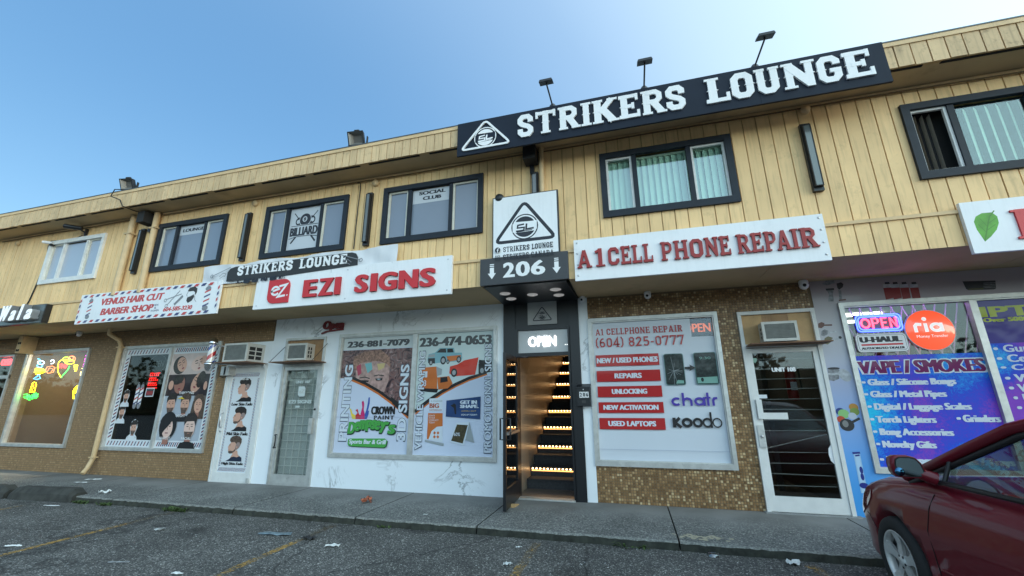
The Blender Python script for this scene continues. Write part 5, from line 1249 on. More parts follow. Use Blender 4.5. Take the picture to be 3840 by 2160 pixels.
# barber door poster
DP = [zX(130, 100, -.015), zX(480, 97, -.015), zX(280, 1330, -.015)]
X0, X1 = -8.10 + .14, -7.10 - .14; Z1 = 2.222 - .145; Z0 = .175
A = Art(-.0135); A.rect(X0, Z0, X1, Z1, m_fw)
A.hold()
n = 24
for i in range(n):
    x = X0 + .02 + (X1 - X0 - .06) * i / n
    for zz in (Z1 - .085, Z0 + .02): A.poly([(x, zz), (x + .012, zz), (x + .04, zz + .065), (x + .028, zz + .065)], m_mar if i % 2 else m_fb)
n = 56
for i in range(n):
    z = Z0 + .10 + (Z1 - Z0 - .22) * i / n
    for x in (X0 + .02, X1 - .065): A.poly([(x, z), (x + .045, z + .022), (x + .045, z + .034), (x, z + .012)], m_mar if i % 2 else m_fb)
A.hold(False)
for i, (zz, cap, hr, bd_, st_) in enumerate(((1.565, 'Low Skin Fade', m_dh, False, 0), (1.00, 'Mid Skin Fade', m_dh, True, 0), (.445, 'High Skin Fade', m_brown, True, 1))):
    profile_head(A, X0 + .16, zz, .335, hr, bd_, st_)
    A.text(cap, (X0 + .10, zz - .145), (X1 - .10, zz - .085), m_bl, .015, .003)
A.text('UNIT-106', (X0 + .23, 1.925), (X0 + .43, 1.962), m_wletter, .02, .002)
tag(A.build('haircut_poster'), 'tall barber door poster of three men in profile, Low, Mid and High Skin Fade', 'poster')

# barber window films
yF = .018
bx0, bx1, bz0, bz1 = -11.32 + .055, -8.40 - .055, .515 + .06, 2.75 - .055
xm0, xm1 = -9.87, -9.80
def stripe_border(A, x0, x1, z0, z1, w, sides='tblr', nw=14, nh=22):
    if 't' in sides: A.rect(x0, z1 - w, x1, z1, m_fw)
    if 'b' in sides: A.rect(x0, z0, x1, z0 + w, m_fw)
    if 'l' in sides: A.rect(x0, z0 + w, x0 + w, z1 - w, m_fw)
    if 'r' in sides: A.rect(x1 - w, z0 + w, x1, z1 - w, m_fw)
    A.hold()
    for s, zz in (('t', z1 - w), ('b', z0)):
        if s in sides:
            for i in range(nw):
                x = x0 + .05 + (x1 - x0 - .12) * i / nw
                A.poly([(x, zz + w * .2), (x + .028, zz + w * .2), (x + .065, zz + w * .8), (x + .037, zz + w * .8)], m_fb if i % 2 else m_fr)
    for s, xx in (('l', x0), ('r', x1 - w)):
        if s in sides:
            for i in range(nh):
                z = z0 + w + .02 + (z1 - z0 - 2 * w - .06) * i / nh
                A.poly([(xx + w * .2, z), (xx + w * .8, z + .05), (xx + w * .8, z + .085), (xx + w * .2, z + .035)], m_fb if i % 2 else m_fr)
    A.hold(False)
A = Art(yF); stripe_border(A, bx0, xm0 - .0, bz0, bz1, .15, 'tbl', 14, 22)
tag(A.build('window_film'), 'striped red and blue border film on the left barber window pane', 'window film')
A = Art(yF)
A.rect(xm1, bz0, bx1, bz1, m_fw); stripe_border(A, xm1, bx1, bz0, bz1, .15, 'tbr', 22, 26)
L0, R0 = xm1 + .01, bx1 - .16; T0 = bz1 - .16; Bt = bz0 + .15; hgt = (T0 - Bt) / 4
m_sk3 = film('print_pale_pink', S(205, 185, 180), var=.15, vscale=5); m_bgd = film('print_dark_backdrop', (.035, .025, .03), var=.5, vscale=6); m_bgl = film('print_light_backdrop', S(170, 178, 190))
A.rect(L0, T0 - hgt, R0, T0, m_sk3); A.rect(L0, T0 - 2 * hgt, R0, T0 - hgt, m_bgd); A.rect(L0, Bt, R0, T0 - 2 * hgt, m_bgl)
A.rect(L0 + (R0 - L0) * .72, Bt + hgt, R0, T0 - 2 * hgt, film('print_grey_backdrop', S(110, 100, 95)))
def oval(x, z, rx, rz, m, tilt=0, n=20):
    A.poly([(x + rx * math.cos(t) * math.cos(R(tilt)) - rz * math.sin(t) * math.sin(R(tilt)), z + rx * math.cos(t) * math.sin(R(tilt)) + rz * math.sin(t) * math.cos(R(tilt))) for t in [2 * math.pi * i / n for i in range(n)]], m)
W_ = R0 - L0
oval(L0 + .22 * W_, T0 - .55 * hgt, .19, .20, m_dh, 25); oval(L0 + .27 * W_, T0 - .52 * hgt, .13, .17, m_skin, 30); oval(L0 + .68 * W_, T0 - .5 * hgt, .22, .16, m_skin2, 15); oval(L0 + .8 * W_, T0 - .35 * hgt, .12, .10, m_skin, 0)
oval(L0 + .30 * W_, T0 - 1.45 * hgt, .15, .20, m_skind, 10); oval(L0 + .25 * W_, T0 - 1.25 * hgt, .16, .10, m_dh, 15); oval(L0 + .10 * W_, T0 - 1.5 * hgt, .07, .10, m_skin, 0)
oval(L0 + .72 * W_, T0 - 1.4 * hgt, .14, .22, m_skin, -25); oval(L0 + .80 * W_, T0 - 1.25 * hgt, .11, .18, m_dh, -15); oval(L0 + .93 * W_, T0 - 1.55 * hgt, .05, .09, m_skin, 0)
for fx, fz, fs_, tl in ((.27, .52, .20, 30), (.68, .5, .22, 15), (.30, 1.45, .22, 10), (.72, 1.4, .22, -25)):
    cx_, cz_ = L0 + fx * W_, T0 - fz * hgt; ct, st_ = math.cos(R(tl)), math.sin(R(tl))
    def fp(a, b): return (cx_ + (a * ct - b * st_) * fs_, cz_ + (a * st_ + b * ct) * fs_)
    for e in (-.28, .28): A.line([fp(e - .16, .12), fp(e, .06), fp(e + .16, .12)], .012, m_dh); A.line([fp(e - .18, .32), fp(e, .38), fp(e + .18, .32)], .016, m_dh)
    A.line([fp(.0, .05), fp(.05, -.22), fp(-.04, -.24)], .012, m_skind); A.line([fp(-.15, -.48), fp(0, -.44), fp(.15, -.48)], .020, m_fr); A.line([fp(-.10, -.54), fp(.10, -.54)], .014, film('print_lip', S(170, 80, 80)))
A.text('THREADING', (L0 + .34 * W_, T0 - 1.93 * hgt), (L0 + .70 * W_, T0 - 1.80 * hgt), m_wletter, .015)
def front_head(x, z, s, hair, style='short', look=0, face=m_skin):
    if style == 'long': A.poly([(x - .5 * s, z - .7 * s), (x - .42 * s, z + .2 * s), (x - .2 * s, z + .62 * s), (x + .2 * s, z + .62 * s), (x + .42 * s, z + .2 * s), (x + .5 * s, z - .7 * s)], hair)
    if style == 'bob': oval(x, z + .08 * s, .46 * s, .56 * s, hair)
    A.poly([(x - .14 * s, z - .3 * s), (x + .14 * s, z - .3 * s), (x + .16 * s, z - .62 * s), (x - .16 * s, z - .62 * s)], m_skind)
    oval(x, z, .28 * s, .38 * s, face, 6)
    for e in (-.11, .11): A.line([(x + (e - .05) * s, z + .07 * s), (x + (e + .05) * s, z + .07 * s)], .03 * s, m_bl); A.line([(x + (e - .07) * s, z + .15 * s), (x + (e + .06) * s, z + .16 * s)], .022 * s, hair)
    A.line([(x, z + .05 * s), (x + .02 * s, z - .07 * s)], .025 * s, m_skind); A.line([(x - .08 * s, z - .19 * s), (x + .08 * s, z - .19 * s)], .035 * s, m_fr)
    if style in ('short', 'quiff'):
        A.poly([(x - .30 * s, z + .10 * s), (x - .32 * s, z + .34 * s), (x - .2 * s, z + .56 * s), (x + .12 * s, z + .62 * s), (x + .33 * s, z + .44 * s), (x + .30 * s, z + .10 * s), (x + .22 * s, z + .28 * s), (x - .18 * s, z + .26 * s)], hair)
        A.poly([(x - .24 * s, z - .12 * s), (x - .12 * s, z - .13 * s), (x + .12 * s, z - .13 * s), (x + .24 * s, z - .12 * s), (x + .14 * s, z - .40 * s), (x - .14 * s, z - .40 * s)], m_beard); A.line([(x - .06 * s, z - .19 * s), (x + .06 * s, z - .19 * s)], .03 * s, m_skind)
        A.poly([(x - .48 * s, z - .80 * s), (x - .36 * s, z - .56 * s), (x - .12 * s, z - .50 * s), (x + .12 * s, z - .50 * s), (x + .36 * s, z - .56 * s), (x + .48 * s, z - .80 * s)], m_bl)
    if style == 'bob': A.poly([(x - .40 * s, z + .3 * s), (x - .05 * s, z + .52 * s), (x + .30 * s, z + .40 * s), (x + .05 * s, z + .10 * s), (x - .15 * s, z - .1 * s), (x - .34 * s, z - .38 * s)], hair)
front_head(L0 + .20 * W_, T0 - 2.42 * hgt, .42, m_dh); front_head(L0 + .54 * W_, T0 - 2.42 * hgt, .42, m_brown, 'quiff'); front_head(L0 + .86 * W_, T0 - 2.45 * hgt, .38, m_brown, 'long')
A.text('HIGHLIGHT', (L0 + .30 * W_, T0 - 2.96 * hgt), (L0 + .60 * W_, T0 - 2.84 * hgt), m_wletter, .015)
A.poly([(L0 + .34 * W_, T0 - 2.13 * hgt), (L0 + .44 * W_, T0 - 2.05 * hgt), (L0 + .52 * W_, T0 - 2.16 * hgt), (L0 + .44 * W_, T0 - 2.14 * hgt)], film('print_yellow', S(225, 195, 60)))
front_head(L0 + .24 * W_, T0 - 3.45 * hgt, .52, m_bl, 'bob', face=m_skin2); front_head(L0 + .76 * W_, T0 - 3.45 * hgt, .52, m_dh, 'short', face=m_skin2)
A.text('HAIRCUT', (L0 + .10 * W_, T0 - 3.95 * hgt), (L0 + .36 * W_, T0 - 3.83 * hgt), m_wletter, .015); A.text('FACIAL', (L0 + .62 * W_, T0 - 3.95 * hgt), (L0 + .84 * W_, T0 - 3.83 * hgt), m_wletter, .015)
tag(A.build('window_poster'), 'barber window poster with rows of faces captioned THREADING, HAIRCUT and FACIAL', 'poster')
# stickers in the left pane
for i, (u, v, s) in enumerate(((323, 740, .34), (275, 915, .36), (400, 1090, .40))):
    A = Art(yF); c = zM(u, v, yF)
    A.poly([(c[0] + s * a, c[1] + s * b) for a, b in ((-.42, -.5), (.42, -.5), (.36, -.3), (.18, -.16), (.28, .2), (.22, .5), (0, .62), (-.22, .5), (-.26, .2), (-.16, -.16), (-.36, -.3))], m_fw)
    front_head(c[0], c[1] + .12 * s, s * .75, m_dh, 'short'); A.poly([(c[0] - .4 * s, c[1] - .5 * s), (c[0] + .4 * s, c[1] - .5 * s), (c[0] + .2 * s, c[1] - .24 * s), (c[0] - .2 * s, c[1] - .24 * s)], m_fw)
    tag(A.build('window_sticker'), ['cut out sticker of a man\'s head, topmost of three in the barber window', 'cut out sticker of a man\'s head, middle of three in the barber window', 'cut out sticker of a man\'s head, lowest of three in the barber window'][i], 'sticker')
for i, (u, v) in enumerate(((440, 700), (485, 700))):
    A = Art(yF); c0 = zM(u - 38, v + 155, yF); c1 = zM(u + 38, v - 140, yF); pole_art(A, (c0[0] + c1[0]) / 2, c0[1], c1[1], .10, m_gp)
    tag(A.build('window_sticker'), ['barber pole sticker, left one of a pair in the dark pane', 'barber pole sticker, right one of a pair in the dark pane'][i], 'sticker')
A = Art(yF); q = jr(527, 620, 640, 718, zM, yF); A.rect(q[0], q[2] - .0, q[1], q[3], m_fw); A.rect(q[0] + .02, q[2] + .02, q[1] - .02, q[3] - .02, m_bl); A.rect(q[0] + .03, q[2] + .04, q[1] - .03, q[2] + .12, M('dull_red', (.30, .03, .03), .5)); A.text('hiring', (q[0] + .04, q[2] + .15), (q[1] - .05, q[3] - .05), m_fw, .015)
tag(A.build('window_sticker'), 'small black and red framed notice in the dark barber pane', 'sticker')
m_neon_r = M('neon_red', (.8, .02, .02), .4, emit=(1, .02, .015), estr=2.2)
A = Art(.12); q = jr(560, 450, 700, 600, zM, .12)
for i in range(7):
    A.rect(q[0], q[3] - .03 - i * .055, q[1] - .04 * (i % 3), q[3] - i * .055 - .008, m_neon_r) if i % 2 == 0 else [A.rect(q[0] + (q[1] - q[0]) * k / 5, q[3] - .03 - i * .055, q[0] + (q[1] - q[0]) * (k + .6) / 5, q[3] + .01 - i * .055, m_neon_r) for k in range(5)]
tag(A.build('led_sign'), 'dim red dotted LED sign hanging behind the dark barber pane', 'led sign')
A = Art(.10); c = zM(670, 360, .10); A.ring(c[0], c[1], .26, .20, .014, M('unlit_neon', (.35, .36, .34), .4)); A.text('OPEN', (c[0] - .19, c[1] - .07), (c[0] + .19, c[1] + .07), M('unlit_neon', ()), 0); 
tag(A.build('neon_sign'), 'unlit oval OPEN neon in the dark barber pane', 'neon sign')
m = MB(); m.box(-11.2, -9.3, 1.4, 1.42, 1.9, 2.25, M('reflect_yellow', (.30, .17, .03), .6)); m.box(-10.7, -9.3, 1.4, 1.42, 1.25, 1.85, M('paper_grey', (.16, .15, .15), .6)); m.box(-11.9, -8.4, 3.3, 3.4, 0, Z_S, m_dark); m.build('barber_interior', bld)
# sign shop door lettering
A = Art(-.0095); m_etch = film('etched_white', (.55, .62, .62))
q = jr(683, 522, 790, 545, zD, -.01); A.text('UNIT 107', (q[0], q[2]), (q[1], q[3]), m_etch, .02, .003)
q = jr(697, 565, 758, 640, zD, -.01); w = q[1] - q[0]; h = q[3] - q[2]; A.poly([(q[0] + .2 * w, q[2]), (q[1], q[2]), (q[1], q[3] - .2 * h), (q[1] - .2 * w, q[3]), (q[0], q[3]), (q[0], q[2] + .2 * h)], m_etch)
A.text('eZ', (q[0] + .12 * w, q[2] + .3 * h), (q[1] - .1 * w, q[3] - .3 * h), M('grey_green_backing', ()), .02, .004)
q = jr(632, 665, 800, 692, zD, -.01); A.text('EZI SIGNS', (q[0], q[2]), (q[1], q[3]), m_etch, .02, .004); q = jr(680, 712, 712, 722, zD, -.01); A.rect(q[0], q[2], q[1], q[3] + .01, m_etch)
tag(A.build('door_decal'), 'etched white EZI SIGNS decal on the gridded glass door', 'decal')
A = Art(-.0095); q = jr(237, 503, 340, 525, zI, -.01); A.text('UNIT 108', (q[0], q[2]), (q[1], q[3]), m_wletter, .02, .004)
tag(A.build('door_decal'), 'white UNIT 108 lettering on the barred glass door', 'decal')
A = Art(-.0095); c = zI(157, 472, -.01); A.poly([(c[0] - .03, c[1] + .03), (c[0] + .03, c[1] + .03), (c[0] + .028, c[1] - .01), (c[0], c[1] - .045), (c[0] - .028, c[1] - .01)], film('shield_green', (.25, .42, .35)))
q = jr(178, 628, 212, 645, zI, -.01); A.rect(q[0], q[2], q[1], q[3], m_fw); tag(A.build('door_sticker'), 'small green shield sticker and paper label inside door 108', 'sticker')

# ------------------------------------------------------------------ EZI window: two printed vinyls
yF = .018
def outlined(A, s, a, b, fill, line, rot=0, g=.010, heavy=.007):
    A.text(s, a, b, line, .02, heavy + g * .7, rot=rot, grow=g * .5); A.text(s, a, b, fill, .02, heavy * .5, rot=rot, grow=-g * .25)
m_lav = film('print_lavender_blue', S(198, 207, 226), var=.05, vscale=.8); m_hdr = film('print_pale_grey', S(198, 206, 208)); m_num = film('print_dark_grey_numbers', S(72, 76, 80))
m_or = film('print_orange', S(196, 108, 52), var=.08, vscale=6); m_blk = film('print_near_black', (.018, .018, .02)); m_ltr = film('print_letter_white', S(205, 214, 225)); m_lline = film('print_letter_line', S(70, 82, 102))
def paint_photo():
    m = film('print_painted_portrait', (.2, .15, .15), var=.01); t = m.node_tree; L = t.links.new; p = t.nodes['Principled BSDF']
    geo = nd(t, 'ShaderNodeNewGeometry', -1400, 600); n = nd(t, 'ShaderNodeTexNoise', -1200, 600); n.inputs['Scale'].default_value = 7; n.inputs['Detail'].default_value = 8; n.inputs['Distortion'].default_value = 2.2
    L(geo.outputs['Position'], n.inputs['Vector']); r = nd(t, 'ShaderNodeValToRGB', -900, 600); e = r.color_ramp.elements; L(n.outputs[0], r.inputs[0]); L(r.outputs[0], p.inputs['Base Color'])
    e[0].position = .30; e[0].color = (.015, .012, .018, 1); e[1].position = .75; e[1].color = (.42, .38, .40, 1)
    for pos, c in ((.42, (.08, .045, .05)), (.50, (.22, .11, .10)), (.56, (.10, .09, .10)), (.62, (.30, .16, .15))): x = e.new(pos); x.color = (*c, 1)
    return m
m_port = paint_photo()
def P(pts, f=zE, y=yF): return [f(a, b, y) for a, b in pts]
X0, X1, Z0, Z1 = -5.418 + .055, -3.83, .523 + .06, 2.742 - .055
A = Art(yF); A.rect(X0, Z0, X1, Z1, m_lav); zh = zE(430, 285, yF)[1]
A.rect(X0, zh - .01, X1, Z1, m_hdr)
ph = P([(182, 300), (500, 285), (505, 300), (682, 278), (650, 760)]) 
rgt = X1 - .005
curve_top = P([(130, 505), (230, 508), (330, 545), (430, 600), (520, 665), (600, 730), (655, 770)])
A.poly([(X0, zh - .02), (rgt, zh - .02), (rgt, curve_top[-1][1])] + curve_top[::-1][1:] + [(X0, curve_top[0][1])], m_port)
# face painted in light and dark streaks
fc = zE(420, 500, yF); 
A.poly(P([(262, 410), (300, 360), (400, 345), (480, 370), (512, 420), (505, 520), (470, 610), (400, 575), (300, 528), (262, 500)]), film('print_face_tone', S(168, 138, 132), var=.35, vscale=14))
A.poly(P([(240, 430), (250, 350), (330, 310), (450, 300), (510, 345), (520, 430), (490, 400), (430, 380), (350, 385), (290, 400), (268, 450)]), film('print_hair_sandy', S(140, 105, 90), var=.6, vscale=30))
A.poly(P([(300, 520), (360, 522), (355, 534), (310, 532)]), m_blk); A.poly(P([(405, 508), (460, 505), (455, 522), (412, 524)]), m_blk)
A.poly(P([(415, 512), (430, 508), (448, 511), (432, 519)]), film('print_eye', S(150, 165, 175)))
A.line(P([(290, 505), (330, 498), (365, 508)]), .018, m_blk); A.line(P([(395, 490), (430, 482), (470, 488)]), .018, m_blk)
A.poly(P([(268, 420), (300, 400), (305, 470), (280, 490)]), film('print_red_smear', S(170, 60, 85))); A.poly(P([(330, 400), (380, 390), (385, 440), (350, 470)]), film('print_teal_smear', S(110, 170, 175))); A.poly(P([(420, 400), (480, 395), (470, 430), (430, 450)]), film('print_yellow_smear', S(190, 170, 120)))
for j, (mt, o) in enumerate(((m_blk, 0), (m_or, 14))):
    A.line(P([(230 - j * 5, 508 + o * .6), (330, 548 + o), (430, 606 + o), (520, 672 + o), (590, 728 + o), (648, 785 + o)]), .075 if j == 0 else .035, mt)
A.poly(P([(520, 640), (600, 700), (655, 745), (655, 790), (600, 760), (530, 690)]), m_blk)
def tx(s, f, a, b, mt, **k): A.text(s, f(a[0], a[1], yF), f(b[0], b[1], yF), mt, **k)
q0 = zE(205, 285, yF); q1 = zE(657, 215, yF); A.text('236-881-7079', (q0[0], zh + .03), (q1[0], Z1 - .075), m_num, bold=.02, heavy=.013)
a = zE(120, 965, yF)[0] + .03; b_ = zE(205, 480, yF)[0]; outlined(A, 'PRINTING', (-5.27, zE(150, 965, yF)[1]), (-5.09, zE(210, 410, yF)[1]), m_ltr, m_lline, 90)
outlined(A, '3D SIGNS', (-4.07, zE(600, 965, yF)[1]), (-3.89, zE(640, 405, yF)[1]), m_ltr, m_lline, 90)
# paint crown
rb_ = [('print_crown_yellow', S(228, 205, 70)), ('print_crown_red', S(190, 50, 60)), ('print_crown_pink', S(200, 45, 110)), ('print_crown_blue', S(60, 90, 170))]
cm = [film(n_, c_) for n_, c_ in rb_]
A.poly(P([(218, 725), (232, 735), (240, 765), (262, 780), (262, 805), (236, 803)]), cm[0])
A.poly(P([(262, 805), (262, 778), (278, 760), (262, 740), (278, 732), (284, 760), (292, 776), (300, 775), (300, 806)]), cm[1])
A.poly(P([(298, 806), (300, 765), (312, 720), (308, 680), (320, 670), (326, 690), (322, 740), (330, 770), (330, 806)]), cm[2])
A.poly(P([(328, 806), (328, 775), (342, 740), (352, 690), (358, 648), (368, 646), (366, 690), (352, 750), (362, 742), (358, 770), (345, 804)]), cm[3])
q = P([(378, 768), (552, 712)]); A.text('CROWN', (q[0][0], q[0][1] - .01), q[1], m_blk, bold=.015, heavy=.010)
q = P([(398, 808), (545, 780)]); A.text('PAINT', q[0], q[1], m_blk, bold=.02, heavy=.006, spacing=1.3)
m_g1 = film('print_green', S(72, 158, 72)); m_g2 = film('print_dark_green', S(25, 62, 40))
word = "Dempsey's"; xs = [(205, 255), (250, 295), (290, 345), (338, 378), (374, 408), (402, 440), (436, 485), (488, 502), (500, 550)]
arcs = [870, 858, 848, 845, 846, 850, 858, 862, 880]
for (a, b), cy, ch in zip(xs, arcs, word):
    hh = 42 if ch in 'D' else 34; lo = cy + hh + (14 if ch in 'py' else 0); hi = cy - hh + (0 if ch != "'" else 0)
    if ch == "'": lo = cy - 15
    for dx, mt, gg in ((4, m_g2, .014), (0, m_g1, 0)):
        q = P([(a + dx, lo + dx), (b + dx, hi + dx)]); A.text(ch, q[0], q[1], mt, bold=.02, heavy=.012, shear=.02, grow=gg)
for dx, mt in ((5, m_g2), (0, m_g1)): A.poly(P([(212 + dx, 1000 + dx), (206 + dx, 985 + dx), (212 + dx, 952 + dx), (228 + dx, 948 + dx), (480 + dx, 948 + dx), (498 + dx, 965 + dx), (488 + dx, 1005 + dx), (470 + dx, 1015 + dx), (230 + dx, 1004 + dx)]), mt)
q = P([(215, 995), (485, 958)]); A.text('Sports Bar & Grill', q[0], q[1], m_ltr, bold=.015, heavy=.004, shear=.01)
A.rect(X0, zE(300, 792, yF)[1], X1 - .15, zE(300, 792, yF)[1] + .004, film('print_seam', S(150, 160, 185)))
tag(A.build('window_poster'), 'window vinyl with 236-881-7079, painted face, PRINTING and green Dempsey\'s logo', 'poster')
# right half
X0, X1 = -3.74, -2.205 - .055
A = Art(yF); A.rect(X0, Z0, X1, Z1, m_lav); m_pale = film('print_pale_sky', S(192, 208, 210)); zc = zE(1000, 490, yF)[1]
A.poly([(X0, Z1), (X1, Z1), (X1, zE(1265, 455, yF)[1])] + P([(1215, 478), (1100, 515), (1000, 560), (900, 615), (800, 680), (695, 765)]) + [(X0, zE(695, 765, yF)[1])], m_pale)
A.line(P([(695, 752), (800, 668), (900, 602), (1000, 550), (1100, 505), (1225, 470)]), .06, m_blk); A.line(P([(700, 770), (800, 688), (900, 620), (1000, 566), (1100, 520), (1225, 478)]), .025, m_or)
q0 = zE(735, 262, yF); q1 = zE(1258, 180, yF); A.text('236-474-0653', (q0[0], Z1 - .245), (q1[0], Z1 - .075), m_num, bold=.02, heavy=.013)
m_tk = film('print_truck_blue', S(120, 168, 182)); m_tkg = film('print_truck_grey', S(150, 158, 162)); m_wh = film('print_wheel', S(40, 42, 46)); m_rim = film('print_rim', S(150, 155, 160))
# pickup
A.poly(P([(790, 370), (798, 330), (845, 318), (880, 285), (985, 282), (990, 318), (1042, 318), (1045, 360), (1035, 380), (900, 390), (840, 398), (795, 392)]), m_tk)
A.poly(P([(855, 318), (885, 290), (925, 288), (928, 318)]), m_blk); A.poly(P([(935, 318), (935, 290), (975, 288), (982, 316)]), m_blk); A.poly(P([(798, 335), (845, 328), (842, 350), (795, 355)]), m_tkg); A.poly(P([(795, 360), (845, 358), (845, 398), (795, 396)]), m_wh)
A.poly(P([(930, 345), (1035, 335), (1030, 370), (940, 385)]), m_or)
for u, v, r in ((905, 375, .075), (1020, 368, .06), (815, 392, .05), (940, 385, .04)): c = zE(u, v, yF); A.disc(c[0], c[1], r * .75, r, m_wh, 16); A.disc(c[0], c[1], r * .45, r * .6, m_rim, 14)
# red car half wrapped
A.poly(P([(950, 470), (955, 420), (1010, 405), (1060, 375), (1165, 352), (1160, 380), (1140, 480), (1040, 488), (980, 492)]), film('print_car_red', S(200, 62, 50))); A.poly(P([(1165, 400), (1200, 372), (1262, 380), (1265, 455), (1210, 470), (1165, 480)]), m_blk); A.poly(P([(1170, 370), (1215, 375), (1205, 395), (1165, 395)]), m_wh)
for u, v in ((985, 465), (1190, 450)): c = zE(u, v, yF); A.disc(c[0], c[1], .06, .075, m_wh, 16); A.disc(c[0], c[1], .035, .045, m_rim, 12)
# orange box truck
A.poly(P([(745, 430), (855, 420), (862, 440), (860, 585), (745, 580)]), m_or); A.poly(P([(855, 420), (898, 440), (893, 480), (860, 490)]), m_tkg); A.poly(P([(862, 500), (950, 490), (975, 545), (940, 580), (870, 590)]), m_or); A.poly(P([(885, 500), (935, 495), (940, 530), (885, 540)]), m_blk)
A.poly(P([(735, 578), (870, 584), (860, 612), (790, 606), (735, 598)]), m_blk)
for s_, u, v in (('1', 765, 500), ('3', 770, 565), ('1', 778, 500)): q = P([(u - 8, v), (u + 12, v - 45)]); A.text(s_, q[0], q[1], m_ltr, bold=.01)
# roll up banner, get in shape banner, A board
A.poly(P([(805, 655), (902, 650), (902, 745), (800, 750)]), m_ltr); q = P([(806, 725), (875, 690)]); A.text('BIG', q[0], q[1], film('print_rust', S(165, 85, 60)), bold=.02, heavy=.004)
q = P([(805, 745), (895, 734)]); A.text('DIFFERENCE', q[0], q[1], film('print_rust', ()), bold=.01); q = P([(815, 680), (900, 668)]); A.text('A CHANGE', q[0], q[1], m_tkg, bold=.01)
A.poly(P([(796, 762), (902, 762), (902, 980), (786, 955)]), m_ltr); A.poly(P([(796, 762), (902, 762), (902, 858), (860, 862), (820, 895), (798, 955), (786, 950)]), m_or)
for i, s_ in enumerate(('DONATE', 'TO YOUR', 'COMMUNITY', 'TODAY')): q = P([(800, 786 + i * 17), (846 + (26 if i == 2 else 0), 774 + i * 17)]); A.text(s_, q[0], q[1], m_ltr, bold=.01)
c = zE(855, 922, yF)
for k in range(4): A.poly([(c[0] + (.045 * math.cos(R(45 + 90 * k)) + .028 * math.cos(R(t))), c[1] + (.045 * math.sin(R(45 + 90 * k)) + .028 * math.sin(R(t)))) for t in (0, 90, 180, 270)], m_or)
A.poly(P([(772, 958), (912, 985), (908, 1005), (772, 972)]), m_tkg)
m_gb = film('print_navy_banner', S(38, 66, 112), var=.2, vscale=5); A.poly(P([(930, 670), (1182, 640), (1178, 808), (925, 788)]), m_gb)
for s_, a, b in (('GET IN', (1032, 695), (1152, 668)), ('SHAPE.', (1032, 725), (1165, 700))): q = P([a, b]); A.text(s_, q[0], q[1], m_ltr, bold=.02, heavy=.006)
q = P([(1040, 752), (1148, 742)]); A.text('OPEN 24/7', q[0], q[1], film('print_gold', S(190, 165, 90)), bold=.01); q = P([(1038, 780), (1155, 768)]); A.text('SIGN UP TODAY!', q[0], q[1], m_ltr, bold=.015)
A.poly(P([(985, 690), (1000, 700), (1003, 770), (992, 770), (985, 725), (960, 705), (975, 700)]), m_blk)
A.poly(P([(1000, 835), (1098, 825), (1060, 1000), (955, 975)]), m_ltr); A.poly(P([(1098, 825), (1135, 980), (1070, 960)]), m_tkg); A.poly(P([(1008, 845), (1088, 850), (1050, 985), (965, 965)]), film('print_aboard', S(70, 62, 40), var=.4, vscale=20)); q = P([(985, 930), (1030, 905)]); A.text('60%', q[0], q[1], m_ltr, bold=.01)
outlined(A, 'VEHICLE WRAPING', (-3.70, zE(700, 1030, yF)[1]), (-3.57, zE(745, 310, yF)[1]), m_ltr, m_lline, 90, .009, .003)
outlined(A, 'PROMOTIONAL SIGNS', (-2.43, zE(1230, 1052, yF)[1]), (-2.30, zE(1235, 255, yF)[1]), m_ltr, m_lline, 90, .009, .003)
tag(A.build('window_poster'), 'window vinyl with 236-474-0653, pickup truck, red car and PROMOTIONAL SIGNS', 'poster')

# ------------------------------------------------------------------ A1 window
X0, X1, Z0, Z1 = -.612 + .06, 1.339 - .06, .521 + .075, 2.766 - .055
m_vg = film('print_grey_blue_vinyl', S(200, 208, 218), var=.04, vscale=.9); m_vr = film('print_red_bar', S(172, 32, 34)); m_vrt = film('print_red_text', S(172, 58, 58))
A = Art(yF); A.rect(X0, Z0, X1 - .32, Z1, m_vg); A.rect(X1 - .32, Z0, X1, Z1 - .30, m_vg)
hrow = zH(300, 222, yF)[1]
q0 = zH(118, 320, yF); q1 = zH(640, 262, yF); slab_string(A, 'A1 CELLPHONE REPAIR', (q0[0], q0[1] + .0), (q1[0], q0[1] + .105), m_vrt, .85, gap=.08)
q0 = zH(120, 398, yF); q1 = zH(652, 330, yF); slab_string(A, '(604) 825-0777', (q0[0], q0[1] + .01), (q1[0], q0[1] + .165), m_vrt, .85, gap=.10)
rows = (('NEW / USED PHONES', (122, 434, 500, 502)), ('REPAIRS', (126, 530, 510, 596)), ('UNLOCKING', (131, 625, 520, 690)), ('NEW ACTIVATION', (137, 722, 528, 786)), ('USED LAPTOPS', (143, 818, 540, 886)))
bxl = [zH(r[1][0], (r[1][1] + r[1][3]) / 2, yF)[0] for r in rows]; bxr = [zH(r[1][2], (r[1][1] + r[1][3]) / 2, yF)[0] for r in rows]
L_, R_ = sum(bxl) / 5, sum(bxr) / 5
for s_, (a, t_, b, bt) in rows:
    zt = zH((a + b) / 2, t_ - 1, yF)[1]; zb = zH((a + b) / 2, bt, yF)[1]; A.rect(L_, zb, R_, zt, m_vr)
    w = min((R_ - L_) * .96, len(s_) * .058); c = (L_ + R_) / 2; hh = (zt - zb); A.text(s_, (c - w / 2, zb + hh * .28), (c + w / 2, zt - hh * .26), m_ltr, bold=.02, heavy=.005)
m_ph = film('print_phone_dark', (.02, .03, .03), var=.6, vscale=30); m_pht = film('print_phone_teal', S(120, 165, 155))
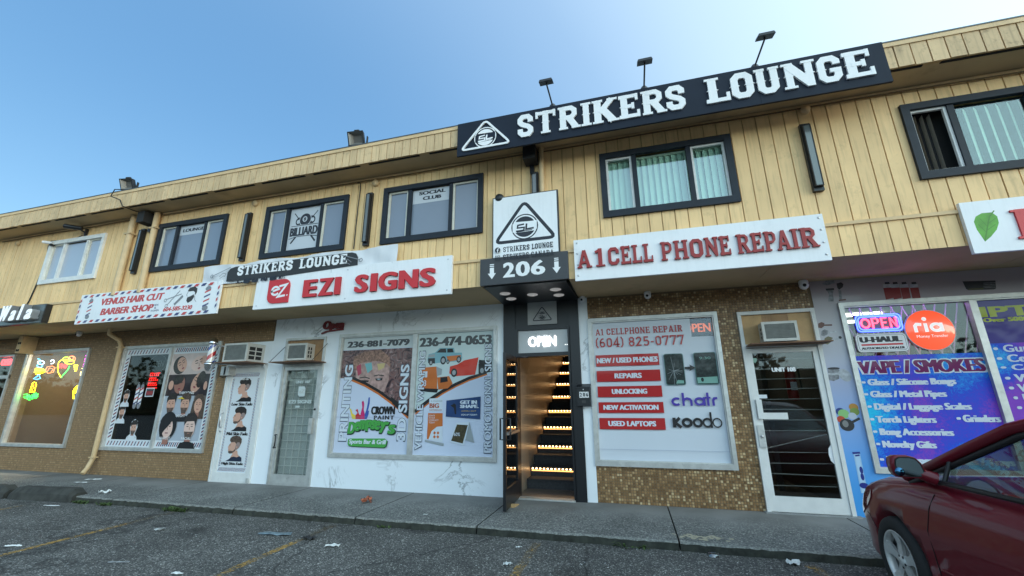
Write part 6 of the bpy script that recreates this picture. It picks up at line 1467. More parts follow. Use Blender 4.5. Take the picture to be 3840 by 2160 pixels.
for (a, b) in (((540, 425), (648, 622)), ((722, 417), (845, 618))):
    q = jr(a[0] + 5, a[1] + 2, b[0] - 5, b[1] - 2, zH, yF); r_ = .03
    pts = []
    for cx, cz, a0 in ((q[1] - r_, q[3] - r_, 0), (q[0] + r_, q[3] - r_, 90), (q[0] + r_, q[2] + r_, 180), (q[1] - r_, q[2] + r_, 270)): pts += corner(cx, cz, r_, a0)
    A.poly(pts, film('print_phone_rim', S(95, 130, 130))); A.poly([(q[0] + (p_[0] - q[0]) * .94 + (q[1] - q[0]) * .03, q[2] + (p_[1] - q[2]) * .97 + (q[3] - q[2]) * .015) for p_ in pts], m_ph)
    w, h = q[1] - q[0], q[3] - q[2]
    if a[0] > 700: A.poly([(q[0] + .06 * w, q[2] + .04 * h), (q[1] - .06 * w, q[2] + .04 * h), (q[1] - .06 * w, q[2] + .24 * h), (q[0] + .06 * w, q[2] + .22 * h)], m_pht); A.text('9:30', (q[0] + .25 * w, q[2] + .78 * h), (q[0] + .75 * w, q[2] + .86 * h), m_pht, bold=0); A.disc(q[0] + .28 * w, q[2] + .15 * h, .02, .03, m_ph)
    else:
        cc = (q[0] + .45 * w, q[2] + .45 * h); random.seed(5)
        for k in range(16):
            an = random.uniform(0, 360); r1 = random.uniform(.2, .48); A.line([cc, (cc[0] + r1 * w * math.cos(R(an)), cc[1] + r1 * h * math.sin(R(an)))], .0035, m_tkg)
        A.poly([(q[0] + .5 * w, q[2] + .05 * h), (q[1] - .1 * w, q[2] + .05 * h), (q[1] - .1 * w, q[2] + .14 * h), (q[0] + .6 * w, q[2] + .16 * h)], m_pht)
A.poly(P([(655, 510), (688, 508), (682, 495), (722, 514), (682, 535), (688, 521), (655, 522)], zH), m_blk)
m_pur = film('print_purple', S(78, 62, 160)); q = jr(576, 663, 846, 744, zH, yF); zb, zt = q[2] + .0, q[3]; W_ = q[1] - q[0]; xh = zb + (zt - zb) * .66; wst = .033
def ringl(x, rx, mt=m_pur, w=wst, z0=zb, z1=xh, a0=0, a1=360):
    cz = (z0 + z1) / 2; rz = (z1 - z0) / 2 - w / 2; n_ = 22
    pts = [(x + (rx - w / 2) * math.cos(R(a0 + (a1 - a0) * k / n_)), cz + rz * math.sin(R(a0 + (a1 - a0) * k / n_))) for k in range(n_ + (a1 - a0 < 360))]
    A.line(pts, w, mt, a1 - a0 >= 360)
x = q[0]; ringl(x + .09 * W_ + .02, .115 * W_, a0=50, a1=310)
hx_ = x + .27 * W_; A.line([(hx_, zb), (hx_, zt)], wst, m_pur); A.line([(hx_, zb + .07), (hx_ + .02, xh - .03), (hx_ + .055, xh - .016), (hx_ + .095, xh - .03), (hx_ + .11, zb + .07), (hx_ + .11, zb)], wst, m_pur)
ringl(x + .62 * W_, .115 * W_); A.line([(x + .72 * W_, zb), (x + .72 * W_, xh)], wst, m_pur)
A.line([(x + .80 * W_, zt), (x + .80 * W_, zb)], wst, m_pur); A.line([(x + .745 * W_, xh - .01), (x + .86 * W_, xh - .01)], wst * .8, m_pur)
A.line([(x + .91 * W_, zb), (x + .91 * W_, xh - .05), (x + .935 * W_, xh - .02), (x + W_, xh - .016)], wst, m_pur)
q = jr(588, 790, 868, 878, zH, yF); zb, zt = q[2] + .01, q[3]; W_ = q[1] - q[0]; xh = zb + (zt - zb) * .70; x = q[0]
A.line([(x + .03 * W_, zb), (x + .03 * W_, xh)], .045, m_blk); A.line([(x + .15 * W_, xh), (x + .05 * W_, (zb + xh) / 2), (x + .17 * W_, zb)], .042, m_blk)
ringl(x + .30 * W_, .115 * W_, m_blk, .040, zb, xh); ringl(x + .52 * W_, .105 * W_, m_blk, .034, zb, xh); ringl(x + .72 * W_, .105 * W_, m_blk, .028, zb, xh); A.line([(x + .80 * W_, zb), (x + .80 * W_, zt + .02)], .028, m_blk); ringl(x + .92 * W_, .10 * W_, m_blk, .018, zb, xh)
A.line([(X0, .75), (X1, .75)], .004, film('print_seam', ())); 
tag(A.build('window_poster'), 'grey window vinyl reading A1 CELLPHONE REPAIR with five red bars and two phones', 'poster')
# OPEN sign, off, behind the top right corner of that window
t = thing('neon_sign', (1.1, .07, 2.5), 'dull orange OPEN neon sign in the corner of the phone repair window', 'neon sign')
q = jr(700, 222, 818, 318, zH, .05); q = (q[0] - .15, q[1], q[2], q[3])
part(lambda m: frame_rects(m, q[0], q[1], q[2], q[3], .02, .05, .08, m_black), 'sign_frame', t); part(lambda m: m.box(q[0], q[1], .081, .09, q[2], q[3], M('neon_back', (.03, .04, .03), .5)), 'back_panel', t)
A = Art(.06); A.text('OPEN', (q[0] + .04, q[2] + .05), (q[1] - .03, q[3] - .05), M('neon_orange_dim', (.5, .12, .04), .4, emit=(1, .18, .04), estr=.35), 0, .004, d=.01); A.build('tube_letters', t)
part(lambda m: m.box(.3, 1.30, .5, .52, 2.2, 2.9, M('shop_dim_green', (.05, .07, .06), .8)), 'repair_shop_interior', bld)

# ------------------------------------------------------------------ smoke shop window
def vinyl():
    m = film('vape_vinyl', (.1, .2, .6), var=.01); t = m.node_tree; L = t.links.new; p = t.nodes['Principled BSDF']; p.inputs['Coat Weight'].default_value = .15
    geo = nd(t, 'ShaderNodeNewGeometry', -1600, 600); n = nd(t, 'ShaderNodeTexNoise', -1300, 600); n.inputs['Scale'].default_value = .95; n.inputs['Detail'].default_value = 1.5; n.inputs['Distortion'].default_value = .6
    L(geo.outputs['Position'], n.inputs['Vector']); n2 = nd(t, 'ShaderNodeTexNoise', -1300, 300); n2.inputs['Scale'].default_value = 34; n2.inputs['Detail'].default_value = 3; n2.inputs['Distortion'].default_value = 1.0; L(geo.outputs['Position'], n2.inputs['Vector'])
    ad = nd(t, 'ShaderNodeMath', -1100, 600); ad.operation = 'MULTIPLY_ADD'; ad.inputs[1].default_value = .22; L(n2.outputs[0], ad.inputs[0]); L(n.outputs[0], ad.inputs[2])
    r = nd(t, 'ShaderNodeValToRGB', -900, 600); e = r.color_ramp.elements; L(ad.outputs[0], r.inputs[0]); L(r.outputs[0], p.inputs['Base Color'])
    e[0].position = .52; e[0].color = (.01, .50, .78, 1); e[1].position = .80; e[1].color = (.22, .05, .50, 1)
    for pos, c in ((.58, (.01, .25, .72)), (.65, (.010, .070, .60)), (.73, (.06, .05, .56))): x = e.new(pos); x.color = (*c, 1)
    return m
m_vin = vinyl(); m_mag = film('print_magenta_dark', S(108, 12, 84))
X0, X1, Z0, Z1 = 2.964 + .055, 4.45, .542 + .06, 2.785 - .055
ztp = zN(1400, 805, yF)[1]
A = Art(yF); A.rect(X0, Z0, X1, ztp, m_vin)
q = jr(740, 850, 2110, 1020, zN, yF)
zt0 = zN(950, 880, yF)[1]; zb0 = zN(950, 1020, yF)[1]
A.text('VAPE / SMOKES', (q[0], zb0), (q[1] - .01, zt0), m_ltr, .02, .022, grow=.014); A.text('VAPE / SMOKES', (q[0], zb0), (q[1] - .01, zt0), m_mag, .02, .012)
ts = m_ltr
for s_, (a, yb, b, yt) in (('• Glass / Silicone Bongs', (648, 588, 1063, 562)), ('• Glass / Metal Pipes', (660, 642, 1020, 617)), ('• Digital / Luggage Scales', (675, 698, 1132, 672)), ('• Torch Lighters', (687, 756, 972, 730)), ('• Bong Accessories', (700, 812, 1050, 786)), ('• Novelty Gifts', (714, 868, 972, 843)), ('• Raw Papers / Cones / Trays', (730, 938, 1335, 905))):
    p0 = zI(a, yb, yF); x1_ = zI(b, yt, yF)[0] if 'Raw' not in s_ else zI(1335, 945, yF)[0]
    d_ = any(c in s_ for c in 'gpy'); A.text(s_, (p0[0], p0[1] - (.022 if d_ else 0)), (min(x1_, X1 - .02) if 'Raw' in s_ else x1_, p0[1] + .088), ts, bold=.02, heavy=.006)
p0 = zI(1078, 752, yF); A.text('• Grinders', (p0[0], p0[1]), (X1 - .03, p0[1] + .088), ts, bold=.02, heavy=.006)
tag(A.build('window_poster'), 'bright blue and purple VAPE / SMOKES window vinyl with a white list', 'poster')
X0b, X1b = 4.53, 5.90
A = Art(yF); m_vpt = film('print_indigo', S(62, 52, 130), var=.15, vscale=2)
zsp = zY(700, 690, yF)[1]; A.rect(X0b, Z0, X1b, zsp, m_vin); A.rect(X0b, zsp, X1b, Z1, m_vpt)
zt = zY(560, 310, yF)[1]; zb = zY(570, 418, yF)[1]; x0_ = zY(545, 360, yF)[0]; A.text('IPTV', (x0_, zb), (x0_ + .78, zt), film('print_lime', S(172, 182, 62)), .02, .010)
p0 = zY(588, 470, yF); A.text('Over 5000+ Channels', (p0[0], p0[1]), (p0[0] + .95, p0[1] + .055), film('print_lime', ()), .015, .004)
for i, s_ in enumerate(('• Gurbani', '• Cell Phones', '• Cell Repair', '• Wireless', '• Watches', '• USB', '• Games')):
    p0 = zY(695 + i * 42, 785 + i * 103, yF); A.text(s_, (p0[0], p0[1]), (p0[0] + .068 * len(s_), p0[1] + .095), ts, bold=.015, heavy=.003)
tag(A.build('window_poster'), 'indigo window vinyl with lime IPTV heading at the right edge', 'poster')
A = Art(yF); A.rect(5.98, Z0, 7.14, Z1, m_vin); tag(A.build('window_poster'), 'plain blue window vinyl beyond the right edge', 'poster')
# interior seen above the vinyl
m = MB(); m.box(2.76, 7.6, 3.4, 3.5, 0, Z_S, M('smoke_shop_wall', (.25, .27, .25), .8)); m.box(2.8, 7.5, 1.2, 3.4, 2.96, 3.0, M('smoke_shop_ceiling', (.55, .56, .52), .8))
for i in range(7):
    m.box(2.9 + i * .62, 3.4 + i * .62, 2.8, 3.2, 1.2, 2.3 + .2 * (i % 2), M('shelf_goods_green', (.03, .10, .06), .6) if i % 3 else M('shelf_goods_red', (.22, .03, .03), .6))
m.build('smoke_shop_interior', bld)
m = MB(); m.box(3.1, 4.4, 1.8, 1.95, 2.92, 2.955, M('shop_tube', (.95, 1, .95), .5, emit=(.95, 1, .93), estr=2.5)); m.box(3.1, 4.4, 2.6, 2.7, 2.92, 2.955, M('shop_tube', ())); m.build('room_light', bld)
m = MB(); m.box(3.05, 4.42, .12, .14, 2.775, 2.785, M('purple_led_strip', (.4, .1, .9), .5, emit=(.40, .06, .85), estr=14)); m.build('glow_strip', bld)
gt = thing('security_gate', (3.7, .35, .3), 'white folding scissor gate behind the smoke shop window', 'security gate')
for i in range(12):
    x = 3.05 + i * .13
    for s_ in (-1, 1): part(lambda m: m.tube([(x, .34 + .01 * s_, 1.6), (x + s_ * .36, .34 + .01 * s_, 2.85)], .009, m_aluw, 5), 'gate_bar', gt)
# neon OPEN, U-HAUL plate, round red sign
def neon(pts, r, mat, m, closed=False):
    if closed: pts = pts + [pts[0]]
    m.tube(pts, r, mat, 6)
m_nr = M('neon_hot_red', (1, .1, .15), .4, emit=(1, .055, .10), estr=2.6); m_nb = M('neon_blue', (.1, .15, 1), .4, emit=(.05, .10, 1), estr=3.2)
t = thing('neon_sign', (3.4, 0, 2.4), 'lit neon OPEN sign, red letters in a blue frame, above the square dealer plate', 'neon sign')
yn = .0; q = jr(690, 350, 1195, 545, zN, yn); q = (zN(690, 450, yn)[0], zN(1195, 440, yn)[0], zN(940, 545, yn)[1], zN(940, 360, yn)[1])
part(lambda m: m.box(q[0] - .01, q[1] + .01, .006, .014, q[2] - .01, q[3] + .01, M('neon_plate', (.10, .09, .22), .3)), 'back_plate', t)
m = MB()
for k in (0, .024):
    rr = .05; pts = []
    for cx, cz, a0 in ((q[1] - k - rr, q[3] - k - rr, 0), (q[0] + k + rr, q[3] - k - rr, 90), (q[0] + k + rr, q[2] + k + rr, 180), (q[1] - k - rr, q[2] + k + rr, 270)): pts += [(a_, yn - .004, b_) for a_, b_ in corner(cx, cz, rr, a0)]
    neon(pts, .009, m_nb, m, True)
m.build('blue_tube', t)
m = MB(); W_, H_ = q[1] - q[0], q[3] - q[2]
def NP(a, b): return (q[0] + W_ * a, yn - .004, q[2] + H_ * b)
for k in (0, 1):
    e = .022 * k
    neon([NP(.20 + (.105 - e) * math.cos(t_), .5 + (.28 - e * 2) * math.sin(t_)) for t_ in [2 * math.pi * i / 16 for i in range(16)]], .0075, m_nr, m, True)
    neon([NP(.35 + e, .2), NP(.35 + e, .78 - e), NP(.46, .78 - e), NP(.50 - e, .70), NP(.50 - e, .58), NP(.46, .48 + e), NP(.36 + e, .48 + e)], .0075, m_nr, m)
    neon([NP(.69 - e, .78 - e), NP(.56 + e, .78 - e), NP(.56 + e, .2 + e), NP(.69 - e, .2 + e)], .0075, m_nr, m); neon([NP(.57 + e, .5 + e), NP(.67, .5 + e)], .0075, m_nr, m)
    neon([NP(.75 + e, .2), NP(.75 + e, .78), NP(.88 + e, .22), NP(.88 + e, .8)], .0075, m_nr, m)
m.build('red_tube', t)
t = thing('dealer_sign', (3.4, 0, 2.1), 'white rounded U-HAUL AUTHORIZED DEALER plate under the neon OPEN', 'sign')
q = (zN(690, 680, 0)[0], zN(1270, 660, 0)[0], zN(990, 780, 0)[1] + .0, zN(990, 568, 0)[1]); rr = .05
def rr_pts(x0, x1, z0, z1, r): return sum([corner(cx, cz, r, a0) for cx, cz, a0 in ((x1 - r, z1 - r, 0), (x0 + r, z1 - r, 90), (x0 + r, z0 + r, 180), (x1 - r, z0 + r, 270))], [])
part(lambda m: m.prism(rr_pts(q[0], q[1], q[2], q[3], rr), -.004, .01, M('plate_clear_rim', (.35, .36, .38), .2)), 'rim', t)
A = Art(-.0045); A.poly(rr_pts(q[0] + .008, q[1] - .008, q[2] + .008, q[3] - .008, .045), m_white); A.poly(rr_pts(q[0] + .02, q[1] - .02, q[2] + .02, q[3] - .02, .04), m_gp); A.poly(rr_pts(q[0] + .026, q[1] - .026, q[2] + .026, q[3] - .026, .036), m_white)
H_ = q[3] - q[2]; A.text('U-HAUL', (q[0] + .055, q[2] + .53 * H_), (q[1] - .07, q[3] - .17 * H_), m_ink, .02, .010); A.rect(q[0] + .055, q[2] + .36 * H_, q[1] - .06, q[2] + .45 * H_, M('plate_red', (.55, .02, .03), .4)); A.text('AUTHORIZED DEALER', (q[0] + .05, q[2] + .155 * H_), (q[1] - .05, q[2] + .28 * H_), m_ink, .015, .003); A.build('plate', t)
t = thing('round_sign', (4.0, 0, 2.4), 'round lit orange red ria Money Transfer sign in the smoke shop window', 'sign')
c = zN(1520, 530, -.01); rx = (zN(1800, 540, -.01)[0] - zN(1240, 520, -.01)[0]) / 2
m_ria = M('ria_orange', (.85, .09, .035), .35, emit=(1, .10, .035), estr=.45, coat=1)
part(lambda m: m.lathe([(0, -.012), (rx - .005, -.012), (rx, -.008), (rx, .012)], (c[0], 0, c[1]), m_ria, 40, 'Y'), 'disc', t)
part(lambda m: m.lathe([(rx + .001, -.01), (rx + .01, -.008), (rx + .01, .01)], (c[0], 0, c[1]), m_aluw, 40, 'Y'), 'rim', t)
A = Art(-.0135); m_rw = M('ria_white', (.8, .8, .8), .4, emit=(1, .95, .95), estr=.25)
u_ = rx; zb = c[1] - .10 * u_; xh = c[1] + .34 * u_; w_ = .15 * u_
A.line([(c[0] - .58 * u_, zb), (c[0] - .58 * u_, xh - .12 * u_), (c[0] - .50 * u_, xh - .03 * u_), (c[0] - .30 * u_, xh - .06 * u_)], w_, m_rw); A.line([(c[0] - .14 * u_, zb), (c[0] - .14 * u_, xh)], w_, m_rw); A.disc(c[0] - .14 * u_, c[1] + .56 * u_, .10 * u_, .10 * u_, m_rw)
A.ring(c[0] + .28 * u_, (zb + xh) / 2, .20 * u_, .17 * u_, w_ * .95, m_rw); A.line([(c[0] + .50 * u_, zb), (c[0] + .50 * u_, xh)], w_ * .9, m_rw)
A.text('Money Transfer', (c[0] - .62 * u_, c[1] - .42 * u_), (c[0] + .66 * u_, c[1] - .24 * u_), m_rw, .0); A.build('lettering', t)

# decals of the printed wall: pipes, grinder, lighters
YM = -.0095
m_dg = M('decal_glass_grey', S(120, 122, 128), .4, var=.4, vscale=30); m_dk = M('decal_dark', (.02, .02, .025), .4); m_ds = M('decal_silver', S(168, 172, 178), .35, var=.25, vscale=25)
def decal(name, lab, fn): A = Art(YM); fn(A); tag(A.build(name), lab, 'decal')
PN = lambda pts: [zN(a, b, YM) for a, b in pts]
PIq = lambda pts: [zI(a, b, YM) for a, b in pts]
def f1(A):
    A.poly(PN([(265, 460), (300, 442), (335, 455), (330, 490), (300, 512), (265, 505)]), M('decal_brown', S(98, 60, 50), .4)); A.line(PN([(325, 478), (420, 475)]), .022, M('decal_brown', ()))
    A.poly(PN([(300, 545), (335, 525), (380, 540), (370, 580), (330, 602), (298, 592)]), m_dg); A.line(PN([(372, 562), (468, 548)]), .024, m_ds)
    A.poly(PN([(335, 625), (375, 602), (428, 618), (418, 660), (372, 695), (330, 685)]), M('decal_khaki', S(105, 98, 70), .4)); A.line(PN([(420, 645), (520, 612)]), .030, m_ds); A.disc(*zN(510, 615, YM), .02, .02, m_dk, 12)
decal('wall_decal', 'three small glass pipe decals on the grey wall beside the smoke shop window', f1)
def f2(A):
    A.poly(PN([(370, 965), (430, 950), (500, 960), (500, 1080), (440, 1105), (385, 1095)]), m_dg); A.poly(PN([(372, 1015), (500, 1012), (500, 1035), (378, 1040)]), m_ds); A.disc(*zN(437, 963, YM), .075, .016, m_dk, 18)
    c_ = zN(565, 1040, YM); A.poly([(c_[0] + .085 * math.cos(t) * .8 + .03 * math.sin(t), c_[1] + .07 * math.sin(t) - .05 * math.cos(t)) for t in [2 * math.pi * i / 20 for i in range(20)]], m_ds)
decal('wall_decal', 'round metal herb grinder decal on the wall beside the smoke shop window', f2)
def f3(A):
    for (u, v, r, mt) in ((545, 705, .05, (.02, .04, .2)), (605, 685, .05, (.45, .22, .04)), (610, 705, .05, (.20, .28, .06)), (560, 715, .06, (.25, .5, .18)), (600, 725, .045, (.45, .5, .6)), (548, 740, .045, (.45, .06, .03))):
        c_ = zI(u, v, YM); A.disc(c_[0], c_[1], r * 1.1, r, M('decal_pipe_%d' % (u + v), mt, .3), 16)
    c_ = zI(575, 765, YM); A.line([c_, zI(633, 735, YM)], .03, m_dk); A.disc(c_[0], c_[1], .085, .08, m_dk, 20); c_ = zI(568, 760, YM); A.disc(c_[0], c_[1], .035, .045, M('decal_rim_grey', (.2, .2, .2), .3), 14)
decal('wall_decal', 'cluster of coloured glass bowl decals on the blue part of the wall', f3)
def f4(A):
    m_bp2 = M('decal_cobalt', (.02, .03, .22), .3); m_cl = M('decal_clear', (.33, .52, .72), .3)
    A.line(PIq([(618, 890), (640, 1000), (655, 1075)]), .075, m_cl); A.line(PIq([(618, 890), (640, 1000), (655, 1075)]), .05, M('decal_clear_light', (.42, .60, .78), .3)); A.line(PIq([(600, 893), (634, 891)]), .025, m_bp2); A.line(PIq([(612, 905), (632, 902)]), .02, m_bp2)
    for u, v in ((640, 970), (645, 1000)): A.disc(*zI(u, v, YM), .02, .045, m_bp2, 10)
    c_ = zI(652, 1040, YM); A.disc(c_[0], c_[1], .05, .035, m_bp2, 14)
decal('wall_decal', 'tall clear glass tube decal with blue bands low on the blue wall', f4)
def f5(A):
    for u in (990, 1080, 1180, 1290):
        A.poly(PN([(u + 5, 60), (u + 100, 55), (u + 125, 170), (u + 35, 190)]), M('decal_can_red', S(130, 28, 32), .4)); A.poly(PN([(u, 20), (u + 92, 15), (u + 98, 50), (u + 5, 58)]), m_ds); A.poly(PN([(u + 20, -5), (u + 70, -8), (u + 78, 14), (u + 24, 18)]), m_dk)
decal('wall_decal', 'four red gas can decals above the smoke shop window', f5)
def f6(A):
    A.poly(PN([(1885, -15), (2255, -25), (2262, 65), (2240, 75), (1950, 85), (1925, 70)]), m_dk)
    for k in range(4): A.line(PN([(2120, 5 + k * 18), (2255, 0 + k * 18)]), .006, m_dg)
    A.line(PN([(1950, 74), (2120, 68)]), .012, M('decal_olive', S(90, 88, 40), .5))
decal('wall_decal', 'black torch lighter decal above the IPTV vinyl', f6)
def f7(A):
    A.poly(PN([(305, 15), (350, -20), (440, -25), (455, 5), (360, 30)]), m_dg); A.poly(PN([(470, 10), (520, -5), (548, 15), (540, 50), (500, 80), (480, 60)]), m_dk)
    A.poly(PN([(350, 70), (440, 65), (430, 130), (440, 210), (375, 212), (385, 130)]), m_dg); A.line(PN([(350, 78), (442, 72)]), .03, m_dk); A.line(PN([(505, 80), (520, 200)]), .035, m_dg); A.line(PN([(495, 200), (575, 190)]), .02, M('decal_brown', ()))
decal('wall_decal', 'two grey glass pipe decals above unit 108\'s side of the printed wall', f7)

# ------------------------------------------------------------------ transom OPEN
t = thing('neon_sign', (-1.4, -.03, 2.4), 'white lit OPEN sign in the pane above the open black door', 'neon sign')
A = Art(-.012); q = jr(385, 118, 578, 185, zG, -.012); zb = zG(480, 187, 0)[1]
m_nw = M('neon_white', (1, 1, 1), .4, emit=(1, 1, 1), estr=1.6)
A.text('OPEN', (q[0], zb), (q[1], zb + .165), m_nw, .0, .007, d=.012); A.build('tube_letters', t)
A = Art(-.0015); x_, z_ = zG(648, 175, 0)
for k in range(3): A.disc(x_ + k * .03, z_, .008, .006, m_nw, 8)
tag(A.build('light_dots'), 'three small bright dots at the right of the transom pane', 'light')

# ------------------------------------------------------------------ cafe neon signs
yn = .10
PW = lambda pts, y=yn: [(zW(a, b, y)[0], y, zW(a, b, y)[1]) for a, b in pts]
def nm(n, c, s=2.5): return M(n, c, .4, emit=c, estr=s)
n_cy, n_ye, n_gr, n_mg, n_or, n_rd, n_wh = nm('neon_cyan', (.10, .55, 1)), nm('neon_yellow', (1, .80, .02)), nm('neon_green', (.05, 1, .10)), nm('neon_magenta', (1, .03, .75)), nm('neon_orange', (1, .25, .10), 1.8), nm('neon_pure_red', (1, .04, .05)), nm('neon_soft_white', (.75, .85, 1), 1.8)
def neon_thing(lab, parts_):
    t = thing('neon_sign', tuple(parts_[0][1][0]), lab, 'neon sign', 'neon food signs in the cafe window')
    for nme, pts, mat, r in parts_:
        m = MB(); m.tube(pts, r * .68, mat, 6); m.build(nme, t)
def ell(u, v, a, b, n=14, tilt=0): return [(u + a * math.cos(2 * math.pi * i / n), v + b * math.sin(2 * math.pi * i / n)) for i in range(n + 1)]
neon_thing('neon sundae with cyan straw, white top, yellow filling and cyan foot', [
    ('straw_tube', PW([(490, 225), (515, 235), (520, 270), (510, 300)]), n_cy, .014), ('cream_tube', PW(ell(530, 275, 42, 25)), n_wh, .014), ('cream_tube', PW(ell(515, 315, 35, 22)), n_cy, .014),
    ('filling_tube', PW([(450, 405), (465, 355), (500, 340), (570, 370), (575, 395), (510, 420), (470, 425), (470, 380), (555, 385)]), n_ye, .026), ('filling_tube', PW([(480, 365), (550, 365), (545, 405), (465, 400), (500, 385)]), n_ye, .022),
    ('foot_tube', PW([(490, 430), (485, 450), (430, 485), (480, 492), (525, 480), (510, 455), (512, 428)]), n_cy, .012)])
neon_thing('orange neon cup shape beside the sundae', [('cup_tube', PW([(590, 370), (610, 330), (680, 320), (710, 340), (690, 400), (620, 415), (590, 380)]), n_or, .012), ('cup_tube', PW([(605, 400), (640, 345), (690, 360), (650, 410)]), n_or, .010), ('top_tube', PW([(655, 260), (668, 242), (690, 240), (700, 262), (690, 285), (660, 290)]), n_wh, .016)])
neon_thing('neon ice cream cone outline in yellow and green with red letters', [
    ('cone_tube', PW([(800, 235), (760, 270), (745, 330), (752, 400), (782, 455), (790, 470)]), n_ye, .012), ('cone_tube', PW([(790, 470), (830, 420), (880, 365), (900, 320)]), n_gr, .014), ('cone_tube', PW([(775, 450), (790, 465), (870, 375)]), n_gr, .010),
    ('word_tube', PW([(770, 345), (775, 300), (800, 290), (795, 345), (815, 300), (830, 345), (845, 290), (870, 300), (850, 345), (780, 320), (860, 318)]), n_rd, .012)])
neon_thing('tangle of yellow green and orange neon scoops at the window top', [('scoop_tube', PW(ell(860, 235, 48, 32)), nm('neon_lime', (.6, 1, .05)), .012), ('scoop_tube', PW(ell(930, 225, 45, 35)), n_or, .012), ('scoop_tube', PW(ell(900, 265, 62, 30)), n_ye, .012), ('scoop_tube', PW(ell(925, 215, 28, 20)), n_or, .010), ('scoop_tube', PW(ell(850, 250, 25, 18)), n_ye, .010)])
neon_thing('yellow neon letter V below the scoops', [('letter_tube', PW([(960, 305), (968, 385), (985, 385), (1005, 305), (990, 302), (975, 355), (975, 300)]), n_ye, .012)])
neon_thing('magenta vertical neon word at the right side of the cafe window', [('word_tube', PW([(1115, 185), (1145, 200), (1105, 225), (1135, 240), (1095, 260), (1125, 275), (1085, 300), (1115, 320), (1080, 325)]), n_mg, .024), ('word_tube', PW([(1130, 185), (1100, 240), (1130, 260), (1090, 290), (1105, 325)]), n_mg, .020), ('rest_tube', PW([(1060, 350), (1090, 355), (1080, 400), (1045, 395), (1040, 440), (1075, 445)]), nm('neon_pale_yellow', (1, .85, .35), 2), .014)])
neon_thing('yellow neon corn dog above the green word', [('outline_tube', PW([(385, 655), (420, 545), (440, 528), (465, 535), (468, 560), (445, 655), (385, 658)]), n_ye, .016), ('inner_tube', PW([(440, 560), (425, 590), (445, 600), (410, 625), (425, 645)]), nm('neon_amber', (1, .35, .02)), .012)])
neon_thing('green neon word Kulfi in the lower left of the cafe window', [('word_tube', PW([(310, 690), (350, 680), (345, 740), (315, 735), (375, 690), (355, 750), (385, 765), (385, 700), (410, 745), (420, 690), (425, 745), (440, 670), (450, 740), (465, 665), (470, 735), (490, 680), (300, 720), (490, 715)]), n_gr, .014)])
neon_thing('yellow and red neon box shape at the lower right of the cafe window', [('box_tube', PW([(945, 640), (955, 740), (1000, 738), (945, 742), (945, 650), (975, 600), (1005, 570)]), n_ye, .014), ('box_tube', PW([(965, 660), (965, 610), (990, 590), (985, 660), (965, 670)]), n_ye, .022), ('inner_tube', PW([(1005, 600), (1015, 650), (1000, 700)]), nm('neon_pink', (1, .2, .3), 1.6), .012)])
t = thing('neon_sign', (-15.6, .1, 2.4), 'red neon OPEN sign at the far left edge of the photograph', 'neon sign')
q = jr(5, 265, 160, 310, zW, .06); A = Art(.06); zb = zW(80, 308, .06)[1]; A.text('OPEN', (q[0], zb), (q[1], zb + .16), nm('neon_pure_red', ()), .0, .012, d=.02); A.build('tube_letters', t)

# ------------------------------------------------------------------ concrete wheel stops and litter
m_stop = M('wheel_stop_concrete', (.042, .042, .037), .9, var=.35, vscale=7, bump=.9, bscale=40, dirt=.5, dscale=5)
def stop(x0, x1, y0, y1, lab, ang=0):
    m = MB(); n = 14; prof = [(0, 0), (.02, .11), (.08, .19), (.21, .19), (.27, .11), (.29, 0)]; vs = []
    L_ = math.hypot(x1 - x0, y1 - y0); d = Vector((x1 - x0, y1 - y0)).normalized(); nn = Vector((-d.y, d.x))
    for i in range(n + 1):
        t_ = i / n; e = .10 * max(0, (.06 - t_) / .06, (t_ - .94) / .06)
        for (a, h) in prof:
            hh = h * (1 - e * 3) + random.uniform(-.006, .006) * (h > 0); p_ = Vector((x0, y0)) + d * L_ * t_ + nn * (a - .135) * (1 - e)
            vs.append((p_.x + random.uniform(-.004, .004), p_.y, GZ + max(hh, 0)))
    k = len(prof); fs = []
    for i in range(n):
        for j in range(k - 1): a = i * k + j; fs.append((a, a + 1, a + k + 1, a + k))
    fs.append(tuple(range(k))[::-1]); fs.append(tuple(range(n * k, n * k + k)))
    m.add(vs, fs, m_stop); tag(m.build('wheel_stop'), lab, 'wheel stop', 'concrete wheel stops at the kerb, far left')
stop(-10.42, -8.98, -1.64, -1.56, 'dark worn concrete wheel stop with angled end, right one of two')
stop(-12.4, -10.50, -1.72, -1.66, 'dark worn concrete wheel stop running out of the left edge')
stop(-14.6, -12.6, -1.78, -1.74, 'concrete wheel stop beyond the left edge')
m_lit = M('litter_paper', (.62, .63, .62), .7, var=.1); m_litd = M('litter_dirty_paper', (.38, .40, .41), .8, var=.2)
def litter(x, y, z, L_, W_, ang, lab, mat=None, crumple=.012, cat='litter', name='litter_paper'):
    m = MB(); nx, ny = 6, 4; vs = []; ca, sa = math.cos(ang), math.sin(ang)
    for i in range(nx + 1):
        for k in range(ny + 1):
            a = (i / nx - .5) * L_ * (1 - .25 * abs(k / ny - .5) * random.random()); b = (k / ny - .5) * W_ * (1 - .5 * abs(i / nx - .5) * random.random())
            vs.append((x + a * ca - b * sa, y + a * sa + b * ca, z + .004 + random.random() * crumple))
    fs = [(i * (ny + 1) + k, (i + 1) * (ny + 1) + k, (i + 1) * (ny + 1) + k + 1, i * (ny + 1) + k + 1) for i in range(nx) for k in range(ny)]
    m.add(vs, fs, mat or m_lit); return tag(m.build(name), lab, cat)
def Lp(f, a, b, z=GZ): return f(a, b, z)
c = fP(1100, 315, 0); litter(*c, 0, .30, .09, .35, 'white plastic spoon shaped litter on the sidewalk below the left downpipe', crumple=.02)
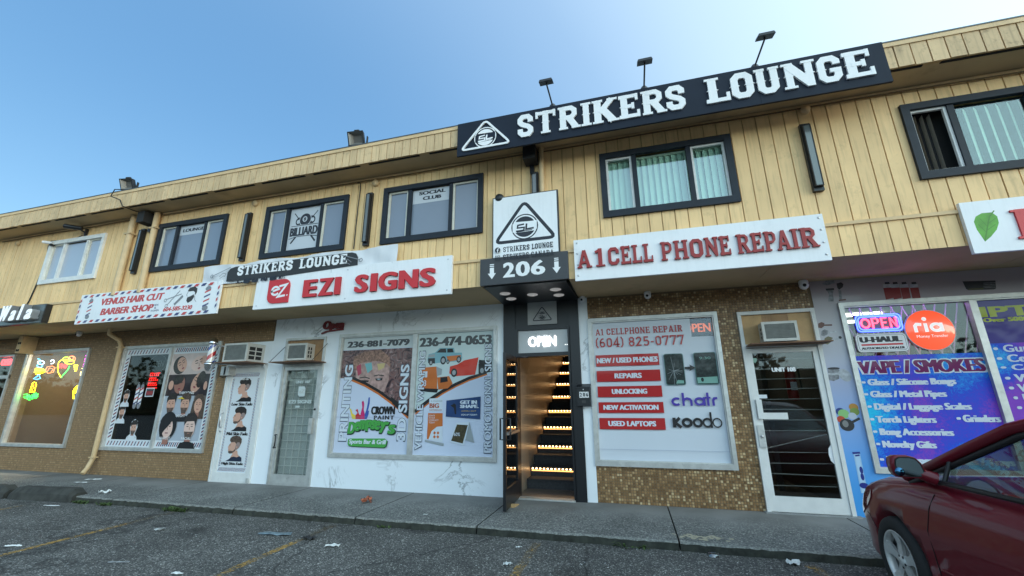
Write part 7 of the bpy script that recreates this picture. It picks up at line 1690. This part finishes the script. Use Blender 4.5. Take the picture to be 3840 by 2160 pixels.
c = fP(945, 348, 0); litter(*c, 0, .28, .05, .2, 'thin white torn paper strip on the sidewalk by the downpipe')
c = fP(1230, 470, 0); litter(*c, 0, .16, .10, .6, 'crumpled white paper at the kerb edge right of the wheel stop', crumple=.05)
c = fP(608, 625, GZ); litter(*c, GZ, .30, .05, .1, 'long white paper scrap under the end of the wheel stop')
c = fP(160, 1100, GZ); litter(*c, GZ, .20, .05, .25, 'long white paper slip near the lower left corner of the lot')
c = fP(2050, 645, GZ); litter(*c, GZ, .16, .12, .5, 'crumpled white tissue at the kerb beside the first yellow line', crumple=.07)
c = fP(1880, 915, GZ); litter(*c, GZ, .12, .05, .9, 'small grey crumpled scrap between the yellow lines', m_litd, .03)
c = fP(1400, 1290, GZ); litter(*c, GZ, .22, .02, .3, 'thin pale strip on the asphalt in the lower left', m_litd, .004)
c = fL(1215, 300, GZ); litter(*c, GZ, .16, .08, .2, 'white crumpled paper at a joint of the kerb', crumple=.04)
c = fL(1385, 408, GZ); litter(*c, GZ, .42, .12, .1, 'flattened pale blue plastic bag on the asphalt', M('pale_blue_plastic', (.14, .19, .22), .4, var=.4, vscale=20), .02)
c = fL(1552, 433, GZ); litter(*c, GZ, .17, .10, .1, 'small black and white box lying on the yellow line', M('black_card', (.02, .02, .022), .5), .035)
c = fL(1675, 468, GZ); litter(*c, GZ, .16, .08, .3, 'white folded paper right of the second yellow line', crumple=.02)
c = fL(1842, 250, 0); litter(*c, 0, .16, .12, .7, 'crumpled red and cream food wrapper on the sidewalk', M('wrapper_red', (.36, .10, .05), .6, var=.9, vscale=28), .10)
c = fL(890, 608, GZ); litter(*c, GZ, .12, .04, .1, 'small white scrap at the bottom edge left of centre')
c = fR(662, 345, GZ); litter(*c, GZ, .08, .05, .2, 'small white scrap left of the third yellow line', crumple=.03)
c = fR(725, 250, GZ); litter(*c, GZ, .07, .03, .1, 'tiny white scrap just left of the third yellow line')
c = fR(2202, 340, GZ); litter(*c, GZ, .12, .09, .4, 'white crumpled tissue left of the rightmost yellow line', crumple=.04)
c = fR(1770, 293, GZ)
m = MB(); m.lathe([(0, .035), (.05, .033), (.062, .02), (.066, .004)], (c[0], c[1], GZ), glass('clear_plastic', (.75, .78, .78), .75), 14); tag(m.build('plastic_lid'), 'clear plastic cup lid lying on the asphalt below the kerb joint', 'litter')
c = fR(222, 75, 0); litter(*c, 0, .06, .03, .1, 'small white slip on the sidewalk near the second joint')
m = MB(); random.seed(11)
for i in range(260):
    x_ = random.uniform(-11, 3.4); y_ = -1.68 - abs(random.gauss(0, 1.0)); r_ = random.uniform(.004, .013); an = random.uniform(0, 6.28)
    if y_ < -4.6: continue
    m.add([(x_ + r_ * math.cos(an + k * 1.57) * (1 if k % 2 else .6), y_ + r_ * math.sin(an + k * 1.57), GZ + .004 + .003 * (k % 2)) for k in range(4)], [(0, 1, 2, 3)], m_lit if i % 3 else m_litd)
tag(m.build('litter_specks'), 'tiny specks of paper and grit scattered over the asphalt', kind='stuff')
m = MB(); c = fR(1700, 195, .004)
for i in range(46):
    a = random.gauss(0, .16); b = random.gauss(0, .045); r_ = random.uniform(.008, .035); m.add([(c[0] + a + r_ * math.cos(k), c[1] + b + r_ * .8 * math.sin(k), .0035 + i * 3e-5) for k in range(6)], [tuple(range(6))], M('sawdust_spill', (.42, .38, .28), .9))
tag(m.build('spill'), 'pale crumbs spilled on the sidewalk right of the joint', kind='stuff')
# weeds in the kerb line
m_weed = M('weed_leaf', (.05, .085, .02), .7, var=.4, vscale=30)
def weed(x, y, z, n, s, lab):
    m = MB()
    for i in range(n):
        a = random.uniform(0, 6.28); L_ = s * random.uniform(.5, 1.1); bx_ = x + random.gauss(0, s * .9); by_ = y + random.gauss(0, s * .22); w_ = .006 + .004 * random.random(); up = random.uniform(.4, 1.0)
        p0 = Vector((bx_, by_, z)); d = Vector((math.cos(a), math.sin(a), 0)); sd_ = Vector((-d.y, d.x, 0)) * w_; p1 = p0 + d * L_ * .5 + Vector((0, 0, L_ * up * .6)); p2 = p0 + d * L_ + Vector((0, 0, L_ * up * .5))
        m.add([p0 - sd_, p0 + sd_, p1 + sd_ * 1.3, p1 - sd_ * 1.3, p2], [(0, 1, 2, 3), (3, 2, 4)], m_weed)
    tag(m.build('weed'), lab, 'weed', 'weeds growing along the kerb')
weed(-8.75, -1.66, GZ, 70, .09, 'clump of weeds at the kerb just right of the wheel stop'); weed(-6.72, -1.66, GZ, 130, .10, 'thick clump of weeds where the first yellow line meets the kerb'); weed(-8.2, -1.66, GZ, 60, .07, 'low strip of weeds at the kerb below the barber window')
weed(-.12, -1.65, GZ, 16, .10, 'sparse upright weed at the kerb below the phone repair shop'); weed(-3.2, -1.65, GZ, 20, .05, 'tiny tuft of weed on the kerb below the sign shop')

# ------------------------------------------------------------------ belt of trees across the road, behind the camera (seen mirrored in the shop glass)
random.seed(21)
m_tree = M('treeline_leaf', (.030, .045, .018), .8, var=.4, vscale=.6)
m = MB(); vs = []; fs = []
def top_of(x): return 6.0 + 2.2 * math.sin(x * .21) + 1.5 * math.sin(x * .53 + 1) + 1.2 * math.sin(x * 1.3)
for i in range(11000):
    x = random.uniform(-170, 110); h_ = top_of(x); z = GZ + h_ * random.random() ** .8; y = -46 + random.uniform(-3.5, 3.5) * (1 - .6 * z / 11); r_ = random.uniform(.25, .6)
    a = Vector((random.gauss(0, 1), random.gauss(0, 1), random.gauss(0, 1))).normalized(); b = a.orthogonal().normalized(); c = a.cross(b); n = len(vs); p_ = Vector((x, y, max(z, r_)))
    vs += [p_ + b * r_, p_ + c * r_ * .7, p_ - b * r_, p_ - c * r_ * .7]; fs.append((n, n + 1, n + 2, n + 3))
m.add(vs, fs, m_tree); m.box(-170, 110, -47.5, -47, GZ, 5.0, m_tree); tag(m.build('treeline'), 'dark belt of trees across the road', kind='stuff')

# ------------------------------------------------------------------ parked red car
random.seed(3)
m_paint = M('car_paint_red', (.145, .004, .013), .4, spec=.2, coat=.55, metal=.0)
m_rub = M('tyre_rubber', (.018, .018, .018), .8, bump=.2); m_alloy = M('alloy_wheel', (.60, .60, .58), .35, metal=.35, var=.1, vscale=20)
m_trimb = M('car_black_trim', (.012, .012, .013), .45); m_seam = M('car_gap', (.004, .002, .002), .8)
m_cglass = glass('car_glass', (.42, .52, .50), .92); m_seat = M('car_seat', (.09, .085, .08), .85); m_dash = M('car_dash', (.03, .03, .03), .7)
m_hl = M('headlight_lens', (.25, .06, .06), .08, coat=1); m_mir = M('mirror_glass', (.34, .42, .44), .04, metal=1)
CX, CY = 2.80, -1.70
car = thing('parked_car', (CX, CY, GZ), 'dark red hatchback parked nose to the kerb at the right edge', 'car'); car['local'] = 1; car.rotation_euler = (0, 0, R(-.6))
def interp(tab, s):
    for (a, va), (b, vb) in zip(tab, tab[1:]):
        if s <= b: t = (s - a) / (b - a); t = max(0, t); return tuple(p + (q - p) * t for p, q in zip(va, vb))
    return tab[-1][1]
# s -> half width, centre height, shoulder height, crease height, sill height, tuck
ST = [(0.00, (.52, .56, .54, .42, .24)), (.04, (.66, .64, .61, .46, .22)), (.10, (.745, .71, .67, .49, .20)), (.20, (.805, .785, .745, .52, .19)), (.34, (.842, .850, .805, .54, .185)),
      (.55, (.862, .910, .862, .57, .18)), (.84, (.876, .955, .908, .59, .18)), (1.10, (.880, .985, .935, .60, .18)), (1.35, (.880, 1.00, .952, .61, .185)), (1.8, (.880, 1.01, .962, .62, .185)),
      (2.4, (.880, 1.02, .975, .63, .185)), (3.0, (.880, 1.01, .98, .64, .185)), (3.6, (.872, 1.02, .99, .65, .19)), (4.05, (.845, 1.0, .97, .65, .22)), (4.25, (.79, .95, .90, .62, .28)), (4.35, (.68, .86, .80, .58, .32))]
def section(s):
    w, zc, zs, zm, zl = interp(ST, s)
    return [(0, zc), (w * .35, zc - .004), (w * .62, zc - .014), (w * .80, (zc + zs) / 2 + .002), (w * .90, zs - .004), (w * .955, zs - .045), (w * .978, zs - .12), (w * .988, (zs + zm) / 2 - .02), (w * 1.0, zm + .03), (w * .999, zm - .01), (w * .985, zm - .10), (w * .978, (zm + zl) / 2 - .04), (w * .982, zl + .06), (w * .94, zl + .01), (w * .80, zl - .01), (0, zl - .01)]
SS = [0, .03, .06, .1, .15, .2, .27, .34, .44, .55, .65, .75, .84, .94, 1.02, 1.10, 1.2, 1.3, 1.45, 1.6, 1.8, 2.0, 2.2, 2.4, 2.7, 3.0, 3.2, 3.4, 3.6, 3.8, 3.95, 4.05, 4.15, 4.25, 4.30, 4.35]
def body():
    m = MB(); vs = []; k = None
    for s in SS:
        h = section(s); row = [(-x, -s, z) for x, z in h] + [(x, -s, z) for x, z in h[::-1][1:-1]]; k = len(row); vs += row
    fs = []
    for i in range(len(SS) - 1):
        for j in range(k): a = i * k + j; b = i * k + (j + 1) % k; fs.append((a, b, b + k, a + k))
    fs.append(tuple(range(k))[::-1]); n0 = (len(SS) - 1) * k; fs.append(tuple(range(n0, n0 + k)))
    m.add(vs, fs, m_paint, True); return m
def cut_mesh(r=.355):
    m = MB()
    for s in (.84, 3.44):
        for sx in (-1, 1):
            m.lathe([(0, -.26), (r, -.26), (r, .26), (0, .26)], (sx * .86, -s, .315), m_seam, 40, 'X')
    return m
tmpb = body().build('tmp_body'); cutter = cut_mesh().build('tmp_cut')
for o_ in (tmpb, cutter):
    bm = bmesh.new(); bm.from_mesh(o_.data); bmesh.ops.remove_doubles(bm, verts=bm.verts, dist=1e-4); bmesh.ops.recalc_face_normals(bm, faces=bm.faces); bm.to_mesh(o_.data); bm.free()
md = tmpb.modifiers.new('b', 'BOOLEAN'); md.object = cutter; md.operation = 'DIFFERENCE'; md.solver = 'EXACT'
bpy.context.view_layer.update(); me = bpy.data.meshes.new_from_object(tmpb.evaluated_get(bpy.context.evaluated_depsgraph_get()))
bpy.data.objects.remove(cutter); bpy.data.objects.remove(tmpb)
cb = bpy.data.objects.new('body', me); COL.objects.link(cb); cb.parent = car; me.name = 'body'
def side_pt(s, z, off=.0):           # point on the left flank at station s and height z
    h = section(s); 
    for (xa, za), (xb, zb_) in zip(h[3:], h[4:]):
        if za >= z >= zb_: t = (za - z) / max(1e-6, za - zb_); return (-(xa + (xb - xa) * t) - off, -s, z)
    return (-h[4][0] - off, -s, z)
# door gaps
def seam(pts, mir=False):
    m = MB(); q = [side_pt(s, z, .001) for s, z in pts]
    if mir: q = [(-a, b, c) for a, b, c in q]
    m.tube(q, .0035, m_seam, 5); m.build('door_gap', car)
for mir in (False, True):
    seam([(1.42, .90), (1.36, .80), (1.31, .65), (1.30, .5), (1.31, .35), (1.36, .24), (1.42, .22), (1.7, .215), (2.1, .215), (2.42, .22), (2.46, .3), (2.46, .5), (2.46, .7), (2.44, .93)], mir)
    seam([(2.46, .22), (2.8, .22), (2.98, .24), (3.10, .42), (3.22, .62), (3.36, .72), (3.42, .85), (3.44, .95)], mir)
    seam([(.20, .60), (.30, .58), (.42, .56), (.50, .45), (.50, .36)], mir)
# rubbing crease on the door
m = MB(); m.tube([side_pt(s, .42 + .02 * (s - 1.35), .002) for s in (1.34, 1.6, 1.9, 2.2, 2.44)], .007, m_paint, 6); m.build('door_crease', car)
for sx in (-1, 1):
    m = MB(); yh = -2.28; z_ = .80; xx = side_pt(2.28, z_)[0] * (1 if sx < 0 else -1)
    m.tube([(xx + sx * .0, yh + .10, z_), (xx + sx * .035, yh + .06, z_ + .005), (xx + sx * .04, yh - .02, z_ + .006), (xx + sx * .035, yh - .09, z_ + .005), (xx, yh - .12, z_)], [.011, .014, .014, .014, .011], m_paint, 8); m.build('door_handle', car)
# greenhouse
def gp(s, z):     # inner half width of the cabin at height z
    return .80 - (z - .96) * .36
def pillar(pts, r, mat, name):
    for sx in (-1, 1):
        m = MB(); m.tube([(sx * x, -s, z) for x, s, z in pts], r, mat, 8); m.build(name, car)
RH = 1.475
rail = [(.795, 1.02, .95), (.765, 1.34, 1.08), (.725, 1.66, 1.22), (.68, 1.98, 1.36), (.645, 2.26, 1.43), (.625, 2.6, 1.465), (.615, 3.0, 1.47), (.62, 3.4, 1.445), (.64, 3.75, 1.37)]
pillar(rail, [.030, .034, .036, .036, .036, .036, .036, .036, .036], m_paint, 'roof_rail')
pillar([(x - .005, s + .045, z - .035) for x, s, z in rail[0:8]], .020, m_trimb, 'window_trim')
pillar([(.80, 1.28, .965), (.815, 1.5, .985), (.82, 2.0, .995), (.822, 2.6, 1.01), (.815, 3.3, 1.03)], .016, m_trimb, 'belt_trim')
pillar([(.82, 2.58, 1.0), (.70, 2.66, 1.25), (.625, 2.70, 1.43)], .035, m_trimb, 'door_pillar')
pillar([(.815, 1.50, .985), (.750, 1.50, 1.13)], .014, m_trimb, 'quarter_pillar')
pillar([(.82, 3.35, 1.02), (.75, 3.55, 1.2), (.65, 3.70, 1.36)], .06, m_paint, 'rear_pillar'); pillar([(.80, 4.02, 1.02), (.74, 3.92, 1.2), (.66, 3.75, 1.36)], .045, m_paint, 'tail_pillar')
def sheet(rows, mat, name, closed=False):
    m = MB(); n = len(rows[0]); vs = [p for r_ in rows for p in r_]
    m.add(vs, [(i * n + j, i * n + j + 1, (i + 1) * n + j + 1, (i + 1) * n + j) for i in range(len(rows) - 1) for j in range(n - 1)], mat, True); return m.build(name, car)
def arch(s, w, z, crown, n=9): return [(w * (-1 + 2 * i / n), -s, z + crown * (1 - (-1 + 2 * i / n) ** 2)) for i in range(n + 1)]
sheet([arch(1.98, .66, 1.39, .06), arch(2.26, .635, 1.46, .055), arch(2.6, .62, 1.49, .05), arch(3.0, .61, 1.49, .05), arch(3.4, .61, 1.46, .05), arch(3.75, .63, 1.385, .05)], m_paint, 'roof')
sheet([arch(1.02, .78, .955, .03), arch(1.34, .75, 1.09, .045), arch(1.66, .71, 1.24, .055), arch(1.98, .66, 1.38, .06)], m_cglass, 'windscreen')
sheet([arch(3.76, .63, 1.345, .05), arch(3.9, .70, 1.2, .04), arch(4.02, .76, 1.02, .03)], m_cglass, 'rear_window')
for sx in (-1, 1):
    pts = [(1.32, .985), (1.62, 1.115), (1.95, 1.265), (2.25, 1.375), (2.60, 1.40), (2.66, 1.40), (2.58, 1.0)]
    m = MB(); lo = [(1.32, .975), (1.62, .985), (1.95, .99), (2.25, .995), (2.60, 1.0)]; hi = [(1.32, 1.03), (1.62, 1.175), (1.94, 1.315), (2.26, 1.41), (2.66, 1.445)]
    rows = []
    for t_ in (0, .5, 1):
        rows.append([(sx * gp(0, lo[i][1] + (hi[i][1] - lo[i][1]) * t_), -(lo[i][0] + (hi[i][0] - lo[i][0]) * t_), lo[i][1] + (hi[i][1] - lo[i][1]) * t_) for i in range(5)])
    sheet(rows, m_cglass, 'side_window')
    rows = []; lo = [(2.60, 1.0), (3.0, 1.01), (3.32, 1.02)]; hi = [(2.68, 1.445), (3.1, 1.445), (3.62, 1.38)]
    for t_ in (0, .5, 1): rows.append([(sx * gp(0, lo[i][1] + (hi[i][1] - lo[i][1]) * t_), -(lo[i][0] + (hi[i][0] - lo[i][0]) * t_), lo[i][1] + (hi[i][1] - lo[i][1]) * t_) for i in range(3)])
    sheet(rows, m_cglass, 'side_window')
# interior
m = MB(); m.hexa([(-.72, -1.75, .70), (.72, -1.75, .70), (.70, -1.2, .80), (-.70, -1.2, .80), (-.72, -1.70, .985), (.72, -1.70, .985), (.70, -1.2, .94), (-.70, -1.2, .94)], m_dash); m.build('dashboard', car)
for sx in (-.36, .36):
    for s0 in (2.35, 3.2):
        m = MB(); m.hexa([(sx - .24, -s0 - .10, .55), (sx + .24, -s0 - .10, .55), (sx + .24, -s0 + .10, .55), (sx - .24, -s0 + .10, .55), (sx - .20, -s0 - .30, 1.14), (sx + .20, -s0 - .30, 1.14), (sx + .20, -s0 - .16, 1.14), (sx - .20, -s0 - .16, 1.14)], m_seat)
        m.hexa([(sx - .12, -s0 - .32, 1.17), (sx + .12, -s0 - .32, 1.17), (sx + .12, -s0 - .22, 1.17), (sx - .12, -s0 - .22, 1.17), (sx - .10, -s0 - .33, 1.34), (sx + .10, -s0 - .33, 1.34), (sx + .10, -s0 - .24, 1.34), (sx - .10, -s0 - .24, 1.34)], m_seat); m.build('seat', car)
m = MB(); m.tube([(-.36 + .18 * math.cos(a), -1.93 - .06 * math.sin(a), .96 + .17 * math.sin(a)) for a in [2 * math.pi * i / 20 for i in range(21)]], .015, m_dash, 8); m.build('steering_wheel', car)
# door mirrors
for sx in (-1, 1):
    m = MB(); cx_, cy_, cz_ = sx * .965, -1.40, 1.075
    def mp(r_, d, k=1.0): return [(cx_ + r_[0] * .088 * k * (1), cy_ + d, cz_ + r_[1] * .070 * k) for _ in (0,)][0]
    ring_ = [(-.95, -.55), (-.80, -.92), (-.3, -1.0), (.5, -1.0), (.95, -.85), (1.0, -.4), (.85, .35), (.55, .85), (.1, 1.0), (-.6, .98), (-.9, .75), (-1, .2)]
    if sx > 0: ring_ = [(-a, b) for a, b in ring_]
    rows = []
    for d, k in ((-.05, .90), (-.055, 1.0), (-.02, 1.08), (.04, 1.0), (.085, .70), (.105, .2)): rows.append([mp(p_, d, k) for p_ in ring_])
    n = len(ring_); m.add([p_ for r_ in rows for p_ in r_], [(i * n + j, i * n + (j + 1) % n, (i + 1) * n + (j + 1) % n, (i + 1) * n + j) for i in range(5) for j in range(n)] + [tuple(range(5 * n, 6 * n))], m_paint, True)
    m.tube([(sx * .90, -1.42, 1.03), (sx * .82, -1.44, 1.00)], [.035, .045], m_paint, 8)
    mh = m.build('door_mirror', car)
    m = MB(); m.add([mp(p_, -.052, .93) for p_ in ring_], [tuple(range(n))[::-1]], m_trimb); m.add([mp(p_, -.054, .84) for p_ in ring_], [tuple(range(n))[::-1]], m_mir); m.build('mirror_glass', mh)
    m = MB(); m.lathe([(0, -.014), (.02, -.011), (.028, -.004), (.029, 0)], (cx_ - .062 * 1, cy_ - .054, cz_ - .032), M('blind_spot_mirror', (.05, .15, .27), .05, metal=1), 18, 'Y'); m.build('blind_spot_mirror', mh)
    # headlight following the wing
    hl = MB(); rows = []
    for s_, z0_, z1_ in ((.07, .48, .57), (.14, .50, .63), (.22, .53, .675), (.32, .57, .715), (.42, .63, .745), (.50, .70, .765)):
        r_ = []
        for t_ in (0, .33, .66, 1):
            p_ = side_pt(s_, z0_ + (z1_ - z0_) * t_, .006); r_.append((p_[0] * (1 if sx < 0 else -1), p_[1] + .004, p_[2] + .002 * t_))
        rows.append(r_)
    sheet(rows, m_hl, 'headlight')
# wheels
def wheel(sx, s):
    w = bpy.data.objects.new('wheel', None); COL.objects.link(w); w.parent = car; w.location = (sx * .80, -s, .315); w.empty_display_size = .1
    if sx > 0: w.rotation_euler = (0, 0, math.pi)
    r_ = .315
    m = MB(); m.lathe([(.205, .06), (.21, -.075), (.24, -.088), (.28, -.088), (.302, -.075), (r_, -.045), (r_, .06), (.29, .08), (.205, .085)], (0, 0, 0), m_rub, 48, 'X'); o = m.build('tyre'); o.parent = w
    m = MB(); m.lathe([(.214, -.082), (.207, -.085), (.198, -.078), (.192, -.05), (.185, .06)], (0, 0, 0), m_alloy, 48, 'X'); o = m.build('rim'); o.parent = w
    m = MB(); m.lathe([(0, -.030), (.19, -.030)], (0, 0, 0), m_trimb, 24, 'X'); m.lathe([(0, -.04), (.13, -.04), (.13, -.03)], (0, 0, 0), M('brake_disc', (.25, .24, .23), .4, metal=.8), 24, 'X'); o = m.build('brake_disc'); o.parent = w
    m = MB(); m.lathe([(0, -.078), (.028, -.078), (.034, -.07), (.05, -.066), (.058, -.05)], (0, 0, 0), m_alloy, 20, 'X')
    for k in range(5):
        a = 2 * math.pi * k / 5 + .3; ca, sa = math.cos(a), math.sin(a)
        def W(r, t, x): return (x, r * ca - t * sa, r * sa + t * ca)
        m.add([W(.04, -.030, -.066), W(.04, .030, -.066), W(.12, .030, -.062), W(.12, -.030, -.062), W(.202, -.052, -.078), W(.202, .052, -.078), W(.202, .052, -.045), W(.202, -.052, -.045), W(.12, .024, -.035), W(.12, -.024, -.035), W(.04, .02, -.035), W(.04, -.02, -.035)],
              [(0, 1, 2, 3), (3, 2, 5, 4), (2, 8, 6, 5), (1, 10, 8, 2), (3, 4, 7, 9), (0, 3, 9, 11)], m_alloy)
        a2 = a + math.pi / 5; m.lathe([(0, -.072), (.009, -.072), (.010, -.066)], (0, .040 * math.cos(a2), .040 * math.sin(a2)), m_trimb, 8, 'X')
    o = m.build('spokes'); o.parent = w
for sx in (-1, 1):
    for s in (.84, 3.44): wheel(sx, s)
m = MB(); m.box(-.5, .5, -.02, .0, .30, .42, m_trimb); m.box(-.70, .70, -4.3, -.35, .20, .28, m_trimb); m.build('underbody', car)
